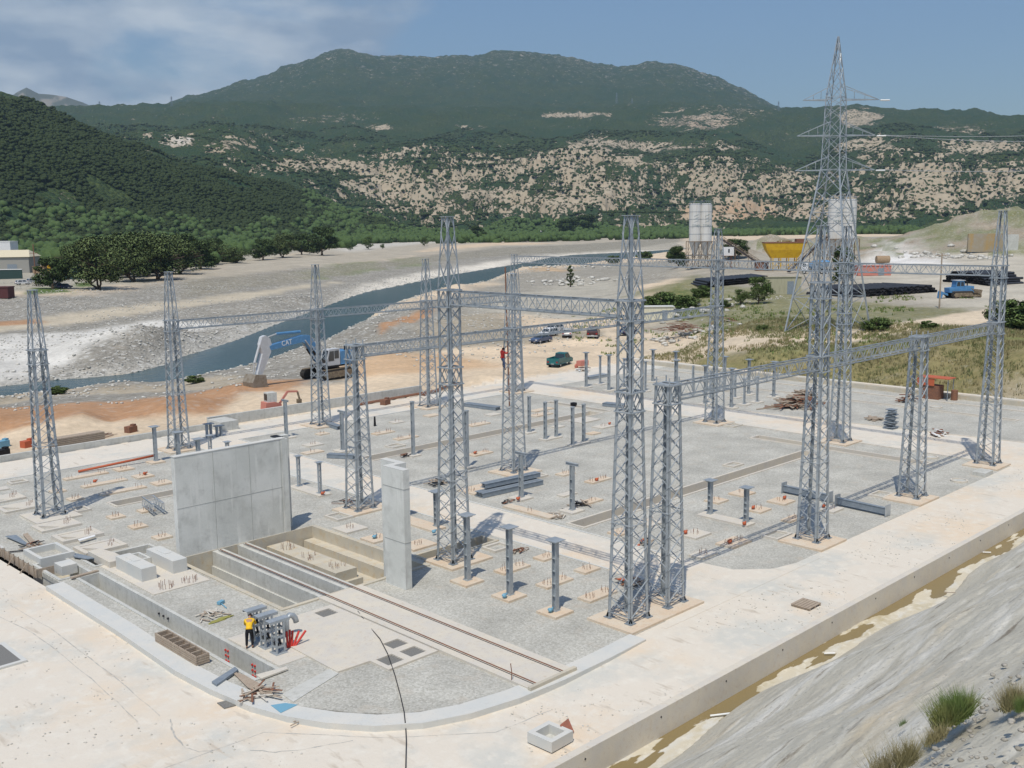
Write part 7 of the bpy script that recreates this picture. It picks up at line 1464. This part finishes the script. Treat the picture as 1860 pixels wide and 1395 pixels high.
def leaves(centres, radii, per, size, rng):
    """leaf triangles spread over and through the clumps"""
    C = np.repeat(np.asarray(centres, float), per, 0); Rr = np.repeat(np.asarray(radii, float), per, 0); n = len(C)
    d = rng.normal(size=(n, 3)); d /= np.linalg.norm(d, axis=1)[:, None]; rr = rng.uniform(.55, 1.05, (n, 1)); P = C+d*rr*Rr
    a = rng.normal(size=(n, 3)); a -= d*(a*d).sum(1)[:, None]*.6; a /= np.linalg.norm(a, axis=1)[:, None]; b = np.cross(d, a); s = size*rng.uniform(.6, 1.3, (n, 1))
    V = np.stack([P+a*s, P-a*s*.5+b*s*.8, P-a*s*.6-b*s*.7, P+b*s*.2-a*s*1.2], 1).reshape(-1, 3); F = np.arange(n*4).reshape(n, 4); return V, F
def make_tree(seed, h, r, trunk_h, leafm, label, loc, name='tree', per=46, nc=26, size=.34, multi=1, group=None):
    rng = np.random.default_rng(seed); t = thing(name, label, 'tree', loc, rng.uniform(0, 6), group)
    b = MB(); Q = random.Random(seed)
    for k_ in range(multi):
        ox, oy = (Q.uniform(-.25, .25)*r*.4, Q.uniform(-.25, .25)*r*.4) if multi > 1 else (0, 0); tx, ty = ox*2.4, oy*2.4
        b.tube([(ox*.5, oy*.5, -.5), (ox, oy, trunk_h*.5), (tx, ty, trunk_h), (tx*1.2, ty*1.2, h*.7)], [.045*h/multi**.4, .035*h/multi**.4, .028*h/multi**.4, .01*h], 7)
        for j in range(5): a = Q.uniform(0, 6.3); z = trunk_h+Q.uniform(0, .3)*h; b.tube([(tx, ty, z), (tx+math.cos(a)*r*.35, ty+math.sin(a)*r*.35, z+.12*h), (tx+math.cos(a)*r*.75, ty+math.sin(a)*r*.75, z+.2*h)], [.014*h, .01*h, .004*h], 5)
    b.build('trunk', 'bark', t)
    cs, rs_ = [], []; zc = (h+trunk_h*.8)/2; hz = (h-trunk_h*.7)/2
    for i in range(nc):
        d = rng.normal(size=3); d /= np.linalg.norm(d); f = rng.uniform(.3, .95)
        u_ = rng.uniform(0, 1); pr_ = math.sqrt(max(.05, 1-((u_-.42)/.62)**2)); a_ = rng.uniform(0, 6.283); q_ = math.sqrt(rng.uniform(.05, 1))*pr_*.82; cs.append((math.cos(a_)*r*q_, math.sin(a_)*r*q_, trunk_h*.8+r*.2+u_*(h-trunk_h*.8-r*.4))); k_ = rng.uniform(.20, .34)*r; rs_.append((k_, k_, k_*.8))
    V, F = leaves(cs, rs_, per, size, rng); np_obj('crown', V, F, leafm, k=4).parent = t; return t
TL = {}
def tree(kind, px, py, hpx, label, z0=0.0, group=None, wide=1.0):
    """kind: mesh template; hpx: apparent height in the photograph"""
    p = on_ground(px, py, z0); D = math.hypot(p.x, p.y, CAMH-p.z); h = hpx*D/FPX
    spec = {'broad': (11, 10, 6.0, 1.0, 'leafB', 3), 'dark': (12, 9, 4.8, .7, 'leafA', 1), 'round': (13, 6, 3.0, .2, 'leafD', 1), 'slim': (14, 8, 1.7, .3, 'leafB', 1), 'bush': (15, 3, 2.0, -.3, 'leafD', 1)}[kind]
    if kind not in TL:
        TL[kind] = make_tree(spec[0], spec[1], spec[2], spec[3], spec[4], label, tuple(p), name={'broad': 'broadleaf_tree', 'dark': 'dark_tree', 'round': 'round_tree', 'slim': 'slim_tree', 'bush': 'shrub'}[kind], multi=spec[5], group=group, size=.36 if kind in ('broad', 'dark') else .17, per=110, nc=34); o = TL[kind]
    else: o = dup(TL[kind], tuple(p), R.uniform(0, 6), label, group)
    s = h/spec[1]; o.scale = (s*wide, s*wide, s); return o
BELT = 'broad trees along the far edge of the gravel plain'
for i, (k_, px, py, h, lab, w) in enumerate([('broad',180,526,92,'broad tree with several bare trunks standing on the bank edge',1.0),('dark',96,524,52,'dark round tree on a green island beside the road',1.3),('broad',245,512,84,'tall broad tree just right of the bare trunked tree',1.1),('broad',285,508,78,'bushy tree at the middle of the left grove',1.1),('broad',325,498,66,'spreading tree at the right part of the left grove',1.2),
  ('dark',150,505,55,'shaded tree at the left part of the grove',1.2),('dark',365,490,52,'darker tree near the right end of the grove',1.2),('broad',395,480,40,'small tree where the grove opens to the plain',1.2),('broad',430,478,30,'little pair of trees on the pale verge',1.3),('dark',478,473,38,'lone round tree on the pale verge',1.4),('broad',515,468,46,'tree left of the dark clump on the plain',1.1),('dark',548,463,38,'tree touching the dark clump on the plain',1.2),('dark',585,464,52,'dark leafy clump at the end of the verge',1.2),
  ('broad',208,506,80,'leafy tree behind the bare trunked tree',1.1),('dark',232,500,74,'tall tree rising behind the gap in the left grove',1.2),('broad',266,502,80,'tree crowded between two taller ones in the left grove',1.1),('broad',306,494,70,'tree behind the spreading one in the left grove',1.2),('dark',345,486,60,'dark crown closing the right part of the left grove',1.3),('broad',168,502,70,'tree half hidden behind the bare trunked one at left',1.1),('dark',385,474,40,'tree crown at the far right end of the grove',1.4),('broad',140,494,52,'tree by the settlement road at left',1.2),
  ('round',669,453,24,'small lone round tree on the white plain',1.1),('round',636,455,10,'tiny bush left of the lone round tree',1.3),('round',771,447,17,'small cone shaped tree on the plain',1.0),('round',695,452,9,'tiny bush right of the lone round tree',1.3),('dark',868,440,30,'tree at the roadside half way up the valley',1.1),('dark',1063,425,34,'grey green tree at the end of the plain',1.5),('dark',1030,425,30,'tree left of the grey green one at the end of the plain',1.4),('dark',1182,431,10,'small dark bush on the far embankment',1.3),
  ('slim',1036,520,38,'slim young tree beside the rubble heap',1.0),('round',1378,552,50,'round bright green tree in front of the pipe stack',1.2),('round',1345,553,28,'low green bush left of the round tree',1.3),('dark',1530,520,70,'dark tree hidden behind the big pylon',.6),('bush',1275,540,22,'green shrub by the left pipe stack',1.5),('bush',1200,560,30,'green shrub thicket right of the tallest tower',1.8),('bush',1245,560,24,'second green shrub right of the tallest tower',1.8),('bush',1310,560,16,'low shrub on the rubble slope',1.6),
  ('dark',1335,470,36,'green tree rising behind the long conveyor',1.5),('bush',1115,478,14,'shrub on the near river bank',1.6),('bush',1170,470,14,'shrub at the river bend',1.8),('bush',1225,470,18,'shrub left of the silo frame',1.5),('dark',1232,487,40,'thicket at the foot of the silo frame',1.0),('bush',1845,592,44,'dark green bush at the right edge of the high ground',1.6),('bush',1880,600,50,'dark green bush cut by the right edge',1.6),('dark',1722,413,34,'green bush on the spoil bank above the ochre wall',1.3),('dark',1772,398,24,'smaller green bush higher on the spoil bank',1.3),
  ('bush',1855,440,18,'green bush beside the ochre wall end',1.3),('bush',1592,600,22,'grassy shrub on the verge right of the pylon',2.0),('bush',1686,597,14,'small shrub by the dirt road',1.8),('bush',1385,600,10,'low weed clump by the dirt road',2.2),('bush',105,712,12,'green weeds at the water edge behind the lone tower',2.4),('bush',355,692,12,'green weeds at the water edge left of the excavator',2.4),('bush',35,488,22,'bush in front of the big shed',1.4)]):
    tree(k_, px, py, h, lab, 4.0 if px > 1250 else 0.0, None, w)
# scrub and woods that read as one mass
ICO_V = []; ph = (1+5**.5)/2
for a in (-1, 1):
    for b_ in (-ph, ph): ICO_V += [(0, a, b_), (a, b_, 0), (b_, 0, a)]
ICO_V = np.array(ICO_V)/math.hypot(1, ph)
def hullf(v):
    F = []
    for i in range(12):
        for j in range(i+1, 12):
            for k_ in range(j+1, 12):
                n = np.cross(v[j]-v[i], v[k_]-v[i]); s = (v-v[i])@n
                if (s <= 1e-6).all(): F.append((i, j, k_))
                elif (s >= -1e-6).all(): F.append((i, k_, j))
    return np.array(F)
ICO_F = hullf(ICO_V)
def scatter(P, rad_, flat, seed, name, m, label, jit=.28, sub=3, cat='scrub'):
    """each plant or stone is a few crumpled facets of its own"""
    rng = np.random.default_rng(seed); n = len(P)
    Pk = np.repeat(P, sub, 0); rk = np.repeat(rad_, sub); off = rng.normal(size=(n*sub, 3))*rk[:, None]*np.array([.5, .5, .25])*(1 if sub > 1 else 0)
    V = ICO_V[None]*(1+rng.uniform(-jit, jit, (n*sub, 12, 1)))*rk[:, None, None]*np.array([1, 1, flat])*(.75 if sub > 1 else 1)+(Pk+off)[:, None]+np.array([0, 0, 1.])*(rk*flat*.55)[:, None, None]
    F = ICO_F[None]+(np.arange(n*sub)*12)[:, None, None]; return np_obj(name, V.reshape(-1, 3), F.reshape(-1, 3), m, label, cat, 'stuff')
def gz_arr(x, y): a = np.arctan2(x, y); d = np.hypot(x, y); return height(x, y, a, d)
def field(n, az0, az1, d0, d1, seed, mask=None, hill_only=None):
    rng = np.random.default_rng(seed); a = np.radians(rng.uniform(az0, az1, n)); d = np.sqrt(rng.uniform(d0**2, d1**2, n)); x, y = d*np.sin(a), d*np.cos(a); px = px_of_az(a); D0 = np.interp(px, [0, 300, 600, 900, 1250, 1860], [900, 1000, 1150, 1300, 1450, 1500])
    k_ = np.ones(n, bool) if mask is None else mask(x, y, px, d, D0, rng); x, y = x[k_], y[k_]; return np.stack([x, y, gz_arr(x, y)], -1)
def bare_at(x, y):
    z = gz_arr(x, y); f = x*FW.x+y*FW.y+(z-CAMH)*FW.z; u_ = 697.5-FPX*(x*UP.x+y*UP.y+(z-CAMH)*UP.z)/f; r_ = 930+FPX*(x*RI.x+y*RI.y+(z-CAMH)*RI.z)/f; o = np.zeros(len(x))
    for cx, cy, rx, ry, amt, lo, hi in OC: o = np.maximum(o, amt*(1-sstep(.6, 1.2, np.hypot((r_-cx)/rx, (u_-cy)/ry))))
    return o
P = field(46000, 15, 39, 820, 1650, 5, lambda x, y, px, d, D0, g: (d > D0-60) & (fbm(x/70, y/70, 44, 4) > .34)); g_ = np.random.default_rng(1)
scatter(P, g_.uniform(1.8, 4.2, len(P)), .8, 2, 'hillside_scrub', 'leafC', 'dense dark scrub covering the left hillside', sub=2)
P = field(11000, 17, 66, 470, 1750, 6, lambda x, y, px, d, D0, g: (((d > D0-170) & (d < D0+150)) | ((px > 110) & (px < 430) & (d > 470+px*.15) & (d < D0)) | ((px <= 110) & (d > 620) & (d < D0)) | ((px >= 430) & (px < 640) & (d > 760+(px-430)*.5) & (d < D0)) | ((px > 560) & (px < 1250) & (d > D0-260))) & (fbm(x/50, y/50, 46, 4) > .42) & ~((px > 640) & (px < 800) & (d < D0-130)))
scatter(P, g_.uniform(3.2, 6.0, len(P)), 1.0, 3, 'valley_wood', 'leafE', 'belt of valley woodland at the foot of the hills', sub=3, cat='woodland')
P = field(42000, 22, 72, 1750, 3400, 7, lambda x, y, px, d, D0, g: (fbm(x/110, y/110, 48, 5) > .44) & (g.random(len(x)) > bare_at(x, y)*.97)); scatter(P, g_.uniform(1.6, 4.6, len(P)), .7, 4, 'ridge_scrub', 'leafF', 'scattered scrub on the bare ridges across the valley', sub=1)
# stones along the banks
def near_river(x, y, lo, hi): d = pdist(x, y, RIV); return (d > lo) & (d < hi) & ~inpoly(x, y, RIV)
P = field(60000, 14, 60, 130, 520, 8, lambda x, y, px, d, D0, g: near_river(x, y, .3, 16) & (g.random(len(x)) < .8*np.exp(-pdist(x, y, RIV)/9)) & (y > 100)); M['stone'] = mat('pale_river_stone', (0.60, 0.58, 0.53), .9, 0, [(.9, (0.40, 0.385, 0.34), .42, .6)], world_co=True)
scatter(P, g_.uniform(.08, .36, len(P)), .6, 5, 'river_stones', 'stone', 'pale stones strewn along the river banks', sub=1, cat='stones')
P = field(26000, 16, 66, 125, 420, 9, lambda x, y, px, d, D0, g: ~inpoly(x, y, RIV) & (fbm(x/18, y/18, 50, 4) > .52) & ((y > 108) & (x < 190))); scatter(P, g_.uniform(.07, .26, len(P)), .6, 6, 'gravel_stones', 'stone', 'loose stones scattered over the gravel banks', sub=1, cat='stones')
for px, py, n, s, lab in [(1052,507,70,.9,'heap of pale broken slabs on the near bank'),(1030,485,60,.7,'ridge of pale boulders beside the river'),(1720,468,60,1.0,'row of boulders below the ochre wall'),(1250,568,60,.8,'rubble slope right of the tallest tower'),(1240,610,50,.7,'rusty and pale rubble beside the dirt road'),(960,428,50,1.6,'rock piles at the far edge of the plain')]:
    c = on_ground(px, py, 4 if px > 1200 else 0); q = np.random.default_rng(px); D = math.hypot(c.x, c.y); k_ = D/170; XY = np.stack([q.normal(c.x, 4.5*k_, n), q.normal(c.y, 4.5*k_, n)], -1); P = np.stack([XY[:, 0], XY[:, 1], gz_arr(XY[:, 0], XY[:, 1])], -1); scatter(P, q.uniform(.3, 1.0, n)*s*k_**.5, .55, px, 'rock_pile', 'stone', lab, sub=1, cat='rocks')
for px, py, n, lab in [(1235,600,70,'rusty heap of bent reinforcement on the rubble'),(1320,592,60,'rusty scrap heap beside the dirt road'),(1342,570,30,'dark red scrap below the round tree')]:
    heap('scrap_heap', px, py, n, 3.0, .16, 'rust', lab, 'scrap', 4.0, 1.6, px, z=2.2, mats=['rust', 'rust', 'wood'])
# grass
def blades(P, h, seed, name, m, label, per=5, w=.05, cat='grass', lean=.35):
    rng = np.random.default_rng(seed); n = len(P)*per; B = np.repeat(P, per, 0)+rng.normal(size=(n, 3))*np.array([1, 1, 0])*h*(.35 if per > 2 else .1); a = rng.uniform(0, 6.283, n); hh = h*rng.uniform(.5, 1.2, n); ww = w*rng.uniform(.6, 1.5, n)
    dx, dy = np.cos(a)*ww, np.sin(a)*ww; L = rng.normal(size=(n, 2))*lean; V = np.stack([B-np.stack([dx, dy, dx*0+.03], -1), B+np.stack([dx, dy, dx*0-.03], -1), B+np.stack([L[:, 0]*hh, L[:, 1]*hh, hh], -1)], 1); return np_obj(name, V.reshape(-1, 3), np.arange(n*3).reshape(n, 3), m, label, cat, 'stuff')
P = field(26000, 50, 76, 105, 190, 10, lambda x, y, px, d, D0, g: (x > 114.6) & (x < 150) & (y < 92) & (fbm(x/6, y/6, 52, 4) > .36)); blades(P, .42, 7, 'dry_grass', 'drygrass', 'tall dry grass covering the bank behind the yard', w=.05)
P = field(7000, 48, 76, 112, 230, 11, lambda x, y, px, d, D0, g: (x > 118) & (fbm(x/9, y/9, 53, 4) > .58)); blades(P, .45, 8, 'green_grass', 'grassgreen', 'green grass patches along the top of the bank', w=.09)
def on_slope(px, py):
    d = FW+RI*((px-930)/FPX)-UP*((py-697.5)/FPX); o = Vector((0, 0, CAMH)); t = 1.0
    while t < 80:
        p = o+d*t; T__ = 22.55-p.y; z = -1.0+max(T__, -.4)*.70
        if p.z < z+.05: return Vector((p.x, p.y, z))
        t += .05
    return o+d*60
for px, py, wpx, hpx, m_, lab, per in [(1730,1306,84,50,'grassgreen','bright green weed clump on the stony slope at lower right',1500),(1838,1280,50,44,'drygrass','brownish weed clump at the right edge of the slope',500),(1645,1385,50,55,'drygrass','dry weed clump with yellow tips near the bottom edge',420),(1700,1340,60,30,'drygrass','thin dead weeds below the green clump',220),(1600,1398,50,50,'drygrass','dead grass stalks at the bottom edge of the slope',200),(1856,1284,30,26,'grassgreen','small green weed beside the brownish clump',350),(1640,1312,20,10,'grassgreen','tiny weed on the stony slope',90)]:
    c = on_slope(px, py); D = (c-cam.location).length; s = wpx*D/FPX; hh_ = hpx*D/FPX; q = np.random.default_rng(px); n = per; A_ = q.uniform(0, 6.283, n); rr_ = np.sqrt(q.uniform(0, 1, n)); P = np.stack([c.x+np.cos(A_)*rr_*s*.5, c.y+np.sin(A_)*rr_*s*.22, np.zeros(n)], -1); P[:, 2] = -1+(22.55-P[:, 1])*.70+.02
    o = blades(P, hh_*.75, px, 'weed_clump', m_, lab, per=2, w=max(.002, s*.008), cat='weeds', lean=.45); del o['kind']
q = np.random.default_rng(77); XY = np.stack([q.uniform(3, 26, 2600), q.uniform(-3, 9, 2600)], -1); XY = XY[(22.55-XY[:, 1]) > 15.5+q.normal(0, 1.6, 2600)]; P = np.stack([XY[:, 0], XY[:, 1], -1+(22.55-XY[:, 1])*.70], -1); M['darkstone'] = mat('slope_stone', (0.28, 0.26, 0.22), .95, 0, [(3, (0.42, 0.4, 0.36), .45, .65)], world_co=True)
scatter(P, q.uniform(.015, .075, len(P)), .6, 12, 'slope_stones', 'darkstone', 'small loose stones on the upper slope', sub=1, cat='stones')
# loose pebbles and marks on the dusty roads
q = np.random.default_rng(5); n = 1500; X_ = np.concatenate([q.uniform(10, 20, n), q.uniform(26, 90, n)]); Y_ = np.concatenate([q.uniform(25, 85, n), q.uniform(24.2, 28.6, n)]); k_ = fbm(X_/3, Y_/3, 70, 4) > .5; X_, Y_ = X_[k_], Y_[k_]
P = np.stack([X_, Y_, np.where(X_ < 30, -.2, np.clip(-.2+(X_-30)/8*.19, -.2, -.012))], -1); scatter(P, q.uniform(.012, .05, len(P)), .6, 14, 'road_pebbles', 'stone', 'loose pebbles and crumbs on the dusty roads', sub=1, cat='pebbles')
M['mark'] = mat('scraped_mark', (0.40, 0.39, 0.36), .95, 0, [(3, (0.58, 0.54, 0.47), .45, .6, 6)], world_co=True)
def mark(pts, w, lab, z=-.196):
    V_ = [G(a_, c_, z) for a_, c_ in pts]; b = MB(); vs = []; sub_ = []
    for i in range(len(V_)-1):
        for f in range(4): sub_.append(V_[i].lerp(V_[i+1], f/4))
    sub_.append(V_[-1])
    for i, p in enumerate(sub_):
        d = (sub_[min(i+1, len(sub_)-1)]-sub_[max(i-1, 0)]).normalized(); n_ = Vector((-d.y, d.x, 0))*w*R.uniform(.25, 1); j = Vector((R.uniform(-.03, .03), R.uniform(-.03, .03), 0)); vs += [p+n_+j, p-n_+j]
    b.add(vs, [(2*i, 2*i+1, 2*i+3, 2*i+2) for i in range(len(sub_)-1)]); struct(b.build('ground_mark', 'mark'))
mark([(310,1306),(312,1325),(320,1342),(338,1358),(360,1366),(388,1362)], .05, ''); mark([(455,1362),(500,1366),(548,1362),(600,1352),(640,1345)], .045, '')
for a_ in ([(0,1120),(60,1150),(120,1195),(180,1245),(250,1310)], [(20,1100),(90,1140),(150,1185),(215,1235),(290,1300)], [(300,1395),(480,1330),(700,1340),(900,1330),(1000,1290)]): mark(a_, .03, '')
# ------------------------------------------------------------------ haze of the valley air
b = MB(); b.box(3600, 3600, -8, 9200, 9200, 1500); hz_ = b.build('haze', 'white'); m = bpy.data.materials.new('valley_air'); m.use_nodes = True; t = m.node_tree; t.nodes.clear()
ov = N(t, 'ShaderNodeOutputMaterial'); pv = N(t, 'ShaderNodeVolumePrincipled'); pv.inputs['Color'].default_value = (0.60, 0.80, 1.0, 1); pv.inputs['Density'].default_value = 0.000062; pv.inputs['Anisotropy'].default_value = 0.2; t.links.new(pv.outputs[0], ov.inputs['Volume'])
hz_.data.materials.clear(); hz_.data.materials.append(m); tag(hz_, 'thin bluish haze filling the valley air', 'haze', None, 'stuff')
